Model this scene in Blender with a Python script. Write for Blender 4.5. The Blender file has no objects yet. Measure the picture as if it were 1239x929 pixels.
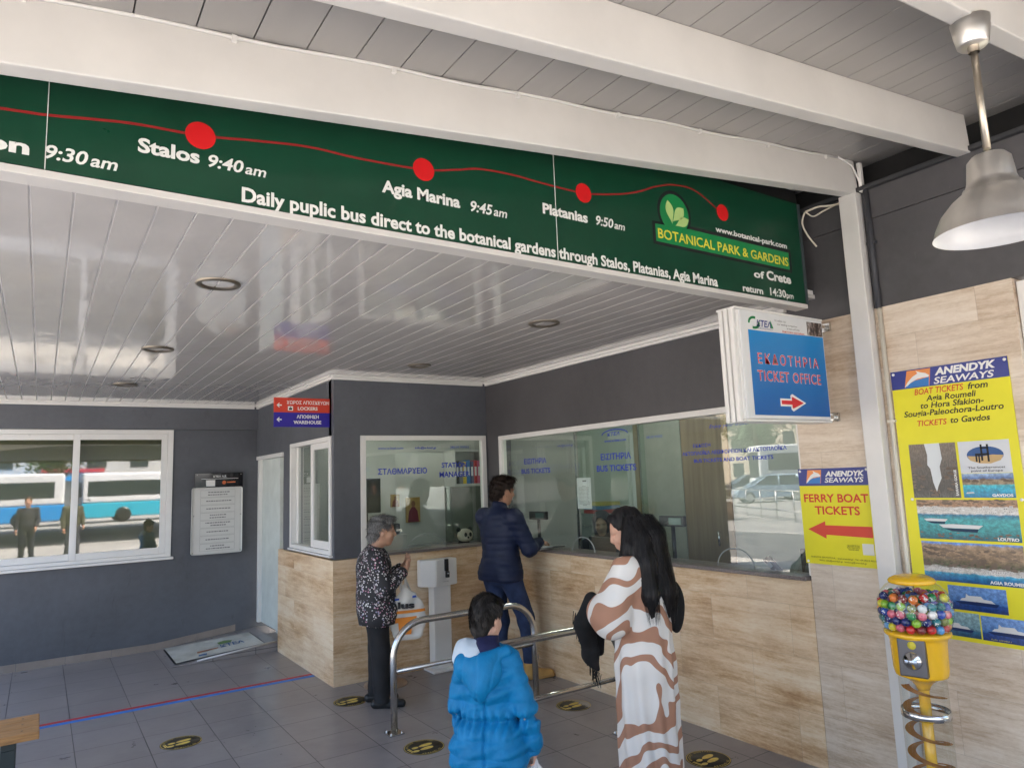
import bpy, bmesh, math, random
import numpy as np
from mathutils import Vector, Matrix, noise as mnoise
random.seed(7); np.random.seed(7)
R = math.radians
sc = bpy.context.scene
col = sc.collection

# ------------------------------------------------------------------ camera
cam_d = bpy.data.cameras.new('camera'); cam = bpy.data.objects.new('camera', cam_d); col.objects.link(cam)
cam_d.sensor_width = 36.0; cam_d.lens = 24.577; cam_d.clip_start = 0.05; cam_d.clip_end = 800
def cam_axes(yaw, pitch, roll):
    F = Vector((math.sin(yaw)*math.cos(pitch), math.cos(yaw)*math.cos(pitch), math.sin(pitch)))
    Rt = Vector((math.cos(yaw), -math.sin(yaw), 0)); U = Rt.cross(F)
    return Rt*math.cos(roll)+U*math.sin(roll), U*math.cos(roll)-Rt*math.sin(roll), F
rx, ux, fx = cam_axes(R(34.0063), R(7.6468), R(-2.21596))
cam.matrix_world = Matrix(((rx.x, ux.x, -fx.x, 0), (rx.y, ux.y, -fx.y, 0), (rx.z, ux.z, -fx.z, 1.75), (0, 0, 0, 1)))
sc.camera = cam

# ------------------------------------------------------------------ light
SUN_TO = Vector((0.48, 0.40, 0.95)).normalized()
elev = math.asin(SUN_TO.z)
world = bpy.data.worlds.new('World'); sc.world = world; world.use_nodes = True
wn = world.node_tree.nodes; wn.clear()
sky = wn.new('ShaderNodeTexSky'); sky.sky_type = 'NISHITA'; sky.sun_disc = False
sky.sun_elevation = elev; sky.sun_rotation = math.atan2(SUN_TO.x, SUN_TO.y)
sky.air_density = 1.0; sky.dust_density = 4.0; sky.ozone_density = 0.4
bg = wn.new('ShaderNodeBackground'); bg.inputs['Strength'].default_value = 0.15
wo = wn.new('ShaderNodeOutputWorld')
world.node_tree.links.new(sky.outputs[0], bg.inputs[0]); world.node_tree.links.new(bg.outputs[0], wo.inputs[0])
sun_d = bpy.data.lights.new('sun', 'SUN'); sun_d.energy = 5.0; sun_d.angle = R(0.55); sun_d.color = (1.0, 0.93, 0.83)
sun = bpy.data.objects.new('sun', sun_d); col.objects.link(sun)
sun.rotation_euler = SUN_TO.to_track_quat('Z', 'Y').to_euler()
vs = sc.view_settings
vs.view_transform = 'Standard'; vs.look = 'None'; vs.exposure = 2.68; vs.gamma = 1.0; vs.use_curve_mapping = False
sc.cycles.max_bounces = 10; sc.cycles.diffuse_bounces = 6; sc.cycles.glossy_bounces = 5; sc.cycles.transmission_bounces = 6
sc.cycles.transparent_max_bounces = 24; sc.cycles.use_denoising = True
sc.cycles.caustics_reflective = False; sc.cycles.caustics_refractive = False; sc.cycles.sample_clamp_indirect = 6

# ------------------------------------------------------------------ materials
def srgb(r, g, b):
    f = lambda c: ((c/255)/12.92 if c/255 <= 0.04045 else (((c/255)+0.055)/1.055)**2.4)
    return (f(r), f(g), f(b), 1)
class NT:
    def __init__(s, name):
        s.m = bpy.data.materials.new(name); s.m.use_nodes = True
        s.t = s.m.node_tree; s.t.nodes.clear(); s.out = s.n('ShaderNodeOutputMaterial')
    def n(s, kind, **kw):
        nd = s.t.nodes.new(kind)
        for k, v in kw.items(): setattr(nd, k, v)
        return nd
    def l(s, a, b): s.t.links.new(a, b)
    def val(s, sock, v):
        if hasattr(v, 'is_linked'): s.l(v, sock)
        else: sock.default_value = v
    def coords(s, which='Object', scale=(1, 1, 1), loc=(0, 0, 0), rot=(0, 0, 0)):
        tc = s.n('ShaderNodeTexCoord'); mp = s.n('ShaderNodeMapping')
        mp.inputs['Scale'].default_value = scale; mp.inputs['Location'].default_value = loc; mp.inputs['Rotation'].default_value = rot
        s.l(tc.outputs[which], mp.inputs['Vector']); return mp.outputs[0]
    def noise(s, vec, scale, detail=4, rough=0.55, dist=0.0, dim='3D', w=None):
        nd = s.n('ShaderNodeTexNoise'); nd.noise_dimensions = dim
        s.l(vec, nd.inputs['Vector']); nd.inputs['Scale'].default_value = scale; nd.inputs['Detail'].default_value = detail
        nd.inputs['Roughness'].default_value = rough; nd.inputs['Distortion'].default_value = dist
        if w is not None: s.l(w, nd.inputs['W'])
        return nd.outputs['Fac']
    def ramp(s, fac, stops, interp='LINEAR'):
        nd = s.n('ShaderNodeValToRGB'); nd.color_ramp.interpolation = interp
        el = nd.color_ramp.elements
        while len(el) < len(stops): el.new(0.5)
        for e, (p, c) in zip(el, stops): e.position = p; e.color = c if len(c) == 4 else (*c, 1)
        s.l(fac, nd.inputs[0]); return nd.outputs[0]
    def math(s, op, a, b=0.0, c=0.0, clamp=False):
        nd = s.n('ShaderNodeMath'); nd.operation = op; nd.use_clamp = clamp
        s.val(nd.inputs[0], a); s.val(nd.inputs[1], b); s.val(nd.inputs[2], c); return nd.outputs[0]
    def mix(s, fac, a, b, mode='MIX'):
        nd = s.n('ShaderNodeMix'); nd.data_type = 'RGBA'; nd.blend_type = mode
        s.val(nd.inputs[0], fac); s.val(nd.inputs[6], a); s.val(nd.inputs[7], b); return nd.outputs[2]
    def bump(s, h, strength=0.3, dist=0.01):
        nd = s.n('ShaderNodeBump'); nd.inputs['Strength'].default_value = strength; nd.inputs['Distance'].default_value = dist
        s.l(h, nd.inputs['Height']); return nd.outputs[0]
    def bsdf(s, color, rough=0.5, metal=0.0, normal=None, **kw):
        b = s.n('ShaderNodeBsdfPrincipled')
        s.val(b.inputs['Base Color'], color); s.val(b.inputs['Roughness'], rough); s.val(b.inputs['Metallic'], metal)
        if normal is not None: s.l(normal, b.inputs['Normal'])
        for k, v in kw.items(): s.val(b.inputs[k], v)
        s.l(b.outputs[0], s.out.inputs[0]); return b
MATS = {}
def pbr(name, c, rough=0.5, metal=0.0, var=0.08, vscale=6.0, bump=0.0, bscale=60.0, bdist=0.004, stretch=(1, 1, 1), **kw):
    """plain material with cloudy colour variation, uneven gloss and an optional bump"""
    if name in MATS: return MATS[name]
    t = NT(name); c = c if len(c) == 4 else (*c, 1)
    v = t.coords('Object', stretch); f = t.noise(v, vscale, 5, 0.6)
    lo = tuple(x*(1-var) for x in c[:3])+(1,); hi = tuple(min(1, x*(1+var)) for x in c[:3])+(1,)
    colr = t.ramp(f, [(0.3, lo), (0.7, hi)])
    nrm = t.bump(t.noise(v, bscale, 3), bump, bdist) if bump else None
    rg = t.math('MULTIPLY_ADD', t.noise(v, vscale*2.3, 3), rough*0.35, rough*0.82)
    if rough > .38 and not metal: kw.setdefault('Specular IOR Level', .28)
    t.bsdf(colr, rg, metal, nrm, **kw); MATS[name] = t.m; return t.m

def mat_travertine(name, tones):
    """honed travertine tiles: long broken veins, cloudy patches, small pits, thin joints"""
    t = NT(name); uv = t.coords('UV')
    br = t.n('ShaderNodeTexBrick'); br.offset = 0.5; br.squash = 1.0
    t.l(uv, br.inputs['Vector'])
    for k, v in (('Scale', 1.0), ('Mortar Size', 0.0012), ('Mortar Smooth', 0.2), ('Bias', 0.0), ('Brick Width', 0.615), ('Row Height', 0.305)):
        br.inputs[k].default_value = v
    br.inputs['Color1'].default_value = (0, 0, 0, 1); br.inputs['Color2'].default_value = (1, 1, 1, 1); br.inputs['Mortar'].default_value = (.5, .5, .5, 1)
    w = t.math('MULTIPLY', br.outputs['Color'], 0.45)
    def mp(sx, sy, rot=0.0):
        m_ = t.n('ShaderNodeMapping'); m_.inputs['Scale'].default_value = (sx, sy, 1); m_.inputs['Rotation'].default_value = (0, 0, rot); t.l(uv, m_.inputs['Vector']); return m_.outputs[0]
    a = t.noise(mp(.50, 3.9, .05), 1.3, 10, 0.66, 0.45, '4D', w)
    b = t.noise(mp(2.0, 23.0, .02), 1.3, 10, 0.78, 0.25, '4D', w)
    cl = t.noise(mp(2.0, 3.4), 1.2, 8, 0.7, 0.0, '4D', w)
    sp = t.noise(mp(30, 75), 1.0, 4, 0.75)
    f = t.math('ADD', t.math('MULTIPLY', a, 0.42), t.math('MULTIPLY', b, 0.36))
    f = t.math('ADD', f, t.math('MULTIPLY_ADD', cl, 0.22, t.math('MULTIPLY_ADD', sp, 0.12, -0.06)))
    f = t.math('ADD', f, t.math('MULTIPLY_ADD', br.outputs['Color'], 0.05, -0.025))
    base = t.ramp(f, [(0.375, tones[0]), (0.445, tones[1]), (0.505, tones[2]), (0.57, tones[3])])
    crm = t.noise(mp(.5, .9), 1.6, 5, 0.6)
    base = t.mix(t.ramp(crm, [(.42, (0, 0, 0)), (.62, (.34, .34, .34))]), base, (tones[3][0]*1.05, tones[3][1]*1.06, tones[3][2]*1.08, 1))
    pit = t.ramp(t.noise(mp(22, 70), 1.5, 4, 0.75), [(0.63, (0, 0, 0)), (0.72, (1, 1, 1))])
    base = t.mix(t.math('MULTIPLY', pit, 0.55), base, (tones[0][0]*.7, tones[0][1]*.7, tones[0][2]*.7, 1))
    base = t.mix(t.math('MULTIPLY', br.outputs['Fac'], 0.40), base, (0.20, 0.15, 0.11, 1))
    hgt = t.math('SUBTRACT', t.math('MULTIPLY', b, 0.3), t.math('ADD', br.outputs['Fac'], t.math('MULTIPLY', pit, 0.8)))
    t.bsdf(base, t.math('MULTIPLY_ADD', b, 0.3, 0.26), 0, t.bump(hgt, 0.25, 0.002)); return t.m
TRAV = mat_travertine('travertine_warm', [(.30, .145, .060), (.53, .325, .165), (.70, .51, .315), (.80, .66, .485)])
TRAVG = mat_travertine('travertine_grey', [(.28, .18, .11), (.46, .345, .24), (.60, .495, .385), (.70, .615, .52)])

def mat_floor():
    t = NT('floor_tile'); uv = t.coords('UV', loc=(-0.27, -0.465, 0))
    br = t.n('ShaderNodeTexBrick'); br.offset = 0.0; br.squash = 1.0; t.l(uv, br.inputs['Vector'])
    for k, v in (('Scale', 1.0), ('Mortar Size', 0.0030), ('Mortar Smooth', 0.1), ('Bias', 0.0), ('Brick Width', 0.427), ('Row Height', 0.4225)):
        br.inputs[k].default_value = v
    br.inputs['Color1'].default_value = (0, 0, 0, 1); br.inputs['Color2'].default_value = (1, 1, 1, 1); br.inputs['Mortar'].default_value = (.5, .5, .5, 1)
    w = t.math('MULTIPLY', br.outputs['Color'], 7.0)
    cl = t.noise(uv, 4.0, 6, 0.65, 0.4, '4D', w)
    mp = t.n('ShaderNodeMapping'); mp.inputs['Scale'].default_value = (6, 24, 1); t.l(uv, mp.inputs['Vector'])
    st = t.noise(mp.outputs[0], 1.5, 5, 0.7, 0.2, '4D', w)
    f = t.math('ADD', t.math('MULTIPLY', cl, 0.65), t.math('MULTIPLY', st, 0.35))
    c = t.ramp(f, [(0.3, (.185, .168, .168)), (0.5, (.235, .215, .214)), (0.7, (.29, .268, .264))])
    big = t.noise(uv, 0.9, 4, 0.6)
    c = t.mix(t.ramp(big, [(.45, (0, 0, 0)), (.7, (.35, .35, .35))]), c, (.37, .34, .315, 1))
    c = t.mix(t.math('MULTIPLY_ADD', br.outputs['Color'], 0.16, 0.0), c, (.40, .37, .37, 1))
    dirt = t.ramp(t.noise(uv, 2.3, 7, .7, .8), [(.45, (0, 0, 0)), (.80, (1, 1, 1))])
    c = t.mix(t.math('MULTIPLY', dirt, .22), c, (.13, .115, .105, 1))
    c = t.mix(br.outputs['Fac'], c, (.045, .042, .045, 1))
    sp = t.ramp(t.noise(uv, 55, 2, 0.5), [(0.72, (0, 0, 0)), (0.78, (1, 1, 1))])
    c = t.mix(t.math('MULTIPLY', sp, 0.08), c, (.33, .31, .29, 1))
    rg = t.math('MULTIPLY_ADD', cl, 0.10, 0.24)
    h = t.math('SUBTRACT', t.math('MULTIPLY', st, 0.05), br.outputs['Fac'])
    t.bsdf(c, rg, 0, t.bump(h, 0.35, 0.002)); return t.m
FLOOR = mat_floor()

def mat_glass(name, tint, base, gain, rough=0.0):
    t = NT(name); fr = t.n('ShaderNodeFresnel'); fr.inputs['IOR'].default_value = 1.5
    v = t.coords('Object'); nb = t.bump(t.noise(v, 1.6, 2), 0.012, 0.02)
    ge = t.n('ShaderNodeNewGeometry')
    fac = t.math('MULTIPLY', t.math('MULTIPLY_ADD', fr.outputs[0], gain, base, clamp=True), t.math('SUBTRACT', 1.0, ge.outputs['Backfacing']))
    tr = t.n('ShaderNodeBsdfTransparent'); tr.inputs[0].default_value = (*tint, 1)
    gl = t.n('ShaderNodeBsdfGlossy'); gl.inputs['Roughness'].default_value = rough; t.l(nb, gl.inputs['Normal'])
    mx = t.n('ShaderNodeMixShader'); t.l(fac, mx.inputs[0]); t.l(tr.outputs[0], mx.inputs[1]); t.l(gl.outputs[0], mx.inputs[2])
    t.l(mx.outputs[0], t.out.inputs[0]); return t.m
GLASS = mat_glass('window_glass', (.93, .972, .95), 0.05, 1.6)
GLASSB = mat_glass('tinted_glass', (.74, .75, .68), 0.15, 1.5, 0.018)
ACRYL = mat_glass('clear_acrylic', (.95, .96, .95), 0.01, 1.1)
TUBE = mat_glass('clear_tube', (.93, .93, .90), 0.015, 1.0, 0.05)

def mat_slats():
    t = NT('white_slats'); v = t.coords('Object'); 
    f = t.noise(v, 2.5, 4); c = t.ramp(f, [(.3, (.54, .522, .508)), (.7, (.61, .59, .575))])
    mp = t.coords('Object', (1.0, 0.35, 1)); h = t.noise(mp, 5.5, 3, 0.5, 0.6)
    rg = t.math('MULTIPLY_ADD', t.noise(v, 9, 4), 0.08, 0.03)
    t.bsdf(c, rg, 0, t.bump(h, 0.16, 0.03), **{'Coat Weight': 0.6, 'Coat Roughness': 0.03}); return t.m
SLATS = mat_slats()
WHITE = pbr('white_paint', (.62, .605, .585), .34, 0, .05, 3.5, .10, 30, .003)
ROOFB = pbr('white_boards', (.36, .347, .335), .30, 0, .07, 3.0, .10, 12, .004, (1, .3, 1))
PVC = pbr('white_plastic_frame', (.72, .71, .69), .30, 0, .03, 5)
def mat_plaster(name, c):
    t = NT(name); v = t.coords('Object'); big = t.noise(v, .9, 6, .62); fine = t.noise(v, 14, 5, .7)
    f = t.math('ADD', t.math('MULTIPLY', big, .7), t.math('MULTIPLY', fine, .3))
    base = t.ramp(f, [(.36, tuple(x*.78 for x in c)), (.5, c), (.64, tuple(x*1.22 for x in c))])
    scf = t.ramp(t.noise(t.coords('Object', (9, 9, 1.6)), 3.0, 6, .75, .6), [(.66, (0, 0, 0)), (.74, (1, 1, 1))])
    base = t.mix(t.math('MULTIPLY', scf, .45), base, (.22, .22, .23, 1))
    drk = t.ramp(t.noise(t.coords('Object', (3, 3, 1)), 2.0, 7, .7, 1.0), [(.62, (0, 0, 0)), (.70, (1, 1, 1))])
    base = t.mix(t.math('MULTIPLY', drk, .40), base, (.05, .05, .055, 1))
    t.bsdf(base, t.math('MULTIPLY_ADD', fine, .3, .34), 0, t.bump(t.noise(v, 90, 3), .15, .002)); return t.m
GREY = mat_plaster('dark_grey_plaster', (.090, .096, .112))
GREYW = mat_plaster('warm_grey_plaster', (.078, .075, .080))
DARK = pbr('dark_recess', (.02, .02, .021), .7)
STEEL = pbr('brushed_steel', (.58, .575, .56), .22, 1.0, .06, 14, .05, 90, .002)
CHROME = pbr('chrome', (.75, .75, .75), .10, 1.0, .03)
ALU = pbr('brushed_aluminium', (.80, .77, .73), .42, 1.0, .08, 8, .08, 70, .002, (1, 1, .12))
BLACK = pbr('black_plastic', (.018, .018, .020), .35)
GRANITE = pbr('granite', (.17, .14, .13), .30, 0, .5, 130, 0)
BASEB = pbr('baseboard_tile', (.27, .225, .195), .40, 0, .12, 5)
def flat(name, c, rough=.4, var=.03, **kw): return pbr(name, c, rough, 0, var, 7, **kw)
LETTER = flat('white_lettering', (.74, .74, .72), .45)
BLUEINK = flat('blue_lettering', (.02, .045, .42), .4)
INK = flat('black_print', (.02, .02, .022), .5)
YEL = flat('sign_yellow', (.72, .66, .03), .42)
NAVY = flat('sign_navy', (.022, .035, .22), .38)
RED = flat('sign_red', (.58, .055, .03), .4)
GREEN = flat('banner_green', (.006, .050, .026), .30, .10)

# ------------------------------------------------------------------ mesh building
class MB:
    def __init__(s): s.bm = bmesh.new()
    def box(s, x0, x1, y0, y1, z0, z1, bev=0.0, seg=2, M=None):
        b = bmesh.new(); bmesh.ops.create_cube(b, size=1)
        for v in b.verts: v.co = Vector(((x0+x1)/2+v.co.x*(x1-x0), (y0+y1)/2+v.co.y*(y1-y0), (z0+z1)/2+v.co.z*(z1-z0)))
        if bev: bmesh.ops.bevel(b, geom=b.edges[:], offset=bev, segments=seg, affect='EDGES', profile=0.6)
        if M is not None: bmesh.ops.transform(b, matrix=M, verts=b.verts)
        s.join(b); return s
    def join(s, b):
        vm = [s.bm.verts.new(v.co) for v in b.verts]
        b.verts.index_update()
        for f in b.faces:
            try:
                nf = s.bm.faces.new([vm[v.index] for v in f.verts]); nf.smooth = f.smooth
            except ValueError: pass
        b.free()
    def raw(s, V, F, smooth=False):
        vm = [s.bm.verts.new(v) for v in V]
        for f in F:
            try: s.bm.faces.new([vm[i] for i in f]).smooth = smooth
            except ValueError: pass
        return s
    def quad(s, a, b, c, d): return s.raw([a, b, c, d], [(0, 1, 2, 3)])
    def tube(s, pts, r, seg=10, closed=False, caps=True):
        pts = [Vector(p) for p in pts]; n = len(pts); rr = r if hasattr(r, '__len__') else [r]*n
        rings = []; ref = None
        for i, p in enumerate(pts):
            a = pts[(i-1) % n] if (closed or i) else p; c = pts[(i+1) % n] if (closed or i < n-1) else p
            t = (c-a).normalized()
            if ref is None:
                ref = t.orthogonal().normalized()
            ref = (ref-t*ref.dot(t))
            ref = ref.normalized() if ref.length > 1e-6 else t.orthogonal().normalized()
            bn = t.cross(ref)
            rings.append([s.bm.verts.new(p+(ref*math.cos(2*math.pi*k/seg)+bn*math.sin(2*math.pi*k/seg))*rr[i]) for k in range(seg)])
        for i in range(n if closed else n-1):
            A, B = rings[i], rings[(i+1) % n]
            for k in range(seg):
                s.bm.faces.new((A[k], A[(k+1) % seg], B[(k+1) % seg], B[k])).smooth = True
        if caps and not closed:
            s.bm.faces.new(rings[0][::-1]); s.bm.faces.new(rings[-1])
        return s
    def lathe(s, prof, c=(0, 0, 0), seg=32, M=None, smooth=True):
        c = Vector(c); rings = []
        for r, z in prof:
            if r < 1e-5: rings.append([s.bm.verts.new(c+Vector((0, 0, z)))])
            else: rings.append([s.bm.verts.new(c+Vector((r*math.cos(2*math.pi*k/seg), r*math.sin(2*math.pi*k/seg), z))) for k in range(seg)])
        for A, B in zip(rings, rings[1:]):
            for k in range(seg):
                k2 = (k+1) % seg
                vs_ = [A[k % len(A)], A[k2 % len(A)], B[k2 % len(B)], B[k % len(B)]]
                u = []
                for v in vs_:
                    if v not in u: u.append(v)
                if len(u) > 2:
                    try: s.bm.faces.new(u).smooth = smooth
                    except ValueError: pass
        if M is not None:
            vv = [v for r_ in rings for v in r_]; bmesh.ops.transform(s.bm, matrix=M, verts=vv)
        return s
    def sphere(s, c, r, seg=16, sc=(1, 1, 1)):
        n = seg//2; prof = [(r*math.sin(math.pi*i/n), -r*math.cos(math.pi*i/n)) for i in range(n+1)]
        prof[0] = (0, -r); prof[-1] = (0, r)
        M = Matrix.Translation(Vector(c)) @ Matrix.Diagonal((*sc, 1)); return s.lathe(prof, (0, 0, 0), seg, M)
    def prism(s, poly, o, a, b, depth):
        """poly in the plane o + x*a + y*b, thickened by depth along a x b"""
        o, a, b = Vector(o), Vector(a), Vector(b); n = a.cross(b).normalized()*depth
        P = [o+a*x+b*y for x, y in poly]; k = len(P)
        F = [s.bm.verts.new(p+n) for p in P]; B = [s.bm.verts.new(p) for p in P]
        s.bm.faces.new(F); s.bm.faces.new(B[::-1])
        for i in range(k): s.bm.faces.new((B[i], B[(i+1) % k], F[(i+1) % k], F[i]))
        return s
    def text(s, body, o, a, b, width, cap, shear=0.0, bold=0.0, align='L', space=1.0):
        """lettering with its baseline starting at o, running along a, cap height cap along b"""
        V, F, x0, x1 = text_mesh(body, shear, bold, space)
        o, a, b = Vector(o), Vector(a), Vector(b); n = a.cross(b).normalized()
        k = width/(x1-x0) if width else cap/0.727; ky = cap/0.727
        sh = 0 if align == 'L' else (-(x1-x0)*k/2 if align == 'C' else -(x1-x0)*k)
        P = [o+a*((x-x0)*k+sh)+b*(y*ky)+n*0.0006 for x, y in V]
        return s.raw(P, F)
    def build(s, name, mat, parent=None, smooth=None):
        bm = s.bm
        bmesh.ops.recalc_face_normals(bm, faces=bm.faces[:])
        uvl = bm.loops.layers.uv.new('UVMap')
        for f in bm.faces:
            n = f.normal; ax, ay, az = abs(n.x), abs(n.y), abs(n.z)
            for lp in f.loops:
                p = lp.vert.co
                lp[uvl].uv = (p.y, p.z) if ax >= ay and ax >= az else ((p.x, p.z) if ay >= az else (p.x, p.y))
            if smooth is not None: f.smooth = smooth
        off = root_off(parent)
        if off.length > 0: bmesh.ops.translate(bm, verts=bm.verts, vec=-off)
        me = bpy.data.meshes.new(name); bm.to_mesh(me); bm.free()
        for m in (mat if isinstance(mat, (list, tuple)) else [mat]): me.materials.append(m)
        o = bpy.data.objects.new(name, me); col.objects.link(o)
        if parent is not None: o.parent = parent
        return o
def root_off(p):
    v = Vector((0, 0, 0))
    while p is not None: v += p.location; p = p.parent
    return v
_TC = {}
def text_mesh(body, shear, bold, space=1.0):
    key = (body, shear, bold, space)
    if key in _TC: return _TC[key]
    cu = bpy.data.curves.new('lettering_curve', 'FONT'); cu.body = body; cu.size = 1.0; cu.shear = shear; cu.offset = bold; cu.space_character = space; cu.resolution_u = 3
    ob = bpy.data.objects.new('lettering_curve', cu); col.objects.link(ob)
    dg = bpy.context.evaluated_depsgraph_get(); dg.update()
    ev = ob.evaluated_get(dg); me = ev.to_mesh()
    V = [(v.co.x, v.co.y) for v in me.vertices]; F = [tuple(p.vertices) for p in me.polygons]
    ev.to_mesh_clear(); bpy.data.objects.remove(ob); bpy.data.curves.remove(cu)
    xs = [v[0] for v in V] or [0, 1]
    _TC[key] = (V, F, min(xs), max(xs)); return _TC[key]
def tag(o, label=None, cat=None, group=None, kind=None):
    if label: o['label'] = label
    if cat: o['category'] = cat
    if group: o['group'] = group
    if kind: o['kind'] = kind
    return o
def thing(name, label, cat, loc=(0, 0, 0), group=None):
    o = bpy.data.objects.new(name, None); col.objects.link(o); o.location = loc; o.empty_display_size = 0.1
    return tag(o, label, cat, group)
def copy_tree(o, parent=None):
    c = o.copy(); col.objects.link(c); c.parent = parent
    for ch in list(o.children): copy_tree(ch, c)
    return c
XX, YY, ZZ = Vector((1, 0, 0)), Vector((0, 1, 0)), Vector((0, 0, 1))
NY = -YY                                  # reading direction on walls that face -X
XA, YB, XL, YC, ZC = 3.863, 6.233, 2.209, 9.0, 2.76     # ticket wall, booth front, booth side, far wall, ceiling
# ================================================================== setting
# station floor, kerb, forecourt
m = MB(); m.box(-1.6, 8.2, -.6, 16, -0.13, 0.0); fl = m.build('floor', FLOOR); tag(fl, kind='structure')
PAVE = pbr('pale_paving', (.54, .51, .465), .7, 0, .12, 1.5, .1, 40)
m = MB(); m.box(-4.0, -1.604, -6.5, 16, -0.13, -.002); m.box(-9.0, -4.004, -6.5, 3.0, -.13, -.002); m.box(-1.604, 8.2, -6.5, -.604, -.13, -.002); tag(m.build('pavement', PAVE), kind='structure')
ROADM = pbr('grey_asphalt', (.15, .148, .145), .8, 0, .2, 1.2, .2, 60)
m = MB(); m.box(-9.0, -4.004, 3.004, 16, -0.13, -.004); tag(m.build('road', ROADM), kind='structure')
KERB = pbr('kerb_concrete', (.42, .40, .37), .7, 0, .12, 3)
m = MB(); m.box(-9.32, -9.004, -6.9, 16, -0.13, -0.01, .015); m.box(-9.3, 8.2, -6.9, -6.504, -0.13, -0.012, .015)
tag(m.build('kerb', KERB), kind='structure')
t = NT('forecourt_concrete'); v = t.coords('Object')
c = t.ramp(t.noise(v, .25, 7, .6), [(.3, (.24, .235, .225)), (.7, (.36, .35, .33))])
c = t.mix(t.ramp(t.noise(v, 8, 4), [(.5, (0, 0, 0)), (.8, (.3, .3, .3))]), c, (.2, .19, .18, 1)); t.bsdf(c, .85)
m = MB(); m.box(-200, 200, -200, 200, -0.5, -0.131); tag(m.build('ground', t.m), kind='structure')

# ---------------------------------------------------------------- ticket wall (runs along Y, faces -X)
tw = thing('ticket_wall', 'long wall with travertine lower half, dark grey upper half and the wide bus ticket window', 'wall', (XA, 4, 0))
m = MB()
m.box(XA, XA+.14, 2.60, 6.0, 2.178, 3.128); m.box(XA, XA+.14, 6.0, 6.40, 1.072, 3.128)
m.box(XA, XA+.14, -1.5, 2.60, 2.618, 3.128)
m.box(XA, XA+.14, 2.60, 6.0, 3.128, 3.30); m.box(XA-.006, XA+.14, -1.5, 2.60, 3.131, 3.30)
pl = m.build('plaster', GREYW, tw)
m = MB(); m.box(XA-.035, XA+.20, -1.5, 2.60, 3.302, 3.325); m.build('coping', pbr('dark_coping', (.045, .046, .05), .5), tw)
m = MB(); m.box(XA, XA+.14, 2.604, 6.38, 0.0, 1.070); m.build('counter_cladding', TRAV, tw)
m = MB()
m.box(XA, XA+.14, 1.372, 2.601, 0, 2.616)
m.box(XA+.001, XA+.14, -1.5, 0.30, 0, 2.616)
m.build('cladding', TRAVG, tw)
m = MB(); m.box(XA-.045, XA+.20, 2.612, 6.215, 1.073, 1.098, .004); m.build('ledge', GRANITE, tw)
# ticket window
m = MB()
m.box(XA-.012, XA+.05, 2.605, 6.0, 2.132, 2.176, .004); m.box(XA-.012, XA+.05, 5.945, 5.9995, 1.10, 2.131, .004)
m.box(XA+.01, XA+.04, 2.606, 2.618, 1.10, 2.131)
wf = m.build('ticket_window', PVC, tw)
m = MB(); m.box(XA+.014, XA+.020, 2.619, 5.944, 1.10, 2.131); m.build('pane', GLASS, wf)
m = MB(); x = XA+.0137
def wtext(m, s, y0, y1, z, cap, **k): m.text(s, (x, y0, z), NY, ZZ, abs(y1-y0), cap, **k)
wtext(m, 'ΕΙΣΙΤΗΡΙΑ', 5.587, 5.23, 1.878, .047, bold=.022); wtext(m, 'BUS TICKETS', 5.639, 5.175, 1.788, .045, bold=.022)
wtext(m, 'ΕΙΣΙΤΗΡΙΑ', 4.464, 4.103, 1.869, .05, bold=.022); wtext(m, 'BUS TICKETS', 4.522, 4.051, 1.776, .05, bold=.022)
wtext(m, 'ΑΚΤΟΠΛΟΪΚΑ ΛΕΩΦΟΡΕΙΩΝ ΚΑΙ ΑΚΤΟΠΛΟΪΚΑ', 3.563, 2.697, 1.862, .024, bold=.022)
wtext(m, 'BUS TICKETS AND BOAT TICKETS', 3.458, 2.80, 1.808, .025, bold=.022); wtext(m, 'ΕΚΔΟΣΗ', 3.456, 3.30, 1.915, .024, bold=.01)
wtext(m, 'www.e-ktel.com', 4.41, 4.147, 2.012, .022, bold=.022); wtext(m, 'info@e-ktel.gr', 5.05, 4.82, 2.012, .018)
wtext(m, '28210 93052', 3.92, 3.75, 2.012, .018); wtext(m, 'Enjoy your travel', 3.298, 2.962, 2.042, .024, shear=.3)
wtext(m, 'ΚΤΕΛ', 4.37, 4.22, 2.062, .028, bold=.02, shear=.25)
m.prism([(.16*math.cos(a)*1.0, .045*math.sin(a)) for a in [i*math.pi/12 for i in range(13)]] + [(.15*math.cos(a), .036*math.sin(a)) for a in [i*math.pi/12 for i in range(12, -1, -1)]], (x, 4.28, 2.07), NY, ZZ, .0004)
m.build('lettering', BLUEINK, wf)
m = MB()
for yc in (3.16, 4.75):
    m.tube([(XA+.011, yc+.15*math.cos(a), 1.102+.125*math.sin(a)) for a in [i*math.pi/16 for i in range(17)]], .004, 6)
m.build('speaking_hatch', pbr('hatch_edge', (.30, .33, .33), .3), wf)
# glazed door at the right end
m = MB()
for a, b, z0, z1 in ((1.30, 1.368, 0, 2.6), (.302, .37, 0, 2.6)): m.box(XA+.03, XA+.10, a, b, z0, z1, .004)
m.box(XA+.03, XA+.10, .371, 1.299, 2.53, 2.6, .004); m.box(XA+.03, XA+.10, .371, 1.299, 0, .08, .004)
dr = m.build('glazed_door', PVC, tw)
m = MB(); m.box(XA+.06, XA+.068, .371, 1.299, .081, 2.529); m.build('pane', GLASSB, dr)

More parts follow.
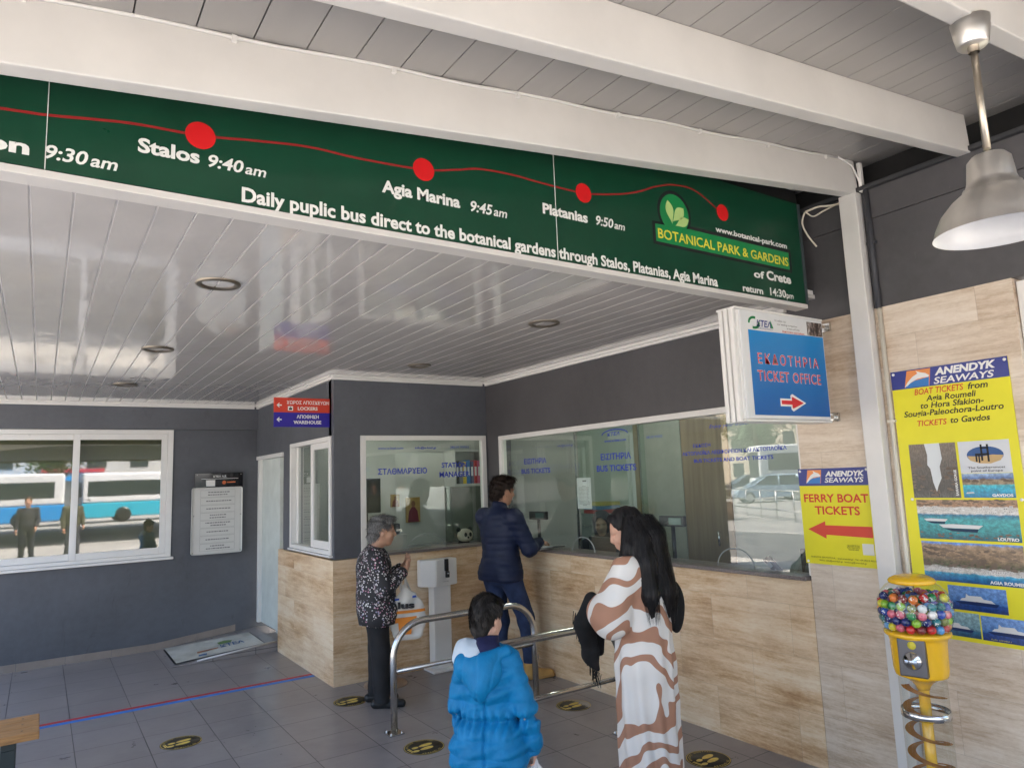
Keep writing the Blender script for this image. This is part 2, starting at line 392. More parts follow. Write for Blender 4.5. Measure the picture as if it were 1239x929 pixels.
# ---------------------------------------------------------------- manager's booth
WZ1T = 2.46
bt = thing('manager_booth', 'dark grey corner booth with travertine base and the station manager window', 'booth', (XL, YB, 0))
m = MB()
m.box(XL+.004, 2.466, YB, YB+.13, 1.085, ZC); m.box(2.466, 3.862, YB, YB+.13, 2.20, ZC); m.box(3.845, 3.862, YB, YB+.13, 1.085, 2.20)
m.box(XL+.004, XL+.13, YB+.131, 6.290, 1.085, ZC); m.box(XL+.004, XL+.13, 6.290, 7.552, 2.199, ZC); m.box(XL+.004, XL+.13, 7.552, 7.83, 1.085, ZC)
m.box(XL+.004, XL+.13, 7.83, YC-.0635, 2.13, ZC+.02); m.box(XL+.004, XL+.13, YC-.063, YC-.001, 2.13, WZ1T); m.box(XL+.004, XL+.13, 7.80, 7.83, 0, 1.085)
m.build('plaster', GREY, bt)
m = MB(); m.box(XL-.012, XA-.001, YB-.012, YB+.13, 0, 1.078); m.box(XL-.012, XL+.13, YB+.131, 7.97, 0, 1.078); m.build('cladding', TRAV, bt)
m = MB(); m.box(2.46, 3.818, YB-.045, YB+.2, 1.081, 1.105, .004); m.build('ledge', GRANITE, bt)
m = MB()
m.box(2.468, 2.520, YB-.012, YB+.05, 1.106, 2.198, .004); m.box(3.793, 3.843, YB-.012, YB+.05, 1.106, 2.198, .004); m.box(2.5205, 3.7925, YB-.012, YB+.05, 2.152, 2.198, .004)
sw = m.build('manager_window', PVC, bt)
m = MB(); m.box(2.5205, 3.7925, YB+.015, YB+.021, 1.106, 2.152); m.build('pane', GLASS, sw)
m = MB(); y = YB+.0147
for s, a, b, z, cap, bo in (('www.e-ktel.com', 2.65, 2.913, 2.069, .02, .022), ('info@e-ktel.gr', 3.038, 3.276, 2.07, .02, .022), ('28210 93052', 3.43, 3.65, 2.074, .02, .012),
      ('ΣΤΑΘΜΑΡΧΕΙΟ', 2.647, 3.163, 1.83, .054, .022), ('STATION', 3.328, 3.616, 1.88, .05, .022), ('MANAGER', 3.301, 3.649, 1.785, .054, .022)):
    m.text(s, (a, y, z), XX, ZZ, b-a, cap, bold=bo)
m.build('lettering', BLUEINK, sw)
m = MB(); m.tube([(3.145+.2*math.cos(a), YB+.011, 1.108+.14*math.sin(a)) for a in [i*math.pi/16 for i in range(17)]], .004, 6)
m.build('speaking_hatch', pbr('hatch_edge', (.30, .33, .33), .3), sw)
m = MB()
for a, b, z0, z1 in ((7.505, 7.551, 1.12, 2.198), (6.291, 6.337, 1.12, 2.198)): m.box(XL-.012, XL+.09, a, b, z0, z1, .004)
m.box(XL-.012, XL+.09, 6.338, 7.504, 2.156, 2.198, .004); m.box(XL-.012, XL+.09, 6.338, 7.504, 1.12, 1.16, .004)
m.box(XL-.03, XL+.09, 6.27, 7.56, 1.100, 1.118, .003)
sdw = m.build('side_window', PVC, bt)
m = MB()
m.box(XL+.004, XL+.035, 6.82, 6.90, 1.162, 2.154, .004); m.box(XL+.004, XL+.035, 6.34, 6.385, 1.162, 2.154, .004)
m.box(XL+.004, XL+.035, 6.386, 6.819, 2.095, 2.154, .004); m.box(XL+.004, XL+.035, 6.386, 6.819, 1.162, 1.235, .004)
m.box(XL+.045, XL+.075, 6.905, 6.95, 1.162, 2.154, .004); m.box(XL+.045, XL+.075, 7.44, 7.50, 1.162, 2.154, .004)
m.build('sliding_sash', PVC, sdw)
m = MB(); m.box(XL+.016, XL+.022, 6.386, 6.819, 1.236, 2.094); m.box(XL+.057, XL+.063, 6.951, 7.439, 1.162, 2.154); m.build('pane', GLASS, sdw)
# doorway by the far wall
m = MB(); m.box(XL-.02, XL+.10, 7.835, YC-.08, 2.085, 2.128, .004); m.box(XL+.0, XL+.10, 8.86, YC-.075, .17, 2.084, .004); df = m.build('door', PVC, bt)
m = MB(); m.box(XL+.04, XL+.08, 8.10, 8.858, .172, 2.083, .003); m.build('leaf', pbr('pale_door', (.56, .60, .57), .65), df)
m = MB(); m.box(XL+.10, XL+.13, 7.84, 8.09, .165, .245); m.build('skirting', pbr('brown_skirting', (.17, .10, .07), .4), df)

# ---------------------------------------------------------------- far wall with the sliding window
bw = thing('far_wall', 'dark grey end wall on the left with a white sliding window and tiled skirting', 'wall', (0, YC, 0))
WX0, WX1, WZ0, WZ1 = -.80, 1.268, 0.985, 2.46
m = MB()
m.box(-3.15, WX0, YC, YC+.2, 0, WZ1); m.box(WX1, 3.0, YC, YC+.2, 0, WZ1); m.box(WX0, WX1, YC, YC+.2, 0, WZ0)
m.box(-3.15, XL+.12, YC-.062, YC+.2, WZ1+.001, ZC)
m.build('plaster', GREY, bw)
m = MB(); x = -3.1
while x < 1.9:
    z = max(0, (x-1.0)*.16/1.1); x2 = min(x+.424, 2.17)
    za, zb = max(0, (x-1.12)*.10), max(0, (x2-1.12)*.10)
    m.raw([(x, YC-.010, za), (x2-.003, YC-.010, zb), (x2-.003, YC-.010, zb+.075), (x, YC-.010, za+.075), (x, YC+.01, za), (x2-.003, YC+.01, zb), (x2-.003, YC+.01, zb+.075), (x, YC+.01, za+.075)],
          [(0, 1, 2, 3), (3, 2, 6, 7), (0, 3, 7, 4), (1, 5, 6, 2)]); x += .424
m.build('skirting', BASEB, bw)
m = MB()
m.box(WX0, WX0+.07, YC-.02, YC+.06, WZ0+.03, WZ1-.002, .004); m.box(WX1-.06, WX1, YC-.02, YC+.06, WZ0+.03, WZ1-.002, .004)
m.box(WX0+.0705, WX1-.0605, YC-.02, YC+.06, WZ1-.055, WZ1-.002, .004); m.box(WX0+.0705, WX1-.0605, YC-.02, YC+.06, WZ0+.03, WZ0+.07, .004)
m.box(WX0-.02, WX1+.025, YC-.05, YC+.06, WZ0, WZ0+.028, .004)
fw = m.build('sliding_window', PVC, bw)
m = MB()
for a, b, yo in ((WX0+.071, .34, .018), (.28, WX1-.061, -.012)):
    m.box(a, a+.062, YC+yo, YC+yo+.026, WZ0+.071, WZ1-.056, .004); m.box(b-.062, b, YC+yo, YC+yo+.026, WZ0+.071, WZ1-.056, .004)
    m.box(a+.0625, b-.0625, YC+yo, YC+yo+.026, WZ1-.115, WZ1-.056, .004); m.box(a+.0625, b-.0625, YC+yo, YC+yo+.026, WZ0+.071, WZ0+.14, .004)
m.build('sliding_sash', PVC, fw)
m = MB(); m.box(WX0+.134, .277, YC+.028, YC+.033, WZ0+.141, WZ1-.116); m.box(.343, WX1-.124, YC-.002, YC+.003, WZ0+.141, WZ1-.116); m.build('pane', GLASSB, fw)
m = MB(); m.box(WX0+.05, WX1-.05, YC+.10, YC+.11, WZ0, WZ1); m.build('blind', pbr('olive_blind', (.36, .36, .29), .8, 0, .06, 2), fw)

# ramp with landing at the doorway
m = MB()
RX0, RX1, RZ, RY = 1.15, 2.2, .10, 8.0
m.raw([(RX0, RY, .004), (RX1, RY, RZ), (2.34, RY, RZ), (2.34, RY, .001), (RX0, YC-.012, .004), (RX1, YC-.012, RZ), (2.34, YC-.012, RZ), (2.34, YC-.012, .001)],
      [(0, 1, 5, 4), (1, 2, 6, 5), (0, 3, 2, 1), (4, 5, 6, 7), (2, 3, 7, 6)])
rp = tag(m.build('ramp', FLOOR), 'low tiled ramp rising to the doorway in the far corner', 'ramp')
m = MB(); m.tube([(RX0+.25, RY-.004, .03), (RX1, RY-.004, RZ+.002), (2.2, RY-.004, RZ+.002)], .011, 6); m.build('edge_strip', WHITE, rp)

# ---------------------------------------------------------------- lower slatted ceiling
cl = thing('slatted_ceiling', 'glossy white slatted ceiling over the ticket hall with recessed lights', 'ceiling', (0, 4, ZC))
m = MB(); x = -3.2+.003; p = .1268
k = 0; x = -.073-9*p
bmx = bmesh.new()
while x < 3.86:
    x2 = min(x+p, 3.862)
    m.box(x+.0042, x2-.0042, 2.575, YC-.001, ZC, ZC+.0042); x += p
m.box(-1.2, 3.862, 2.40, 2.572, ZC-.004, ZC+.02)
m.build('slats', SLATS, cl)
m = MB(); m.box(-1.2, 3.9, 2.41, YC-.001, ZC+.0045, ZC+.05); m.build('groove', pbr('groove_white', (.78, .77, .75), .4), cl)
m = MB()
def cove(m, a, b, nx, ny):
    for h, d in ((.022, .045), (.045, .028)):
        x0, x1 = sorted((a[0], a[0]+nx*d)) if nx else (a[0], b[0]); y0, y1 = sorted((a[1], a[1]+ny*d)) if ny else (a[1], b[1])
        m.box(x0, x1, y0, y1, ZC-h, ZC-.001 if h < .03 else ZC-.0225, .002)
cove(m, (XA-.001, 2.6), (XA-.001, YB-.03), -1, 0); cove(m, (XL, YB-.001), (XA-.05, YB-.001), 0, -1)
cove(m, (XL+.003, YB-.03), (XL+.003, YC-.07), -1, 0); cove(m, (-3.15, YC-.063), (XL-.05, YC-.063), 0, -1)
m.build('cove_trim', PVC, cl)

# ---------------------------------------------------------------- canopy roof: sloping boards on steel beams
SL = .115
def roofz(x): return 3.498+SL*(x-XA)
rf = thing('canopy_roof', 'sloping white boarded canopy roof carried on white steel beams', 'roof', (0, 0, 3.2))
RYS, RXS = -1.3, -1.25
m = MB(); x = -.0015-7*.1625
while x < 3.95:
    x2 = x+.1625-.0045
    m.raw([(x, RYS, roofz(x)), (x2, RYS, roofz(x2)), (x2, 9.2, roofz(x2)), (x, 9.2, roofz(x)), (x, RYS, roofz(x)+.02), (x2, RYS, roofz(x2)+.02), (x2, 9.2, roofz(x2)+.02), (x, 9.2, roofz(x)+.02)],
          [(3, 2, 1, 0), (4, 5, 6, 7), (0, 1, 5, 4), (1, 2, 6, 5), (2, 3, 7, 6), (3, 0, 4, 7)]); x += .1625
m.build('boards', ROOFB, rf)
def slab(m, x0, x1, y0, y1, dz0, dz1):
    m.raw([(x, y, roofz(x)+d) for d in (dz0, dz1) for x, y in ((x0, y0), (x1, y0), (x1, y1), (x0, y1))], [(3, 2, 1, 0), (4, 5, 6, 7), (0, 1, 5, 4), (1, 2, 6, 5), (2, 3, 7, 6), (3, 0, 4, 7)])
m = MB(); slab(m, RXS, 8.0, RYS, 9.25, .022, .10); m.build('deck', DARK, rf)
ang = math.atan(SL)
def beam(y, mat=WHITE):
    m = MB(); L = 5.05; 
    M = Matrix.Translation((XA-.004, y, 3.297)) @ Matrix.Rotation(-ang, 4, 'Y')
    m.box(-L, 0, 0, .066, 0, .1995, .006, 2, M); return m.build('beam', mat, rf)
for y in (2.062, 1.470, .840, .28, -.31, -.90): beam(y)
m = MB(); m.box(4.03, 4.07, -1.3, 2.6, 3.2, 3.53); m.build('gap_shade_panel', DARK, rf)  # black panel closing the open gap; the gap's shade is put into its colour
m = MB(); m.box(RXS-.08, RXS-.01, RYS-.05, 9.2, roofz(RXS)-.2, roofz(RXS)+.1, .004); m.build('fascia', WHITE, rf)
# wall behind the banner closing the space above the lower ceiling
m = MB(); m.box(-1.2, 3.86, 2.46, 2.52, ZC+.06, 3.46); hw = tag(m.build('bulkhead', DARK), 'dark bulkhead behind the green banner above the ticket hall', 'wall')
# structural column
m = MB(); m.box(XA-.072, XA-.002, 2.048, 2.150, 0, 3.292, .005)
cn = tag(m.build('column', WHITE), 'white square steel column fixed to the travertine wall beneath the beam', 'column')
m = MB(); m.box(XA-.045, XA-.03, 2.064, 2.076, 3.30, 3.47); m.box(XA-.03, XA-.002, 2.026, 2.046, 3.295, 3.47, .003); m.build('bracket', PVC, cn)
for (x, y) in ((-1.15, 2.1), (-1.15, -1.1), (3.6, -1.1)):
    m = MB(); m.box(x-.06, x+.06, y-.06, y+.06, 0, roofz(x), .006)
    tag(m.build('column', WHITE), 'white steel column at the outer edge of the canopy', 'column', 'columns at the canopy edge')

# ---------------------------------------------------------------- office behind the glass
of = thing('ticket_office', 'pale green grey ticket office interior seen through the glass', 'office', (5, 6, 0))
WPALE = pbr('pale_office_wall', (.46, .48, .45), .7, 0, .05, 1.5)
m = MB()
m.box(2.32, 7.0, 8.42, 8.5, 0, 2.75); m.box(7.0, 7.08, 2.3, 8.42, 0, 2.75); m.box(4.02, 7.0, 2.24, 2.32, 0, .9); m.box(4.02, 7.0, 2.24, 2.32, 2.3, 2.75); m.box(4.02, 4.6, 2.24, 2.32, .9, 2.3); m.box(6.4, 7.0, 2.24, 2.32, .9, 2.3)
m.box(5.55, 5.62, 5.75, 8.42, 0, 2.75); m.box(5.55, 5.62, 2.32, 4.55, 0, 2.75); m.box(5.55, 5.62, 4.55, 5.75, 2.35, 2.75)
m.box(2.32, 7.08, 6.37, 8.5, 2.752, 2.80); m.box(4.01, 7.08, 2.24, 6.37, 2.752, 2.80)
m.build('wall', WPALE, of)
m = MB(); m.box(5.53, 5.545, 4.50, 4.56, 0, 2.35); m.box(5.53, 5.545, 5.74, 5.80, 0, 2.35); m.box(5.53, 5.545, 4.5605, 5.7395, 2.30, 2.36); m.build('door_frame', pbr('oak_frame', (.30, .22, .13), .5), of)
m = MB(); m.box(5.56, 5.60, 4.57, 5.12, .01, 2.29); d1 = m.build('door', pbr('brown_door', (.21, .165, .10), .5, 0, .2, 3, 0, 60, .004, (6, 6, .4)), of)
m = MB(); m.box(5.56, 5.60, 5.13, 5.73, .01, 2.29); m.build('door', pbr('grey_green_door', (.30, .32, .27), .5), of)
m = MB(); m.tube([(5.50, 4.66, 1.02), (5.50, 4.66, 1.16)], .012, 8); m.build('handle', STEEL, d1)
m = MB(); m.box(XA+.145, 4.55, 2.62, 6.23, .96, .99); m.box(3.9, 4.55, 6.24, 6.9, .96, .99); m.box(2.36, 3.899, YB+.205, 6.95, .96, .99); m.build('counter', pbr('counter_top', (.42, .43, .42), .4), of)
m = MB(); m.box(4.52, 4.548, 2.62, 6.23, .02, .958); m.build('counter_front', pbr('navy_panel', (.03, .06, .16), .5), of)
m = MB(); m.box(2.35, 5.5, 8.30, 8.415, .02, .95); m.build('cupboard', pbr('cupboard_grey', (.36, .37, .36), .5), of)
TUBEL = NT('lit_tube'); em = TUBEL.n('ShaderNodeEmission'); em.inputs[0].default_value = (1, .98, .90, 1); em.inputs[1].default_value = 13.0; TUBEL.l(em.outputs[0], TUBEL.out.inputs[0])
for i, (x, y, w, l, lb) in enumerate(((4.5, 4.9, .10, 1.2, 'lit tube lamp on the office ceiling above the clerk'), (3.3, 7.4, .10, 1.1, 'added tube lamp that brightens the manager office'))):  # the manager office tube is added to brighten that room
    tl = thing('tube_lamp', lb, 'ceiling lamp', (x, y, 2.70), 'tube lamps in the office')
    m = MB(); m.box(x-w/2, x+w/2, y-l/2, y+l/2, 2.715, 2.751, .004); m.build('housing', PVC, tl)
    m = MB(); m.tube([(x, y-l/2+.03, 2.70), (x, y+l/2-.03, 2.70)], .013, 8); m.build('tube', TUBEL.m, tl)
# ================================================================== banner
bn = thing('route_banner', 'long dark green bus route banner with red stop dots under the canopy beam', 'banner', (1.7, 2.372, 2.7))
YN = 2.372
for a, b in ((-.9, -.031), (-.028, 1.872), (1.875, 3.72)):
    m = MB(); m.box(a, b, YN, YN+.012, 2.703, 3.32); m.build('panel', GREEN, bn)
m = MB(); m.box(-1.2, 3.735, YN-.002, 2.455, 2.676, 2.7005, .003); m.build('lower_frame', WHITE, bn)
for a, b, mt in ((-.0305, -.0285, LETTER), (1.8725, 1.8745, LETTER), (3.7205, 3.745, pbr('dark_strip', (.05, .065, .07), .4))):
    m = MB(); m.box(a, b, YN-.003, YN+(.01 if b-a < .01 else .03), 2.703, 3.32); m.build('joint_strip', mt, bn)
y = YN-.0006
def bt_(m, s, x0, x1, z, cap, **k): m.text(s, (x0, y, z), XX, ZZ, x1-x0, cap, **k)
m = MB()
bt_(m, 'Chania Bus Station', -.89, -.069, 2.738, .046, bold=.035); bt_(m, '9:30', -.030, .078, 2.738, .044, bold=.02, shear=.2); bt_(m, 'am', .084, .157, 2.738, .040, bold=.02, shear=.2)
bt_(m, 'Stalos', .21, .391, 2.816, .047, bold=.035); bt_(m, '9:40', .418, .530, 2.813, .044, bold=.02, shear=.2); bt_(m, 'am', .535, .605, 2.813, .038, bold=.015, shear=.2)
bt_(m, 'Agia Marina', 1.035, 1.378, 2.851, .049, bold=.035); bt_(m, '9:45', 1.428, 1.535, 2.848, .046, bold=.02, shear=.2); bt_(m, 'am', 1.54, 1.608, 2.848, .040, bold=.015, shear=.2)
bt_(m, 'Platanias', 1.80, 2.059, 2.908, .048, bold=.035); bt_(m, '9:50', 2.11, 2.218, 2.909, .046, bold=.02, shear=.2); bt_(m, 'am', 2.223, 2.291, 2.909, .038, bold=.015, shear=.2)
bt_(m, 'Daily puplic bus direct to the botanical gardens through Stalos, Platanias, Agia Marina', .525, 2.941, 2.713, .052, bold=.03)
bt_(m, 'www.botanical-park.com', 2.957, 3.581, 3.019, .031, bold=.03); bt_(m, 'of', 3.252, 3.345, 2.806, .042, bold=.03); bt_(m, 'Crete', 3.365, 3.591, 2.808, .052, bold=.035)
bt_(m, 'return', 3.145, 3.32, 2.714, .038, bold=.03); bt_(m, '14:30', 3.385, 3.53, 2.718, .045, bold=.02); bt_(m, 'pm', 3.535, 3.60, 2.718, .036, bold=.01)
m.build('lettering', LETTER, bn)
def smooth_line(P, n=10):
    out = []
    for i in range(len(P)-1):
        p0, p1, p2, p3 = P[max(i-1, 0)], P[i], P[i+1], P[min(i+2, len(P)-1)]
        for k in range(n):
            t_ = k/n; out.append(tuple(.5*((2*b)+(c_-a)*t_+(2*a-5*b+4*c_-d)*t_**2+(-a+3*b-3*c_+d)*t_**3) for a, b, c_, d in zip(p0, p1, p2, p3)))
    return out+[P[-1]]
def ribbon(m, P, w, o, a, b, up=.0006):
    L, Rr = [], []
    for i, p in enumerate(P):
        q0, q1 = P[max(i-1, 0)], P[min(i+1, len(P)-1)]; dx, dy = q1[0]-q0[0], q1[1]-q0[1]; l = math.hypot(dx, dy) or 1
        L.append((p[0]-dy/l*w/2, p[1]+dx/l*w/2)); Rr.append((p[0]+dy/l*w/2, p[1]-dx/l*w/2))
    n = Vector(a).cross(Vector(b)).normalized()*up
    V = [Vector(o)+Vector(a)*u+Vector(b)*v+n for u, v in L+Rr]; k = len(P)
    m.raw(V, [(i, i+1, k+i+1, k+i) for i in range(k-1)])
route = smooth_line([(-.9, 2.80), (-.144, 2.862), (-.029, 2.872), (.183, 2.903), (.392, 2.914), (.557, 2.938), (.752, 2.962), (.95, 2.963), (1.215, 2.979), (1.367, 3.012), (1.476, 3.04), (1.646, 3.051), (1.80, 3.047), (2.042, 3.049), (2.25, 3.085), (2.402, 3.13), (2.52, 3.18), (2.639, 3.214), (2.77, 3.226), (2.87, 3.202), (2.971, 3.155), (3.026, 3.136)])
m = MB(); ribbon(m, route, .009, (0, y, 0), XX, ZZ, .0004); m.build('route_line', flat('route_red', (.26, .02, .02), .4), bn)
def disc(m, c, r, o, a, b, up=.001, n=28, ry=None):
    ry = ry or r; nn = Vector(a).cross(Vector(b)).normalized()*up
    m.raw([Vector(o)+Vector(a)*(c[0]+r*math.cos(2*math.pi*i/n))+Vector(b)*(c[1]+ry*math.sin(2*math.pi*i/n))+nn for i in range(n)], [tuple(range(n))])
for cx, cz in ((.392, 2.914), (1.215, 2.979), (2.042, 3.049), (3.026, 3.136)):
    m = MB(); disc(m, (cx, cz), .047, (0, y, 0), XX, ZZ, .001); m.build('stop_dot', flat('dot_red', (.62, .012, .015), .35), bn)
def poly(m, P, o, a, b, up=.0006):
    n = Vector(a).cross(Vector(b)).normalized()*up
    m.raw([Vector(o)+Vector(a)*u+Vector(b)*v+n for u, v in P], [tuple(range(len(P)))])
LGREEN = flat('logo_green', (.012, .22, .065), .35)
m = MB(); o_ = (0, y, 0)
poly(m, [(2.48, 2.995), (2.48, 2.875), (3.61, 2.875), (3.61, 3.015), (2.79, 3.013)], o_, XX, ZZ, .0005); disc(m, (2.645, 3.06), .122, o_, XX, ZZ, .0005, 32, .122); m.build('emblem_outline', INK, bn)
m = MB(); poly(m, [(2.50, 2.983), (2.50, 2.892), (3.59, 2.892), (3.592, 2.995), (2.76, 2.995)], o_, XX, ZZ, .0010); disc(m, (2.645, 3.058), .105, o_, XX, ZZ, .0011, 32); m.build('emblem', LGREEN, bn)
def leaf(m, base, tip, w, up):
    bx, bz = base; tx, tz = tip; dx, dz = tx-bx, tz-bz
    P = []
    for s_ in (1, -1):
        rng = range(0, 13) if s_ == 1 else range(11, 0, -1)
        for i in rng:
            u = i/12; ww = w*math.sin(math.pi*u**1.4)*s_; P.append((bx+dx*u-dz*ww, bz+dz*u+dx*ww))
    poly(m, P, o_, XX, ZZ, up)
m = MB(); leaf(m, (2.625, 3.0), (2.60, 3.125), .22, .0016); leaf(m, (2.628, 3.015), (2.715, 3.10), .26, .0016); leaf(m, (2.645, 2.995), (2.748, 3.045), .22, .0016); m.build('emblem_leaf', flat('pale_leaf', (.42, .60, .22), .4), bn)
m = MB(); m.text('BOTANICAL PARK & GARDENS', (2.515, y-.0012, 2.912), XX, ZZ, 1.065, .052, bold=.015); m.build('emblem_lettering', flat('letter_yellow', (.68, .62, .06), .4), bn)

# loose cable at the banner end, conduit beside the column, cable on the beam
m = MB(); m.tube(smooth_line([(3.69, 2.30, 3.24), (3.76, 2.26, 3.27), (3.80, 2.22, 3.27), (3.84, 2.14, 3.27), (3.85, 2.06, 3.30)]), .006, 6); m.tube(smooth_line([(3.69, 2.30, 3.24), (3.75, 2.29, 3.22), (3.80, 2.25, 3.25), (3.84, 2.16, 3.28)]), .005, 6)
m.tube(smooth_line([(3.69, 2.305, 3.24), (3.695, 2.33, 3.18), (3.72, 2.32, 3.11), (3.77, 2.30, 3.04)]), .005, 6)
tag(m.build('cable', pbr('ivory_cable', (.55, .50, .42), .4)), 'loose ivory cables dangling at the right end of the green banner', 'cable')
m = MB(); P = [(x, 2.056, roofz(x)-.006+.004*math.sin(x*9)) for x in [(-1.5+i*.12) for i in range(44)]]; m.tube(P, .006, 6); m.tube([(3.66, 2.05, 3.47), (3.79, 2.05, 3.45), (3.835, 2.045, 3.38), (3.84, 2.03, 3.31)], .006, 6)
for i in range(8): m.box(-.1+i*.52, -.085+i*.52, 2.049, 2.063, roofz(-.1+i*.52)-.022, roofz(-.1+i*.52)-.002)
tag(m.build('cable', PVC), 'thin white cable clipped along the top of the first beam', 'cable')
cp = thing('conduit', 'slim wall conduit right of the column, dark above and ivory below', 'pipe', (3.84, 2.02, 1.6))
m = MB(); m.tube([(3.846, 2.016, 3.30), (3.846, 2.016, 2.61)], .016, 8); m.box(3.835, 3.862, 1.99, 2.04, 2.98, 2.995); m.build('upper_pipe', pbr('dark_pipe', (.05, .052, .06), .5), cp)
m = MB(); m.tube([(3.850, 2.014, 2.609), (3.850, 2.014, 0.0)], .0125, 8); m.box(3.838, 3.862, 1.992, 2.036, 1.97, 1.985, .002); m.build('lower_pipe', pbr('ivory_pipe', (.62, .58, .50), .4), cp)

# ================================================================== projecting ticket office sign
sg = thing('light_box_sign', 'blue projecting ticket office light box sign with a red arrow', 'sign', (3.4, 2.36, 2.3))
m = MB(); m.box(2.995, 3.752, 2.312, 2.412, 2.005, 2.585, .006)
for yy in (2.318, 2.352, 2.386): m.box(2.968, 2.994, yy, yy+.026, 1.99, 2.595, .006)
m.box(2.972, 3.755, 2.303, 2.425, 2.586, 2.597, .003); m.box(2.996, 3.755, 2.300, 2.425, 1.992, 2.0045, .003)
m.build('case', PVC, sg)
m = MB(); m.box(3.01, 3.745, 2.3015, 2.3115, 2.008, 2.583); fc = m.build('face', flat('sign_white', (.68, .69, .70), .3), sg)
yf = 2.3010
m = MB(); poly(m, [(3.066, 2.026), (3.741, 2.026), (3.741, 2.487), (3.62, 2.487), (3.40, 2.482), (3.20, 2.479), (3.066, 2.479)], (0, yf, 0), XX, ZZ, .0002)
t = NT('sign_blue'); v = t.coords('Object'); sp_ = t.n('ShaderNodeSeparateXYZ'); t.l(v, sp_.inputs[0])
t.bsdf(t.ramp(t.math('MULTIPLY_ADD', sp_.outputs[2], 2.2, .6), [(0, (.006, .10, .36)), (1, (.010, .22, .55))]), .3); m.build('blue_panel', t.m, sg)
m = MB()
for bo, up, mt in ((.022, .0006, 'w'), (.0, .0012, 'r')):
    m = MB()
    m.text('ΕΚΔΟΤΗΡΙΑ', (3.125, yf-up, 2.301), XX, ZZ, .545, .056, bold=bo, space=1.35); m.text('TICKET OFFICE', (3.112, yf-up, 2.209), XX, ZZ, .567, .058, bold=bo, space=1.12)
    e = .010 if mt == 'w' else 0
    poly(m, [(3.298-e, 2.087-e), (3.39-e, 2.087-e), (3.39-e, 2.070-e), (3.398, 2.066-e*1.6), (3.498+e*2, 2.098), (3.398, 2.130+e*1.6), (3.39-e, 2.127+e), (3.39-e, 2.109+e), (3.298-e, 2.109+e)], (0, yf, 0), XX, ZZ, up)
    m.build('lettering_outline' if mt == 'w' else 'lettering', LETTER if mt == 'w' else flat('letter_red', (.60, .03, .04), .4), sg)
m = MB(); m.text('ΚΤΕΛ', (3.14, yf, 2.503), XX, ZZ, .125, .034, bold=.03, shear=.2); m.text('ΧΑΝΙΩΝ ΡΕΘΥΜΝΟΥ', (3.12, yf, 2.489), XX, ZZ, .16, .008); m.build('emblem_lettering', NAVY, sg)
m = MB()
for k in range(2):
    P = [(3.12+(.042+.0*k)*math.cos(a), 2.52+.028*math.sin(a)) for a in [R(70+180*k+i*12) for i in range(11)]]; ribbon(m, P, .014, (0, yf, 0), XX, ZZ, .0006)
poly(m, [(3.255, 2.50), (3.285, 2.50), (3.262, 2.545)], (0, yf, 0), XX, ZZ, .0004); m.build('emblem', LGREEN, sg)
m = MB(); 
for i, (a, b, z) in enumerate(((3.298, 3.40, 2.548), (3.32, 3.50, 2.530), (3.405, 3.52, 2.512))): m.text(('Το ταξίδι σας', 'our leading companion', 'in heart of Crete')[i], (a, yf, z-.005), XX, ZZ, b-a, .010)
m.build('slogan', INK, sg)
m = MB(); m.text('ΕΚΔΟΤΗΡΙΑ ΕΙΣΙΤΗΡΙΩΝ', (3.362, yf, 2.487), XX, ZZ, .20, .009, bold=.02); m.build('red_slogan', RED, sg)
t = NT('dark_photo'); v = t.coords('Object', (1, 1, .4)); t.bsdf(t.ramp(t.noise(v, 60, 3, .6), [(.42, (.02, .015, .015)), (.55, (.22, .17, .15)), (.68, (.6, .58, .55))]), .3)
m = MB(); poly(m, [(3.594, 2.489), (3.740, 2.490), (3.740, 2.570), (3.594, 2.568)], (0, yf, 0), XX, ZZ, .0004); m.build('photo_corner', t.m, sg)
for z_ in (2.555, 2.02):
    m = MB(); m.box(3.753, 3.8449, 2.33, 2.36, z_, z_+.02, .003); m.box(3.845, 3.862, 2.315, 2.375, z_-.015, z_+.035, .003); m.build('bracket', STEEL, sg)

# ================================================================== ferry sign and poster on the travertine
XP = XA-.006
def emblem(parent, y0, y1, z0, z1):
    """orange and blue flag with a leaping white dolphin"""
    w, h = y0-y1, z1-z0; q = lambda u, v: (u*w+v*w*.10, v*h)
    m = MB(); poly(m, [q(0, 0), q(1, 0), q(1, 1), q(.05, 1)], (XP, y0, z0), NY, ZZ, .0012); m.build('flag', flat('flag_orange', (.75, .26, .07), .35), parent)
    m = MB(); poly(m, [q(0, .0), q(.97, 0), q(.97, .5), q(.7, .44), q(.4, .38), q(.15, .2)], (XP, y0, z0), NY, ZZ, .0016); m.build('wave', flat('wave_blue', (.02, .17, .48), .35), parent)
    m = MB(); poly(m, [q(.0, .05), q(.12, .34), q(.30, .62), q(.50, .78), q(.42, .94), q(.62, .82), q(.82, .74), q(.98, .58), q(.93, .50), q(.72, .50), q(.50, .46), q(.26, .30), q(.12, .12)], (XP, y0, z0), NY, ZZ, .0020); m.build('dolphin', LETTER, parent)
fs = thing('ferry_sign', 'yellow ferry boat tickets sign with a red arrow left of the column', 'sign', (XA, 2.4, 1.45))
m = MB(); m.box(XP, XA-.002, 2.1725, 2.620, 1.177, 1.736); m.build('board', YEL, fs)
m = MB(); poly(m, [(0, 0), (.4475, 0), (.4475, .1015), (0, .1015)], (XP, 2.620, 1.6345), NY, ZZ, .0006); m.build('header', NAVY, fs)
emblem(fs, 2.570, 2.475, 1.648, 1.728)
ft = lambda m, s, a, b, z, cap, **k: m.text(s, (XP-.0006, a, z), NY, ZZ, a-b, cap, **k)
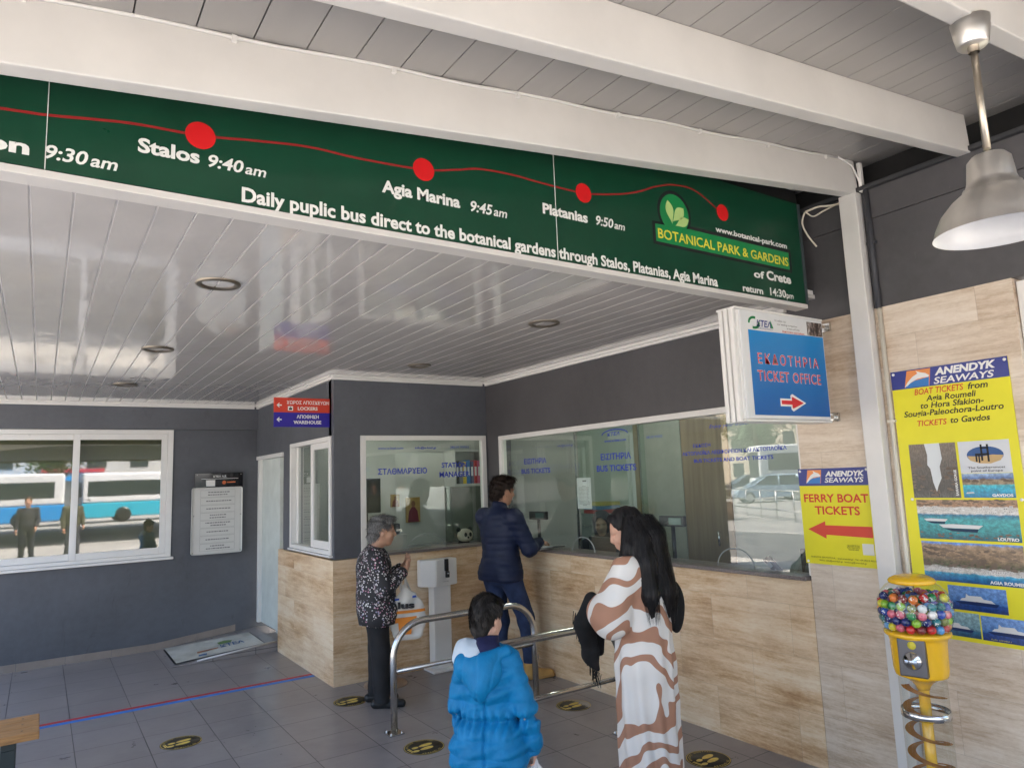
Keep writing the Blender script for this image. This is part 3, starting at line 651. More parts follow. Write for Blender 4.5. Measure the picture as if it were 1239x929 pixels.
m = MB(); ft(m, 'ANENDYK', 2.443, 2.203, 1.688, .030, bold=.04, shear=.2); ft(m, 'SEAWAYS', 2.449, 2.21, 1.653, .028, bold=.02, shear=.2); m.build('header_lettering', LETTER, fs)
m = MB(); ft(m, 'FERRY BOAT', 2.595, 2.194, 1.539, .048, bold=.025); ft(m, 'TICKETS', 2.53, 2.251, 1.468, .048, bold=.025)
m.build('lettering', RED, fs)
m = MB(); poly(m, [(0, .052), (.114, .101), (.1145, .078), (.397, .078), (.397, .016), (.1155, .023), (.114, 0)], (XP, 2.586, 1.326), NY, ZZ, .0006); m.build('arrow', flat('arrow_red', (.62, .07, .045), .4), fs)
m = MB(); ft(m, 'ΣΚΑΝΑΡΕΤΕ ΕΔΩ', 2.349, 2.272, 1.290, .008); ft(m, 'BOOK YOUR TICKETS', 2.349, 2.272, 1.279, .008); ft(m, 'ONLINE HERE', 2.342, 2.28, 1.268, .008); ft(m, 'ANENDYK SEAWAYS S.A.   www.anendyk.gr   Tel. +30 28210 95511', 2.584, 2.185, 1.213, .009); ft(m, 'Sfakia: info@anendyk.gr  booking@anendyk.gr', 2.531, 2.241, 1.196, .009); m.build('small_print', INK, fs)
m = MB(); poly(m, [(0, 0), (.066, 0), (.066, .062), (0, .062)], (XP, 2.258, 1.247), NY, ZZ, .0006); m.build('blank_panel', flat('panel_white', (.68, .68, .64), .5), fs)
def screws(parent, pts):
    m = MB()
    for yy, zz in pts: m.lathe([(0, .004), (.006, .004), (.008, 0)], (0, 0, 0), 10, Matrix.Translation((XP-.0004, yy, zz)) @ Matrix.Rotation(R(-90), 4, 'Y'))
    m.build('screw_cap', LETTER, parent)
screws(fs, [(2.608, 1.722), (2.19, 1.722), (2.605, 1.19)])

ps = thing('ferry_poster', 'tall yellow boat ticket poster with sea photographs right of the column', 'poster', (XA, 1.7, 1.5))
m = MB(); m.box(XP, XA-.002, 1.431, 1.996, .861, 2.243); m.build('board', YEL, ps)
m = MB(); poly(m, [(0, 0), (.565, 0), (.565, .0995), (0, .0995)], (XP, 1.996, 2.1435), NY, ZZ, .0006); m.build('header', NAVY, ps)
emblem(ps, 1.928, 1.80, 2.148, 2.238)
m = MB(); ft(m, 'ANENDYK', 1.769, 1.484, 2.197, .037, bold=.045, shear=.2); ft(m, 'SEAWAYS', 1.778, 1.495, 2.152, .034, bold=.02, shear=.2); m.build('header_lettering', LETTER, ps)
m = MB(); ft(m, 'BOAT TICKETS', 1.881, 1.64, 2.105, .032, bold=.015, shear=.2); ft(m, 'TICKETS', 1.884, 1.737, 1.939, .030, bold=.015, shear=.2); m.build('red_lettering', RED, ps)
m = MB(); ft(m, 'from', 1.62, 1.529, 2.105, .032, bold=.018, shear=.2); ft(m, 'Agia Roumeli', 1.826, 1.586, 2.067, .031, bold=.018, shear=.2); ft(m, 'to Hora Sfakion-', 1.858, 1.556, 2.030, .031, bold=.018, shear=.2)
ft(m, 'Sougia-Paleochora-Loutro', 1.948, 1.473, 1.992, .031, bold=.018, shear=.2); ft(m, 'to Gavdos', 1.72, 1.538, 1.943, .031, bold=.018, shear=.2); m.build('lettering', INK, ps)
def pic_mat(name, stops, nscale=30, amt=.12, stretch=(1, .5, 1), interp='LINEAR'):
    t = NT(name); uv = t.coords('UV'); mp = t.coords('UV', (*stretch[:2], 1)); sx = t.n('ShaderNodeSeparateXYZ'); t.l(uv, sx.inputs[0])
    f = t.math('ADD', sx.outputs[1], t.math('MULTIPLY_ADD', t.noise(mp, nscale, 6, .65), amt*2, -amt))
    c = t.ramp(f, stops, interp); g = t.noise(mp, nscale*1.6, 6, .75)
    c = t.mix(.45, c, t.ramp(g, [(.40, (.12, .12, .12)), (.52, (.5, .5, .5)), (.62, (.92, .92, .92))]), 'OVERLAY'); t.bsdf(c, .32); return t.m
def picture(name, y0, y1, z0, z1, mat, lift=.0006):
    m = MB(); poly(m, [(0, 0), (y0-y1, 0), (y0-y1, z1-z0), (0, z1-z0)], (XP, y0, z0), NY, ZZ, lift)
    o = m.build(name, mat, ps); uvl = o.data.uv_layers[0].data
    off = root_off(ps)
    for lp in o.data.loops:
        p = o.data.vertices[lp.vertex_index].co+off; uvl[lp.index].uv = ((y0-p.y)/(y0-y1), (p.z-z0)/(z1-z0))
    return o
def houses(parent, y0, z0, w, h_, n, seed):
    r_ = random.Random(seed); A, B = MB(), MB()
    for i in range(n):
        u = r_.uniform(0, w); v = r_.uniform(0, h_)*(.5+.5*r_.random()); a = r_.uniform(.008, .026); b = r_.uniform(.005, .012)
        poly(A, [(u, v), (min(u+a, w+.01), v), (min(u+a, w+.01), v+b), (u, v+b)], (XP, y0, z0), NY, ZZ, .0008+.00002*i)
        for k in range(2): poly(B, [(u+a*(.2+.4*k), v+b*.3), (u+a*(.32+.4*k), v+b*.3), (u+a*(.32+.4*k), v+b*.65), (u+a*(.2+.4*k), v+b*.65)], (XP, y0, z0), NY, ZZ, .0009+.00002*i)
    A.build('white_houses', flat('picture_house', (.60, .58, .55), .5, .2), parent); B.build('house_windows', flat('picture_dark', (.06, .06, .07), .5), parent)
def shrubs(parent, y0, z0, w, h_, n, seed, skew=0.0, colr=(.035, .05, .02)):
    r_ = random.Random(seed); A = MB()
    for i in range(n):
        u = r_.uniform(0, w); v = r_.uniform(0, h_); k = r_.uniform(.003, .011); v2 = v+skew*(w-u)
        P = [(u+k*1.5*math.cos(a)*r_.uniform(.6, 1.2), v2+k*.6*math.sin(a)*r_.uniform(.6, 1.2)) for a in [j*.7 for j in range(9)]]; P = [(min(max(x_, 0), w), min(max(z_, 0), .19)) for x_, z_ in P]; poly(A, P, (XP, y0, z0), NY, ZZ, .0007+.000004*i)
    A.build('scrub', flat('picture_scrub', colr, .6, .3), parent)
g1 = picture('gorge_photo', 1.943, 1.712, 1.564, 1.844, pic_mat('gorge', [(0, (.10, .10, .09)), (.15, (.05, .045, .04)), (.6, (.10, .085, .07)), (1, (.17, .13, .10))], 9, .3, (2.5, 1)))
m = MB(); poly(m, [(.08, .28), (.155, .28), (.160, .20), (.145, .16), (.148, .10), (.128, .06), (.118, .03), (.105, .08), (.098, .15), (.085, .17), (.09, .22)], (XP, 1.943, 1.564), NY, ZZ, .0012); m.build('sky_gap', flat('picture_sky', (.62, .65, .66), .4), g1)
shrubs(g1, 1.943, 1.60, .07, .16, 24, 10, 0, (.16, .12, .09)); shrubs(g1, 1.785, 1.60, .07, .16, 24, 11, 0, (.20, .13, .09)); shrubs(g1, 1.86, 1.575, .05, .03, 14, 12, 0, (.12, .20, .04))
m = MB(); m.text('SAMARIA GORGE', (XP-.0012, 1.722, 1.575), ZZ, YY, .13, .012, bold=.03); m.build('caption', LETTER, g1)
g2 = picture('island_photo', 1.700, 1.471, 1.686, 1.844, flat('picture_pale', (.55, .57, .60), .35))
m = MB(); disc(m, (.118, .088), .082, (XP, 1.700, 1.686), NY, ZZ, .0010, 28, .042); m.build('sky_oval', flat('picture_blue', (.03, .09, .25), .4), g2)
m = MB(); poly(m, [(.038, .085), (.05, .062), (.09, .047), (.14, .045), (.185, .060), (.199, .084), (.15, .088), (.10, .08)], (XP, 1.700, 1.686), NY, ZZ, .0014); m.build('sand', flat('picture_sand', (.52, .36, .17), .5), g2)
m = MB()
for u0, u1, v0, v1 in ((.075, .083, .055, .09), (.128, .137, .055, .14), (.10, .109, .06, .14), (.075, .137, .086, .096), (.10, .137, .118, .126), (.088, .095, .05, .09)): poly(m, [(u0, v0), (u1, v0), (u1, v1), (u0, v1)], (XP, 1.700, 1.686), NY, ZZ, .0018)
m.text('The Southernmost', (XP-.0012, 1.665, 1.708), NY, ZZ, .165, .011, bold=.01); m.text('point of Europe', (XP-.0012, 1.652, 1.692), NY, ZZ, .14, .011, bold=.01); m.build('chair_monument', INK, g2)
g3 = picture('coast_photo', 1.699, 1.471, 1.565, 1.684, pic_mat('cove', [(0, (.005, .16, .34)), (.35, (.01, .34, .48)), (.5, (.03, .42, .50)), (.56, (.22, .17, .10)), (.72, (.30, .24, .15)), (.8, (.06, .14, .34)), (1, (.30, .42, .58))], 7, .06))
shrubs(g3, 1.699, 1.640, .225, .016, 30, 13, 0, (.10, .08, .05)); m = MB(); poly(m, [(.012, .02), (.05, .022), (.046, .028), (.016, .027)], (XP, 1.699, 1.565), NY, ZZ, .0012); m.build('boat', flat('picture_white', (.62, .63, .63), .4), g3)
m = MB(); ft(m, 'GAVDOS', 1.572, 1.482, 1.571, .013, bold=.04); m.build('caption', LETTER, g3)
g4 = picture('harbour_photo', 1.936, 1.470, 1.355, 1.555, pic_mat('harbour', [(0, (.005, .09, .13)), (.25, (.02, .26, .27)), (.5, (.04, .33, .35)), (.62, (.01, .16, .28)), (.66, (.62, .60, .57)), (.80, (.60, .58, .55)), (.84, (.32, .18, .10)), (1, (.36, .22, .13))], 14, .05))
def boat(parent, o, L, H, mast=False):
    m = MB(); poly(m, [(0, H*.5), (L*.1, H*.05), (L*.9, 0), (L, H*.5), (L*.3, H*.62)], o, NY, ZZ, .0012); m.build('hull', flat('picture_white', (.62, .63, .63), .4), parent)
    m = MB(); poly(m, [(L*.08, 0), (L*.9, -H*.05), (L*.86, -H*.5), (L*.3, -H*.42)], o, NY, ZZ, .0010); m.build('water_shadow', flat('picture_deep', (.004, .03, .07), .4), parent)
houses(g4, 1.93, 1.488, .45, .030, 60, 3); shrubs(g4, 1.936, 1.525, .46, .028, 40, 4, 0, (.10, .06, .03))
shrubs(g4, 1.93, 1.36, .45, .03, 26, 9, 0, (.006, .07, .09))
boat(g4, (XP, 1.835, 1.412), .205, .034); boat(g4, (XP, 1.905, 1.445), .115, .024)
m = MB(); ft(m, 'LOUTRO', 1.572, 1.482, 1.361, .014, bold=.04); m.build('caption', LETTER, g4)
g5 = picture('village_photo', 1.933, 1.470, 1.145, 1.342, pic_mat('village', [(0, (.004, .05, .20)), (.14, (.01, .18, .38)), (.22, (.05, .30, .45)), (.25, (.55, .53, .50)), (.36, (.45, .42, .38)), (.42, (.06, .08, .035)), (.6, (.24, .16, .095)), (.86, (.30, .20, .12)), (.93, (.30, .22, .16)), (.97, (.12, .26, .60))], 9, .10))
houses(g5, 1.925, 1.192, .45, .020, 55, 5); shrubs(g5, 1.933, 1.215, .46, .035, 90, 6); shrubs(g5, 1.933, 1.235, .30, .04, 90, 7, .16); shrubs(g5, 1.85, 1.25, .36, .06, 26, 8)
m = MB(); ft(m, 'AGIA ROUMELI', 1.63, 1.475, 1.152, .015, bold=.04); m.build('caption', LETTER, g5)
SEA = [(0, (.006, .03, .16)), (.3, (.012, .07, .28)), (.36, (.05, .16, .42)), (.6, (.12, .26, .55)), (1, (.16, .30, .60))]
def ferry(parent, o, s_, dark=False):
    m = MB(); poly(m, [(0, .012*s_), (.025*s_, .002*s_), (.17*s_, 0), (.18*s_, .014*s_), (.09*s_, .017*s_)], o, NY, ZZ, .0012); m.build('hull', flat('picture_hull', (.012, .03, .11), .4), parent)
    m = MB(); poly(m, [(.02*s_, .0165*s_), (.165*s_, .0155*s_), (.15*s_, .028*s_), (.12*s_, .030*s_), (.11*s_, .042*s_), (.06*s_, .040*s_), (.05*s_, .05*s_), (.046*s_, .03*s_), (.03*s_, .027*s_)], o, NY, ZZ, .0012); m.build('superstructure', flat('picture_white', (.62, .63, .63), .4), parent)
g6 = picture('ferry_photo', 1.828, 1.566, 1.012, 1.129, pic_mat('sea_a', SEA, 9, .05)); ferry(g6, (XP, 1.80, 1.040), 1.1)
g7 = picture('ferry_photo', 1.935, 1.698, .881, 1.000, pic_mat('sea_b', [(0, (.008, .05, .12)), (.25, (.02, .12, .22)), (.4, (.16, .30, .36)), (1, (.28, .45, .50))], 9, .06)); ferry(g7, (XP, 1.90, .905), .95)
g8 = picture('ferry_photo', 1.692, 1.440, .880, .996, pic_mat('sea_c', SEA, 8, .06)); ferry(g8, (XP, 1.67, .91), 1.1)
m = MB(); ft(m, 'Ro/Ro SAMARIA I', 1.655, 1.57, .886, .007); m.build('caption', flat('caption_yellow', (.6, .55, .1), .4), g8)
screws(ps, [(1.982, 2.228), (1.445, 2.228), (1.955, 1.556), (1.45, 1.556)])

# ================================================================== lockers sign on the booth corner
ls = thing('lockers_sign', 'small red and blue sign for lockers and warehouse on the booth corner', 'sign', (2.2, 6.35, 2.4))
yk = 6.335
m = MB(); m.box(1.704, 2.225, yk+.002, yk+.022, 2.414, 2.546, .001); m.build('red_panel', RED, ls)
m = MB(); m.box(1.704, 2.225, yk+.002, yk+.022, 2.282, 2.4135, .001); m.build('blue_panel', flat('sign_violet_blue', (.03, .02, .28), .4), ls)
m = MB(); m.box(2.2255, 2.275, yk-.005, yk+.03, 2.272, 2.556, .012, 3)
for zz in (2.29, 2.41, 2.54): m.sphere((2.25, yk-.005, zz), .005, 8)
m.build('bracket', PVC, ls)
m = MB()
kt = lambda s, a, b, z, cap, **k: m.text(s, (a, yk+.0016, z), XX, ZZ, b-a, cap, **k)
kt('ΧΩΡΟΣ ΑΠΟΣΚΕΥΩΝ', 1.814, 2.206, 2.490, .030, bold=.02); kt('LOCKERS', 1.915, 2.098, 2.437, .030, bold=.03); kt('ΑΠΟΘΗΚΗ', 1.905, 2.108, 2.361, .030, bold=.03); kt('WAREHOUSE', 1.877, 2.132, 2.311, .030, bold=.03)
for zz in (2.478, 2.348):
    poly(m, [(1.725, zz), (1.748, zz+.022), (1.754, zz+.016), (1.742, zz+.005), (1.772, zz+.005), (1.772, zz-.005), (1.742, zz-.005), (1.754, zz-.016), (1.748, zz-.022)], (0, yk+.0016, 0), XX, ZZ, .0004)
m.build('lettering', LETTER, ls)
m = MB(); poly(m, [(1.826, 2.43), (1.872, 2.43), (1.872, 2.47), (1.826, 2.47)], (0, yk+.0016, 0), XX, ZZ, .0003); pi = m.build('pictogram', LETTER, ls)
m = MB(); poly(m, [(1.835, 2.437), (1.864, 2.437), (1.864, 2.454), (1.835, 2.454)], (0, yk+.0016, 0), XX, ZZ, .0008); poly(m, [(1.842, 2.456), (1.857, 2.456), (1.854, 2.464), (1.845, 2.464)], (0, yk+.0016, 0), XX, ZZ, .0008); m.build('suitcase_mark', INK, pi)

# ================================================================== directory board
db = thing('directory_board', 'black and white directory board screwed to the far grey wall', 'notice board', (1.75, YC, 1.5))
yd = YC-.075
m = MB(); m.box(1.497, 2.035, yd, yd+.012, 1.60, 1.946, .002); m.build('black_plate', pbr('black_acrylic', (.012, .012, .014), .08), db)
m = MB(); m.box(1.467, 2.027, yd-.012, yd-.002, 1.006, 1.776, .03, 3); wp = m.build('white_plate', flat('plate_white', (.60, .60, .58), .35), db)
m = MB(); random.seed(5)
for k in range(8):
    z1 = 1.745-k*.0885
    for (u0, u1, v0, v1) in ((1.56, 1.945, z1-.001, z1+.001), (1.56, 1.945, z1-.081, z1-.079), (1.56, 1.562, z1-.08, z1), (1.943, 1.945, z1-.08, z1)): poly(m, [(u0, v0), (u1, v0), (u1, v1), (u0, v1)], (0, yd-.0125, 0), XX, ZZ, .0002)
m.build('row_frame', pbr('row_line', (.25, .25, .25), .5), wp)
m = MB()
for k, nl in enumerate((2, 1, 1, 2, 2, 1, 1, 2)):
    z1 = 1.745-k*.0885
    for j in range(nl):
        zz = z1-.045+(.014 if nl == 2 and j == 0 else (-.016 if nl == 2 else 0)); w = random.uniform(.13, .27); u = 1.752-w/2
        while u < 1.752+w/2:
            l = random.uniform(.012, .03); poly(m, [(u, zz), (u+l, zz), (u+l, zz+.011), (u, zz+.011)], (0, yd-.0125, 0), XX, ZZ, .0003); u += l+.006
m.build('faint_print', pbr('faint_print', (.16, .16, .17), .5), wp)
m = MB(); poly(m, [(1.62, 1.79), (1.72, 1.79), (1.72, 1.862), (1.62, 1.862)], (0, yd, 0), XX, ZZ, .0006); poly(m, [(1.57, 1.874), (1.98, 1.874), (1.98, 1.878), (1.57, 1.878)], (0, yd, 0), XX, ZZ, .0006); m.text('ΚΤΕΛ Α.Ε.', (1.70, yd, 1.893), XX, ZZ, .15, .022, bold=.02); m.build('label_mark', LETTER, db)
m = MB(); disc(m, (1.82, 1.83), .022, (0, yd, 0), XX, ZZ, .0006); poly(m, [(1.85, 1.825), (1.95, 1.825), (1.95, 1.84), (1.85, 1.84)], (0, yd, 0), XX, ZZ, .0006); m.build('orange_mark', flat('mark_orange', (.5, .14, .05), .4), db)
m = MB()
for u, v in ((1.52, 1.925), (2.01, 1.925), (1.485, 1.03), (2.01, 1.03), (1.49, 1.45), (2.01, 1.45)): m.sphere((u, yd-.006 if v > 1.8 else yd-.014, v), .007, 8)
m.build('screw', STEEL, db)

# ================================================================== downlights
def downlight(c, lb, first=[None]):
    if first[0] is None:
        d = thing('downlight', lb, 'ceiling light', c, 'recessed lights in the slatted ceiling')
        x, yy, z = c
        m = MB(); m.lathe([(.070, .010), (.078, -.004), (.092, -.012), (.104, -.009), (.106, .0)], c, 36); m.build('ring', pbr('bronze_ring', (.22, .19, .15), .35, .8), d)
        m = MB(); m.lathe([(0, .006), (.070, .004)], c, 24); m.build('diffuser', pbr('frosted_lens', (.42, .44, .40), .25, 0, .25, 30), d)
        first[0] = d; return d
    d = copy_tree(first[0]); d.location = c; d['label'] = lb; return d
zc = ZC-.0005
downlight((.689, 3.59, zc), 'recessed ceiling light closest to the banner on the left side'); downlight((.655, 5.473, zc), 'recessed ceiling light in the middle of the left row'); downlight((.624, 7.416, zc), 'recessed ceiling light closest to the far wall')
downlight((2.734, 3.647, zc), 'recessed ceiling light in front of the bus ticket window'); downlight((2.718, 5.476, zc), 'recessed ceiling light in front of the manager window')

# ================================================================== pendant lamp
pd = thing('pendant_lamp', 'brushed aluminium pendant lamp with bell shade hanging from the canopy beam', 'lamp', (2.36, .85, 2.3))
LX, LY = 2.39, .866
m = MB(); m.lathe([(.0, .0), (.056, 0), (.050, -.045), (.044, -.080), (.039, -.086), (0, -.086)], (LX, LY, roofz(LX)-.201), 32); m.build('canopy_cup', ALU, pd)
zt = roofz(LX)-.288
m = MB(); m.tube([(LX, LY, zt+.01), (LX, LY, 2.70)], .0105, 12); m.lathe([(.016, .01), (.016, -.02)], (LX, LY, zt), 12); m.build('rod', pbr('tan_rod', (.50, .44, .36), .35, .9), pd)
SP = [(0, .34), (.022, .338), (.055, .325), (.070, .305), (.078, .22), (.086, .19), (.094, .188), (.098, .172), (.105, .168), (.135, .14), (.172, .09), (.195, .035), (.2035, .0), (.2065, -.004)]; ks = .84
m = MB(); m.lathe([(r_*ks, z_*.74) for r_, z_ in SP], (LX, LY, 2.437), 56); sh = m.build('shade', ALU, pd)
m = MB(); m.lathe([(r_*ks, z_*.74) for r_, z_ in [(.2065, -.0035), (.199, .0), (.190, .034), (.167, .088), (.130, .137), (.09, .168), (.07, .22), (0, .24)]], (LX, LY, 2.437), 56); m.build('shade_lining', pbr('white_enamel', (.62, .63, .65), .3), sh)

# ================================================================== queue rails
def rail(x0, x1, y, ztop, zlow, lb):
    t_ = thing('queue_rail', lb, 'railing', ((x0+x1)/2, y, 0), 'steel queue rails')
    rc = .24; P = [(x0, y, 0)]
    for i in range(13): a = math.pi-i*math.pi/24; P.append((x0+rc+rc*math.cos(a), y, ztop-rc+rc*math.sin(a)))
    for i in range(13): a = math.pi/2-i*math.pi/24; P.append((x1-rc+rc*math.cos(a), y, ztop-rc+rc*math.sin(a)))
    P.append((x1, y, 0)); m = MB(); m.tube(P, .0245, 16); m.build('hoop', STEEL, t_)
    m = MB(); m.tube([(x0+.02, y, zlow), (x1-.02, y, zlow)], .016, 12); m.build('lower_bar', STEEL, t_)
    for x in (x0, x1):
        m = MB(); m.box(x-.055, x+.055, y-.055, y+.055, .001, .009, .002)
        for dx in (-.04, .04):
            for dy in (-.04, .04): m.lathe([(.008, .0), (.008, .006), (.004, .012), (0, .012)], (x+dx, y+dy, .009), 8)
        m.build('base_plate', STEEL, t_)
rail(2.145, 3.379, 4.83, .742, .415, 'steel hoop rail behind the boy, in front of the white dispenser'); rail(2.2, 3.361, 3.789, .735, .370, 'steel hoop rail passing beside the woman in the patterned dress')

# ================================================================== sanitiser dispenser
DISPW = pbr('dispenser_white', (.78, .77, .75), .35, 0, .03, 4)
ds = thing('sanitiser_stand', 'white sanitiser dispenser on a white column against the booth', 'dispenser', (3.2, 6.12, 0))
m = MB()
m.prism([(3.01, 6.12), (3.125, 6.03), (3.375, 6.075), (3.375, 6.20), (3.01, 6.20)], (0, 0, .765), XX, YY, .245); bmesh.ops.bevel(m.bm, geom=m.bm.edges[:], offset=.006, segments=2, affect='EDGES'); bx = m.build('box', DISPW, ds)
m = MB(); m.box(3.12, 3.30, 6.075, 6.19, .02, .764, .006); m.build('post', DISPW, ds)
m = MB(); m.box(3.06, 3.33, 5.99, 6.20, .001, .019, .004); m.build('base_plate', DISPW, ds)
m = MB(); m.box(3.225, 3.262, 6.03, 6.052, .90, 1.012, .004); m.box(3.232, 3.264, 6.018, 6.05, .84, .90, .006); m.build('pump', BLACK, bx)
m = MB(); m.sphere((3.246, 6.014, .88), .009, 10); m.build('button', CHROME, bx)
m = MB(); m.text('ΑΝΤΙΣΗΠΤΙΚΟ', (3.20, 6.0415, .80), Vector((.984, .177, 0)), ZZ, .07, .010); m.build('label_print', pbr('grey_print', (.3, .3, .3), .5), bx)

# stanchion behind the lady
st = thing('queue_stanchion', 'queue stanchion on a round steel base behind the elderly woman', 'stanchion', (2.59, 6.0, 0))
m = MB(); m.lathe([(0, .022), (.06, .021), (.185, .012), (.19, .002), (.19, 0), (0, 0)], (2.59, 6.0, .001), 48); m.build('base', pbr('satin_base', (.42, .33, .26), .3, .7), st)
m = MB(); m.tube([(2.52, 6.0, .02), (2.52, 6.0, .86)], .019, 12); m.build('post', STEEL, st)

# ================================================================== floor stickers and tapes
def sticker(x, y_, rot, lb, worn=False):
    s_ = thing('floor_sticker', lb, 'floor sticker', (x, y_, .0), 'round distance stickers on the floor'); Rr = .135
    M = Matrix.Translation((x, y_, 0)) @ Matrix.Rotation(R(rot), 4, 'Z')
    def fin(m, nm, mt): bmesh.ops.transform(m.bm, matrix=M, verts=m.bm.verts); return m.build(nm, mt, s_)
    m = MB(); m.lathe([(0, .0022), (Rr, .0021), (Rr, .0002)], (0, 0, 0), 48); fin(m, 'disc', STKW if worn else STK)
    m = MB(); O = (0, 0, .0024)
    ring = [(Rr*.96*math.cos(a), Rr*.96*math.sin(a)) for a in [i*math.pi/24 for i in range(49)]]
    ribbon(m, ring, .004, O, XX, YY, .0002)
    for sx, oy in ((1, .024), (-1, -.03)):
        yo = oy
        P = [(.015+.05*math.cos(a)*(1.0)+oy*.4, yo+.021*math.sin(a)*(1+.18*math.cos(a))) for a in [i*math.pi/12 for i in range(24)]]; poly(m, P, O, XX, YY, .0003)
        P = [(-.065+.024*math.cos(a)+oy*.4, yo+.016*math.sin(a)) for a in [i*math.pi/10 for i in range(20)]]; poly(m, P, O, XX, YY, .0003)
    fin(m, 'footprints', STKY)
    m = MB()
    def arc_text(s, r, a0, da, cap, inward):
        for i, ch in enumerate(s):
            if ch == ' ': continue
            a = R(a0+da*i); tdir = Vector((-math.sin(a), math.cos(a), 0))*(-1 if not inward else 1); nd = Vector((math.cos(a), math.sin(a), 0))*(1 if not inward else -1)
            p = Vector((r*math.cos(a), r*math.sin(a), .0026)); m.text(ch, p-tdir*.005, tdir, nd, .0, cap, bold=.02)
    arc_text('ΚΡΑΤΑΤΕ ΑΠΟΣΤΑΣΗ', .105, 150, -8, .014, False)
    if not worn: arc_text('ΑΣΦΑΛΕΙΑΣ', .122, 235, 8.5, .014, True)
    for k in range(2): poly(m, [(-.112+k*.011, -.035), (-.105+k*.011, -.035), (-.105+k*.011, .035), (-.112+k*.011, .035)], O, XX, YY, .0002)
    fin(m, 'lettering', STKY)
STK = pbr('sticker_black', (.030, .027, .022), .45, 0, .25, 30); STKY = pbr('sticker_yellow', (.72, .53, .12), .45, 0, .25, 40)
t = NT('sticker_worn'); v = t.coords('Object'); sp_ = t.n('ShaderNodeSeparateXYZ'); t.l(v, sp_.inputs[0])
t.bsdf(t.ramp(t.math('ADD', sp_.outputs[0], t.math('MULTIPLY', t.noise(v, 28, 5, .7), .16)), [(.135, (.032, .029, .024)), (.15, (.42, .42, .43))]), .45); STKW = t.m
sticker(2.173, 5.753, 5, 'round footprint sticker on the floor at the elderly woman\'s heels'); sticker(.896, 5.656, 8, 'round footprint sticker alone on the left floor between bench and booth'); sticker(2.195, 4.467, 5, 'round footprint sticker on the floor left of the boy in blue')
sticker(3.482, 4.485, 4, 'worn round sticker with a peeled white edge between the rails', True); sticker(3.47, 3.154, 5, 'round footprint sticker on the floor right of the patterned dress')
def tape(y0, y1, mat, lb):
    m = MB(); m.box(-3.0, 2.19, y0, y1, .0005, .0022); return tag(m.build('floor_tape', mat), lb, 'tape')
tape(6.772, 6.815, pbr('tape_red', (.50, .035, .045), .45, 0, .2, 4), 'red tape line stuck across the floor tiles'); tape(6.700, 6.752, pbr('tape_blue', (.035, .19, .62), .45, 0, .2, 4), 'blue tape line stuck across the floor tiles')

# mat on the ramp
mt_ = thing('door_mat', 'worn pale mat with a faded logo lying on the ramp', 'mat', (1.6, 8.4, 0))
def rz(x): return max(0.004, (x-RX0)*RZ/(RX1-RX0)+.004) if x < RX1 else RZ
def on_ramp(m, P, dz):
    Q = []
    # corner order follows the mat outline
    m.raw([(x, yy, rz(x)+dz) for x, yy in P], [tuple(range(len(P)))])
c4 = [(1.22, 8.09), (2.07, 8.02), (2.08, 8.74), (1.22, 8.90)]
def slopez(x): return .004+(min(x, RX1)-RX0)*(RZ-.004)/(RX1-RX0)
def mat_sheet(P, dz, n=12):
    m = MB(); V = []; F = []
    for i in range(n+1):
        u = i/n; a = Vector(P[0]).lerp(Vector(P[1]), u); b = Vector(P[3]).lerp(Vector(P[2]), u)
        for j in range(5):
            p = a.lerp(b, j/4); V.append((p.x, p.y, slopez(p.x)+dz))
    for i in range(n):
        for j in range(4): F.append((i*5+j, (i+1)*5+j, (i+1)*5+j+1, i*5+j+1))
    m.raw(V, F); return m
b4 = [(1.205, 8.075), (2.085, 8.005), (2.095, 8.755), (1.205, 8.915)]
m = mat_sheet(b4, .004); bmesh.ops.solidify(m.bm, geom=m.bm.faces[:], thickness=.004); m.build('rubber_edge', BLACK, mt_)
t = NT('worn_mat'); v = t.coords('Object'); f = t.noise(v, 3.5, 6, .65)
t.bsdf(t.ramp(f, [(.3, (.36, .35, .30)), (.5, (.50, .50, .45)), (.7, (.60, .60, .56))]), .75, 0, t.bump(t.noise(v, 180, 2), .3, .003))
mat_sheet(c4, .0095).build('carpet', t.m, mt_)
def mat_mark(name, mat, P):
    m = MB(); m.raw([(x, y_, slopez(x)+.0125) for x, y_ in P], [tuple(range(len(P)))]); m.build(name, mat, mt_)
mat_mark('green_mark', flat('mat_green', (.16, .26, .10), .8, .2), [(1.70, 8.46), (1.82, 8.45), (1.85, 8.53), (1.78, 8.60), (1.70, 8.57)])
m = MB(); m.text('ΚΤΕΛ', (1.69, 8.30, 0), Vector((.996, -.08, 0)), Vector((.08, .996, 0)), .24, .13, bold=.03)
for v_ in m.bm.verts: v_.co.z = slopez(v_.co.x)+.0128
m.build('blue_lettering', flat('mat_blue', (.09, .16, .30), .8, .2), mt_)
mat_mark('orange_mark', flat('mat_orange', (.34, .17, .10), .8, .2), [(1.45, 8.28), (1.66, 8.30), (1.67, 8.34), (1.46, 8.36)]); mat_mark('blue_mark', flat('mat_blue', (.09, .16, .30), .8, .2), [(1.44, 8.14), (1.52, 8.13), (1.53, 8.20), (1.45, 8.21)])

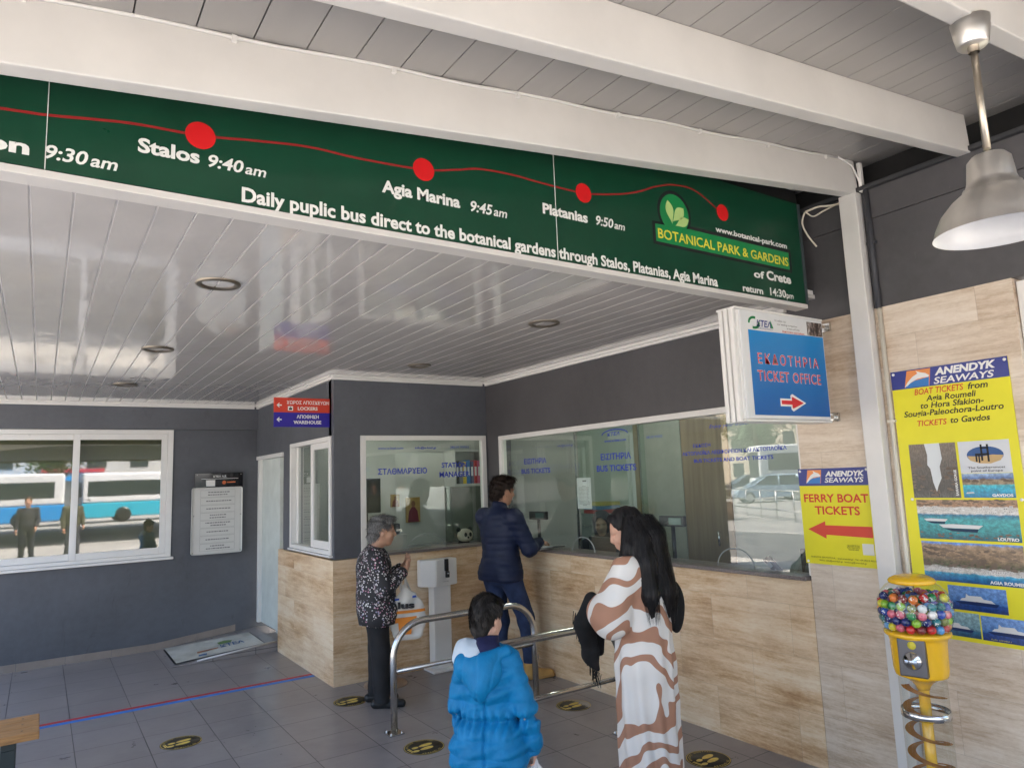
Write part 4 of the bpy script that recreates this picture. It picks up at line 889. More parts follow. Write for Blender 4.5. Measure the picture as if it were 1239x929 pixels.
# ================================================================== bench
bh = thing('bench', 'wooden slatted bench on a dark metal frame at the left edge', 'bench', (-.8, 5.2, 0))
WOOD = pbr('bench_wood', (.36, .19, .075), .45, 0, .35, 5, .15, 60, .002, (1.2, 14, 14))
ys = [5.02, 5.155, 5.29]
for yy in ys:
    m = MB(); m.box(-1.75, .054, yy, yy+.13, .385, .43, .006)
    m.build('seat_slat', WOOD, bh)
m = MB()
for yy in ys:
    for x in (-.03, -1.65): m.lathe([(0, .4312), (.006, .431), (.006, .43)], (x, yy+.065, 0), 8)
m.build('screw', BLACK, bh)
for x in (-.09, -1.62):
    m = MB(); m.box(x-.035, x+.035, 5.05, 5.39, .345, .384, .004); m.box(x-.035, x+.035, 5.05, 5.10, 0.001, .3445, .004); m.box(x-.035, x+.035, 5.34, 5.39, 0.001, .3445, .004); m.build('leg', pbr('bench_steel', (.035, .045, .045), .45), bh)

# ================================================================== gumball machine
GX, GY = 3.475, 1.808
gm = thing('toy_capsule_machine', 'yellow toy capsule machine with clear globe and spiral tube beside the column', 'vending machine', (GX, GY, 0))
YPL = pbr('yellow_plastic', (.80, .45, .012), .22, 0, .04, 6, 0, 60, .002, **{'Coat Weight': .5, 'Coat Roughness': .1}); c0 = (GX, GY, 0)
m = MB(); m.lathe([(0, 1.226), (.035, 1.225), (.07, 1.218), (.095, 1.205), (.103, 1.194), (.100, 1.184), (.088, 1.180)], c0, 48); m.build('lid', YPL, gm)
m = MB(); m.lathe([(.092, 1.186), (.116, 1.172), (.142, 1.143), (.159, 1.103), (.164, 1.065), (.159, 1.025), (.146, .99), (.132, .968)], c0, 56); m.build('globe', ACRYL, gm)
m = MB(); m.lathe([(0, .965), (.140, .965), (.143, .958), (.140, .948), (.128, .940), (.121, .92), (.117, .80), (.113, .775), (.110, .765), (.085, .757), (.05, .735), (.032, .715), (.028, .70), (0, .70)], c0, 56)
bmod = m.build('body', YPL, gm)
Mp = Matrix.Translation((GX, GY, .862)) @ Matrix.Rotation(R(193), 4, 'Z')
m = MB(); m.box(.085, .130, -.058, .058, -.083, .083, .006, 2, Mp); cpn = m.build('coin_plate', pbr('dark_metal_plate', (.10, .10, .11), .35, .9), gm)
m = MB(); m.lathe([(0, .03), (.012, .03), (.014, .016), (.034, .012), (.040, 0)], (0, 0, 0), 24, Mp @ Matrix.Translation((.130, 0, -.01)) @ Matrix.Rotation(R(90), 4, 'Y')); m.box(.144, .160, -.026, .026, -.017, -.003, .003, 2, Mp); m.build('dial', CHROME, cpn)
m = MB(); m.lathe([(0, .002), (.018, .0015), (.018, 0)], (0, 0, 0), 20, Mp @ Matrix.Translation((.1302, .004, .058)) @ Matrix.Rotation(R(90), 4, 'Y')); m.build('price_disc', flat('price_yellow', (.55, .48, .05), .4), cpn)
m = MB(); m.tube([(GX, GY, .71), (GX, GY, .06)], .024, 16); m.build('pole', YPL, gm)
m = MB(); m.lathe([(.101, .757), (.101, .06)], c0, 48); m.build('tube', TUBE, gm)
t = NT('amber_ribbon'); b1 = t.bsdf((.62, .27, .03, 1), .25); b1.inputs['Transmission Weight'].default_value = .25
m = MB(); n = 220; V = []
for i in range(n+1):
    a = 2*math.pi*6.2*i/n+2.2; z = .715-.62*i/n
    V += [(GX+.058*math.cos(a), GY+.058*math.sin(a), z+.004), (GX+.094*math.cos(a), GY+.094*math.sin(a), z)]
m.raw(V, [(2*i, 2*i+1, 2*i+3, 2*i+2) for i in range(n)], True); bmesh.ops.solidify(m.bm, geom=m.bm.faces[:], thickness=.0022); m.build('spiral_chute', t.m, gm)
m = MB(); m.lathe([(.1015, .612), (.1045, .612), (.1045, .580), (.1015, .580)], c0, 48); m.build('chrome_band', CHROME, gm)
m = MB(); m.lathe([(0, .06), (.10, .06), (.16, .045), (.20, .02), (.205, .001), (0, .001)], c0, 40); m.build('base', YPL, gm)
# capsules
pal = [('yellow', (.62, .56, .03)), ('lime green', (.26, .48, .03)), ('dark green', (.01, .20, .05)), ('teal', (.01, .16, .18)), ('royal blue', (.015, .07, .42)), ('sky blue', (.08, .30, .62)), ('navy', (.01, .02, .14)), ('red', (.58, .02, .02)), ('orange', (.68, .17, .02)), ('white', (.70, .70, .68)), ('pink', (.62, .12, .18)), ('violet', (.28, .16, .50)), ('maroon', (.20, .02, .02)), ('olive', (.20, .22, .04))]
cmats = []
for nm, c in pal:
    for kk in range(2):
        t = NT('capsule_'+nm.replace(' ', '_')); v = t.coords('Generated'); nz = t.noise(v, 2.4, 2, .5, 1.2)
        c2 = (.75, .75, .72, 1) if kk else tuple(x*.55 for x in c)+(1,)
        t.bsdf(t.ramp(nz, [(.56, (*c, 1)), (.60, c2)]), .12, 0, None, **{'Coat Weight': .4}); cmats.append((nm, t.m))
def globe_r(z):
    P = [(.968, .132), (.99, .146), (1.025, .159), (1.065, .164), (1.103, .159), (1.143, .142)]
    for (za, ra), (zb, rb) in zip(P, P[1:]):
        if za <= z <= zb: return ra+(rb-ra)*(z-za)/(zb-za)
    return .13
random.seed(11); pts = []; rb = .0205
meshes = []
for nm, mt in cmats:
    m = MB(); m.sphere((0, 0, 0), rb, 18); o = m.build('toy_capsule', mt); meshes.append((nm, o.data)); bpy.data.objects.remove(o)
z = .989; layer = 0
while z < 1.125:
    Rm = globe_r(z)-rb-.002; rr = Rm
    while rr > .07:
        nn = max(1, int(2*math.pi*rr/(2*rb*1.03))); a0 = random.random()*6
        for i in range(nn):
            if z > 1.10 and random.random() < .35: continue
            a = a0+2*math.pi*i/nn; pts.append((GX+rr*math.cos(a), GY+rr*math.sin(a), z+random.uniform(-.004, .004)))
        rr -= 2*rb*1.01
    z += rb*1.62; layer += 1
for k in range(16):
    a = random.random()*6.28; rr = .06*math.sqrt(random.random()); pts.append((GX+rr*math.cos(a)*1.1, GY+rr*math.sin(a), 1.118+random.uniform(-.02, .006)))
for p in pts:
    nm, me = random.choice(meshes); o = bpy.data.objects.new('toy_capsule', me); col.objects.link(o); o.location = p; o.rotation_euler = (random.random()*6, random.random()*6, random.random()*6)
    tag(o, 'small round toy capsule piled with the others inside the clear globe', 'toy capsule', 'toy capsules in the globe')

# ================================================================== things behind the glass
def pole_display(x, y_, rz_, lb):
    d = thing('customer_display', lb, 'display', (x, y_, 0))
    M = Matrix.Translation((x, y_, 0)) @ Matrix.Rotation(R(rz_), 4, 'Z')
    m = MB(); m.box(-.022, .022, -.115, .115, 1.335, 1.415, .008, 2, M); hd = m.build('head', BLACK, d)
    m = MB(); m.box(-.026, -.0225, -.095, .02, 1.350, 1.402, .002, 2, M); m.build('screen', pbr('display_screen', (.10, .17, .15), .12), hd)
    m = MB(); m.tube([M @ Vector((0, 0, 1.0)), M @ Vector((0, 0, 1.34))], .016, 10); m.box(-.06, .06, -.07, .07, .992, 1.006, .004, 2, M); m.build('stem', BLACK, d)
pole_display(4.08, 5.67, 8, 'black customer display on a stem next to the man in the navy jacket'); pole_display(4.05, 3.87, 6, 'black customer display on a stem right of the long haired woman'); 
PAPER = pbr('paper_white', (.72, .73, .74), .7, 0, .03)
nt = thing('paper_notice', 'white printed notice taped inside the bus ticket window', 'notice', (3.9, 4.72, 1.6))
xn = XA+.0225
m = MB(); m.box(xn, xn+.001, 4.621, 4.810, 1.465, 1.728); m.build('sheet', PAPER, nt)
m = MB()
for k in range(15):
    zz = 1.655-k*.0115; w = random.uniform(.11, .135) if k not in (0, 14) else .05; u = 4.785 if k not in (0, 14) else 4.74
    while w > 0:
        l = random.uniform(.008, .02); poly(m, [(0, 0), (l, 0), (l, .004), (0, .004)], (xn, u, zz), NY, ZZ, .0006); u -= l+.003; w -= l+.003
poly(m, [(0, 0), (.05, 0), (.05, .012), (0, .012)], (xn, 4.73, 1.695), NY, ZZ, .0006); m.build('faint_print', pbr('faint_print', (.16, .16, .17), .5), nt)
# telephone handset in its cradle and a card terminal
ph = thing('telephone', 'black cordless telephone standing on the counter at the right end of the window', 'telephone', (4.02, 2.86, .99))
m = MB(); m.box(3.93, 4.10, 2.76, 2.95, .991, 1.03, .012, 3); m.build('cradle', BLACK, ph)
m = MB(); M = Matrix.Translation((4.0, 2.86, 1.02)) @ Matrix.Rotation(R(-38), 4, 'X') @ Matrix.Rotation(R(-12), 4, 'Y'); m.box(-.026, .026, -.02, .02, .0, .20, .012, 3, M); hs = m.build('handset', BLACK, ph)
m = MB(); m.box(-.0275, -.0262, -.014, .014, .13, .165, .0005, 1, M)
for i in range(4):
    for j in range(3): m.box(-.0275, -.0262, -.013+j*.010, -.006+j*.010, .03+i*.022, .042+i*.022, .0005, 1, M)
m.build('keypad', pbr('grey_keys', (.25, .26, .27), .4), hs)
ct = thing('card_terminal', 'dark card terminal in a clear holder at the far right of the counter', 'card terminal', (4.0, 2.70, .99))
m = MB(); m.box(3.99, 4.12, 2.655, 2.75, .991, 1.24, .01, 3); m.build('body', BLACK, ct)
m = MB(); m.box(3.91, 3.985, 2.65, 2.745, .991, 1.15, .004); m.build('holder', ACRYL, ct)
pp = thing('counter_papers', 'stack of white leaflets on the counter behind the rounded hatch', 'papers', (4.1, 3.2, .99))
for k, (x, y_, w, h_, r_) in enumerate(((4.15, 3.30, .2, .29, 12), (4.12, 3.08, .21, .15, -8))):
    m = MB(); m.box(-w/2, w/2, -h_/2, h_/2, .991+.001*k, 1.03+.03*k, .002, 1, Matrix.Translation((x, y_, 0)) @ Matrix.Rotation(R(r_), 4, 'Z')); m.build('bundle', PAPER, pp)
# clerk's monitor seen from behind
mo = thing('monitor', 'wide black monitor turned away in front of the seated clerk', 'monitor', (4.2, 4.75, .99))
m = MB(); m.box(4.16, 4.19, 4.50, 5.02, 1.06, 1.20, .008, 2); m.build('screen_back', pbr('monitor_back', (.030, .036, .034), .30), mo)
m = MB(); m.box(4.18, 4.21, 4.72, 4.80, .99, 1.10, .004); m.box(4.13, 4.27, 4.66, 4.86, .991, 1.0, .003); m.build('stand', BLACK, mo)
pr = thing('ticket_printer', 'pale grey ticket printer on the counter beside the black monitor', 'printer', (4.2, 4.32, .99))
m = MB(); m.box(4.08, 4.30, 4.20, 4.44, .991, 1.13, .012, 3); m.build('body', pbr('printer_grey', (.34, .36, .36), .5), pr)
m = MB(); m.box(4.06, 4.0795, 4.25, 4.39, 1.06, 1.075); m.build('paper_slot', BLACK, pr)
p2 = thing('counter_box', 'small white tray with papers near the man in the navy jacket', 'tray', (4.15, 5.3, .99))
m = MB(); m.box(4.02, 4.30, 5.15, 5.45, .991, 1.02, .006); m.build('tray', pbr('tray_grey', (.5, .52, .52), .4), p2)
m = MB(); m.box(4.05, 4.27, 5.19, 5.41, 1.021, 1.05, .002); m.build('sheets', PAPER, p2)
for (y_, z_, lb) in ((4.30, 1.36, 'black ring handle on the glass of the left ticket desk'),): pass
# panels in the ticket hall office: green grey glass screens
sc1 = thing('glass_screen', 'tall green tinted glass screen between the two ticket desks', 'screen', (4.35, 5.0, 1))
m = MB(); m.box(4.05, 4.9, 4.985, 4.995, .991, 2.4); m.build('pane', mat_glass('green_screen', (.82, .90, .86), .02, 1.0), sc1)
m = MB(); m.box(4.03, 4.049, 4.975, 5.005, .991, 2.4); m.build('edge_post', STEEL, sc1)
# manager's office
mm = thing('monitor', 'black monitor at the left edge of the manager window', 'monitor', (2.75, 6.75, 1))
m = MB(); m.box(2.60, 2.885, 6.74, 6.775, 1.455, 1.80, .01, 2); m.build('screen_back', pbr('monitor_back', (.030, .036, .034), .30), mm)
m = MB(); m.box(2.70, 2.76, 6.776, 6.80, .99, 1.6, .004); m.build('arm', BLACK, mm)
pr2 = thing('desk_printer', 'white desk printer with a black top in the manager office', 'printer', (2.95, 6.8, 1))
m = MB(); m.box(2.62, 3.12, 6.62, 6.92, .991, 1.23, .012, 3); m.build('body', pbr('printer_white', (.52, .52, .50), .5), pr2)
m = MB(); m.box(2.80, 3.05, 6.64, 6.86, 1.231, 1.34, .02, 3); m.build('scanner', BLACK, pr2)
def icon(x0, x1, z0, z1, lb, robe):
    i_ = thing('framed_picture', lb, 'picture', ((x0+x1)/2, 8.4, z0))
    m = MB(); m.box(x0, x1, 8.395, 8.418, z0, z1, .004); m.build('panel', pbr('gilt_panel', (.38, .26, .09), .4, .3), i_)
    w, h_ = x1-x0, z1-z0; O = (x0, 8.394, z0); m = MB(); poly(m, [(.1*w, .02*h_), (.9*w, .02*h_), (.8*w, .45*h_), (.6*w, .62*h_), (.4*w, .62*h_), (.2*w, .45*h_)], O, XX, ZZ, .001); m.build('robe', robe, i_)
    m = MB(); disc(m, (.5*w, .74*h_), .14*w, O, XX, ZZ, .002, 20, .12*h_); m.build('head', pbr('icon_skin', (.20, .10, .05), .6), i_)
icon(3.73, 3.85, 1.44, 1.60, 'small gilt framed portrait on the manager office wall', flat('robe_brown', (.16, .05, .03), .6)); icon(3.94, 4.14, 1.23, 1.55, 'larger gilt framed portrait of a robed figure on the manager office wall', flat('robe_wine', (.13, .02, .03), .6))
shf = thing('wall_shelf', 'wall shelf holding ring binders in the manager office', 'shelf', (4.77, 8.3, 1.7))
m = MB(); m.box(4.52, 5.02, 8.12, 8.418, 1.672, 1.697); m.box(4.52, 4.54, 8.12, 8.418, 1.698, 2.12); m.box(5.0, 5.02, 8.12, 8.418, 1.698, 2.12); m.box(4.52, 5.02, 8.12, 8.418, 2.121, 2.145); m.build('frame', pbr('shelf_white', (.55, .55, .53), .5), shf)
x = 4.545
for lb, c in (('black', (.02, .02, .02)), ('grey', (.20, .21, .22)), ('yellow', (.62, .45, .03)), ('blue', (.03, .16, .42)), ('navy', (.02, .03, .12)), ('red', (.45, .03, .04)), ('pink', (.50, .12, .22)), ('dark red', (.20, .02, .03))):
    f_ = thing('ring_binder', lb+' ring binder standing on the office wall shelf', 'binder', (x, 8.3, 1.7), 'binders on the wall shelf')
    m = MB(); m.box(x, x+.052, 8.14, 8.40, 1.699, 2.0+random.uniform(-.01, .03), .003); bb = m.build('cover', flat('binder_'+lb.replace(' ', '_'), c, .5), f_)
    m = MB(); m.box(x+.012, x+.040, 8.1385, 8.1395, 1.80, 1.92); m.build('spine_card', PAPER, f_); x += .0555
m = MB(); m.box(4.45, 5.3, 8.10, 8.29, .96, 1.66, .004); tag(m.build('cupboard', pbr('olive_cupboard', (.10, .115, .09), .5)), 'dark olive cupboard below the binder shelf', 'cupboard')
pn = thing('panda_toy', 'black and white panda plush sitting on the manager counter', 'plush toy', (3.72, 6.55, .99))
FUR = pbr('plush_white', (.55, .50, .40), .9, 0, .08, 40, .5, 160, .006); FURB = pbr('plush_black', (.02, .02, .02), .9, 0, .1, 40, .5, 160, .006)
m = MB(); m.sphere((3.73, 6.55, 1.06), .075, 18, (1, .9, 1)); m.build('body', FURB, pn)
m = MB(); m.sphere((3.73, 6.52, 1.175), .078, 20, (1.12, .95, .9)); hd = m.build('head', FUR, pn)
m = MB(); m.sphere((3.66, 6.53, 1.235), .024, 12); m.sphere((3.80, 6.53, 1.235), .024, 12); m.build('ear', FURB, hd)
m = MB(); m.sphere((3.70, 6.452, 1.185), .019, 12, (.9, .5, 1.2)); m.sphere((3.755, 6.450, 1.185), .019, 12, (.9, .5, 1.2)); m.sphere((3.727, 6.445, 1.155), .011, 10); m.build('eye_patch', FURB, hd)

# more of the ticket office: second desk and papers on the partition
fcb = thing('filing_cabinet', 'grey filing cabinet with folders on top behind the left ticket desk', 'cabinet', (5.3, 6.0, 0))
m = MB(); m.box(5.10, 5.54, 5.92, 6.35, .01, 1.32, .006); m.build('body', pbr('cabinet_grey', (.27, .29, .29), .45), fcb)
for k in range(4):
    m = MB(); m.box(5.085, 5.099, 5.94, 6.33, .05+k*.32, .34+k*.32, .004); d_ = m.build('drawer', pbr('cabinet_grey', (.27, .29, .29), .45), fcb); m = MB(); m.box(5.072, 5.084, 6.08, 6.19, .22+k*.32, .24+k*.32, .003); m.build('handle', STEEL, d_)
for k, c in enumerate(((.45, .05, .05), (.05, .2, .4), (.5, .42, .1))):
    m = MB(); m.box(5.14, 5.44, 5.98, 6.26, 1.322+k*.042, 1.36+k*.042, .003); tag(m.build('folder', flat('folder_%d' % k, c, .6)), ('red', 'blue', 'ochre')[k]+' folder in the stack on the grey filing cabinet', 'folder', 'folders on the filing cabinet')
# ================================================================== forecourt beyond the canopy (seen mirrored in the glass)
def place(m, x, y, rz, z=-.131): bmesh.ops.transform(m.bm, matrix=Matrix.Translation((x, y, z)) @ Matrix.Rotation(R(rz), 4, 'Z'), verts=m.bm.verts); return m
def car(x, y, rz, lb, paint):
    c = thing('parked_car', lb, 'car', (x, y, -.131)); P = lambda m, n, mt, p=c: place(m, x, y, rz).build(n, mt, p)
    m = MB(); prof = [(-1.95, .28), (1.9, .28), (2.0, .45), (1.98, .68), (1.85, .80), (1.0, .95), (-1.75, .98), (-1.95, .85), (-2.02, .55)]
    m.prism([(a, b) for a, b in prof], (0, .82, 0), XX, ZZ, 1.64); bmesh.ops.bevel(m.bm, geom=m.bm.edges[:], offset=.06, segments=3, affect='EDGES'); P(m, 'body', paint)
    m = MB(); lo = [(-1.78, .96), (1.02, .93)]; hi = [(-1.35, 1.46), (-.9, 1.50), (.05, 1.47)]
    V = [(-1.8, s*.78, .95) for s in (-1, 1)]+[(1.05, s*.78, .92) for s in (-1, 1)]+[(-1.35, s*.60, 1.47) for s in (-1, 1)]+[(.15, s*.60, 1.46) for s in (-1, 1)]
    m.raw(V, [(0, 4, 5, 1), (2, 3, 7, 6), (0, 2, 6, 4), (1, 5, 7, 3), (4, 6, 7, 5)]); P(m, 'cabin_glass', CARGL)
    m = MB(); m.raw([(-1.42, -.63, 1.475), (.12, -.63, 1.468), (.12, .63, 1.468), (-1.42, .63, 1.475), (-1.3, -.5, 1.52), (0, -.5, 1.51), (0, .5, 1.51), (-1.3, .5, 1.52)], [(0, 1, 5, 4), (1, 2, 6, 5), (2, 3, 7, 6), (3, 0, 4, 7), (4, 5, 6, 7)])
    for s in (-1, 1):
        m.tube([(1.05, s*.79, .93), (.14, s*.61, 1.475)], .04, 6); m.tube([(-1.8, s*.79, .95), (-1.38, s*.61, 1.48)], .06, 6); m.tube([(-.35, s*.80, .95), (-.40, s*.62, 1.47)], .035, 6)
    P(m, 'roof', paint)
    for wx in (-1.25, 1.25):
        for s in (-1, 1):
            M = Matrix.Translation((wx, s*.74, .31)) @ Matrix.Rotation(R(90), 4, 'X')
            m = MB(); m.lathe([(.2, -.10), (.30, -.09), (.315, 0), (.30, .09), (.2, .10)], (0, 0, 0), 24, M); w = P(m, 'wheel', BLACK)
            m = MB(); m.lathe([(0, -.105), (.2, -.1)], (0, 0, 0), 16, M); m.lathe([(0, .105), (.2, .1)], (0, 0, 0), 16, M); P(m, 'rim', STEEL, w)
    for s in (-1, 1):
        m = MB(); m.sphere((1.9, s*.6, .70), .12, 12, (.6, 1.3, .8)); P(m, 'headlight', CHROME)
    m = MB(); m.box(1.985, 2.02, -.26, .26, .42, .53, .004); P(m, 'number_plate', WHITE)
CARGL = pbr('car_glass', (.03, .045, .05), .06)
SILVB = pbr('pale_blue_paint', (.36, .50, .64), .22, .2, .03, 6, 0, 60, .002, **{'Coat Weight': .8})
CARD = pbr('dark_blue_paint', (.03, .05, .12), .22, .2, .03, 6, 0, 60, .002, **{'Coat Weight': .8})
car(-26.5, 25.2, 40, 'pale blue hatchback parked on the sunny forecourt', SILVB); car(-31.5, 30.5, 35, 'dark blue hatchback parked farther back on the forecourt', CARD)
def coach(x, y, rz, lb, band, top):
    c = thing('parked_coach', lb, 'coach', (x, y, -.131), 'coaches parked on the forecourt'); P = lambda m, n, mt, p=c: place(m, x, y, rz).build(n, mt, p)
    m = MB(); m.box(-5.8, 5.8, -1.25, 1.25, 1.32, 3.25, .16, 3); P(m, 'upper_body', top)
    m = MB(); m.box(-5.83, 5.83, -1.27, 1.27, .32, 1.30, .10, 3); P(m, 'lower_body', band)
    m = MB(); m.box(-5.5, 5.3, -1.262, 1.262, 1.72, 2.75, .05); m.box(5.5, 5.815, -1.1, 1.1, 1.35, 2.9, .05); m.box(-5.815, -5.5, -1.0, 1.0, 1.7, 2.7, .05); P(m, 'window_band', CARGL)
    for wx in (-3.4, 3.6):
        for s in (-1, 1):
            m = MB(); m.lathe([(0, -.14), (.3, -.14), (.48, -.13), (.5, 0), (.48, .13), (.3, .14), (0, .14)], (0, 0, 0), 24, Matrix.Translation((wx, s*1.16, .5)) @ Matrix.Rotation(R(90), 4, 'X')); P(m, 'wheel', BLACK)
    for s in (-1, 1):
        m = MB(); m.sphere((5.8, s*.9, .75), .14, 12, (.5, 1.2, 1)); P(m, 'headlight', CHROME)
CBLUE = pbr('coach_blue', (.02, .26, .62), .3, 0, .03, 4); CWHITE = pbr('coach_white', (.68, .69, .70), .3, 0, .03, 4); CTURQ = pbr('coach_turquoise', (.03, .38, .52), .3, 0, .03, 4)
coach(-33, 24.0, 38, 'white coach behind the pale blue hatchback', CWHITE, CWHITE)
coach(-4.5, -36, 2, 'white and blue coach at the left of the row behind the photographer', CBLUE, CWHITE); coach(8, -37, -2, 'white and turquoise coach at the right of the row behind the photographer', CTURQ, CWHITE)
# railing along the kerb
fr = thing('street_railing', 'grey steel railing along the forecourt kerb', 'railing', (-16, 17, -.131))
a_, b_ = Vector((-18.5, 22.5, -.131)), Vector((-12.4, 12.5, -.131)); m = MB()
for i in range(9):
    p = a_.lerp(b_, i/8); m.tube([p, p+Vector((0, 0, 1.05))], .03, 8)
for h_ in (.35, .7, 1.05): m.tube([a_+Vector((0, 0, h_)), b_+Vector((0, 0, h_))], .028, 8)
m.build('bars', STEEL, fr)
# planter with shrub at the end of the far wall
pt_ = thing('planter', 'pinkish box planter with a leafy shrub out on the forecourt', 'planter', (-13.4, 18.4, -.002))
m = MB(); m.box(-14.3, -13.2, 17.9, 19.0, -.13, .55, .02); m.build('box', pbr('pink_concrete', (.36, .24, .20), .7, 0, .12, 5), pt_)
LEAF = pbr('shrub_leaf', (.05, .10, .035), .55, 0, .4, 3)
def leaves(m, c, rad, n, size, flatz=1.0):
    for _ in range(n):
        d = Vector((random.gauss(0, 1), random.gauss(0, 1), random.gauss(0, 1))).normalized()*(random.random()**.45)
        p = Vector(c)+Vector((d.x*rad[0], d.y*rad[1], d.z*rad[2])); u = Vector((random.gauss(0, 1), random.gauss(0, 1), random.gauss(0, .6))).normalized(); w = u.orthogonal().normalized(); s = size*random.uniform(.6, 1.3)
        m.raw([p-u*s, p+w*s*.35, p+u*s, p-w*s*.35], [(0, 1, 2, 3)])
m = MB(); leaves(m, (-13.75, 18.45, 1.0), (.6, .6, .6), 1100, .08); m.build('foliage', LEAF, pt_)
m = MB(); 
for k in range(5): m.tube([(-13.75, 18.45, .5), (-13.75+random.uniform(-.2, .2), 18.45+random.uniform(-.2, .2), 1.2)], .012, 5)
m.build('stem', pbr('bark', (.12, .08, .05), .8), pt_)
def palm(x, y, h_, lb):
    p_ = thing('palm_tree', lb, 'tree', (x, y, -.131)); m = MB()
    m.tube([(x+.05*math.sin(i*.8), y, -.131+h_*i/8) for i in range(9)], [.2-.008*i for i in range(9)], 10); m.build('trunk', pbr('bark', (.12, .08, .05), .8), p_)
    m = MB()
    for k in range(26):
        a = k*2.4; e = .9-1.5*(k/26); L = random.uniform(1.5, 2.0)*h_/5; pts_ = []
        for i in range(9):
            u = i/8; pts_.append(Vector((x+math.cos(a)*L*u*math.cos(e*.5), y+math.sin(a)*L*u*math.cos(e*.5), h_-.13+L*(math.sin(e)*u-.55*u*u))))
        sd = Vector((-math.sin(a), math.cos(a), 0))
        for i in range(1, 9):
            for s in (-1, 1):
                for q in (0, .5):
                    c_ = pts_[i-1].lerp(pts_[i], q); l = .42*h_/5*(1-(.9*(i/8-.35))**2); tip = c_+sd*s*l+(pts_[i]-pts_[i-1]).normalized()*l*.6+Vector((0, 0, -.15*l)); m.raw([c_, c_+(pts_[i]-pts_[i-1])*.35, tip], [(0, 1, 2)])
    m.build('crown', LEAF, p_)
palm(-36, 33, 5.5, 'tall palm tree behind the white coach'); palm(-20, -40, 6.5, 'palm tree at the far left of the forecourt behind the camera')
def tree(x, y, h_, r_, lb):
    p_ = thing('street_tree', lb, 'tree', (x, y, -.131)); m = MB(); m.tube([(x, y, -.131), (x+.1, y, h_*.3), (x, y+.1, h_*.6)], [.22, .17, .1], 8)
    for k in range(5): a = k*1.3; m.tube([(x+.05, y, h_*.4), (x+math.cos(a)*r_*.6, y+math.sin(a)*r_*.6, h_*.75)], [.09, .03], 6)
    m.build('trunk', pbr('bark', (.12, .08, .05), .8), p_)
    m = MB()
    for k in range(9): leaves(m, (x+random.uniform(-.6, .6)*r_, y+random.uniform(-.6, .6)*r_, h_*random.uniform(.55, .9)), (r_*.55, r_*.55, r_*.42), 190, .22)
    m.build('crown', LEAF, p_)
tree(-46, 40, 7, 3, 'round leafy tree beyond the parked cars'); tree(1, -44, 6.5, 3, 'leafy tree right of the blue coaches behind the camera'); tree(-12, -46, 6, 3, 'leafy tree left of the blue coaches behind the camera')
def block(x0, x1, y0, y1, h_, lb, wall, rows, axis, face):
    b_ = thing('town_building', lb, 'building', ((x0+x1)/2, (y0+y1)/2, -.131)); m = MB(); m.box(x0, x1, y0, y1, -.13, h_); m.build('wall', wall, b_)
    m = MB(); m.box(x0-.2, x1+.2, y0-.2, y1+.2, h_+.003, h_+.3); m.build('roof', KERB, b_)
    L = (x1-x0) if axis == 'x' else (y1-y0); n = int(L/3.2)
    for r_ in range(rows):
        for i in range(n):
            u = (i+.5)*L/n; z0 = .9+r_*3.1; m = MB()
            if axis == 'x': m.box(x0+u-.7, x0+u+.7, face-.05, face+.05, z0, z0+1.5)
            else: m.box(face-.05, face+.05, y0+u-.7, y0+u+.7, z0, z0+1.5)
            m.build('window', CARGL, b_)
    return b_
b1_ = block(-24, 22, -62, -52, 6.6, 'pale two storey building across the road behind the camera', pbr('pale_render', (.46, .46, .45), .8, 0, .1, .4), 2, 'x', -52)
m = MB(); m.box(-18, 4, -52, -50, 2.9, 3.25, .02); m.build('awning', CBLUE, b1_)
m = MB(); m.box(0, 4.5, -51.94, -51.8, 3.6, 3.9, .02); m.build('shop_board', flat('board_red', (.5, .05, .07), .5), b1_)
block(-66, -58, 10, 64, 9.5, 'cream three storey building beyond the parked cars', pbr('cream_render', (.50, .44, .36), .8, 0, .1, .4), 3, 'y', -58)

bs = thing('bus_bay_shelter', 'wide grey bus bay shelter roof on posts behind the photographer', 'shelter', (0, -21, -.131))
m = MB(); m.box(-26, 24, -29, -13, 3.7, 3.8); m.box(-26, 24, -12.99, -12.85, 3.6, 4.7, .02); m.box(-26, 24, -29.1, -29.01, 3.6, 4.7, .02); m.build('roof', pbr('shelter_grey', (.11, .115, .10), .6, 0, .15, 1), bs)
for x in (-24, -8, 10, 22):
    m = MB(); m.box(x-.12, x+.12, -22.12, -21.88, -.13, 3.699, .02); m.build('post', pbr('shelter_post', (.40, .41, .40), .5), bs)
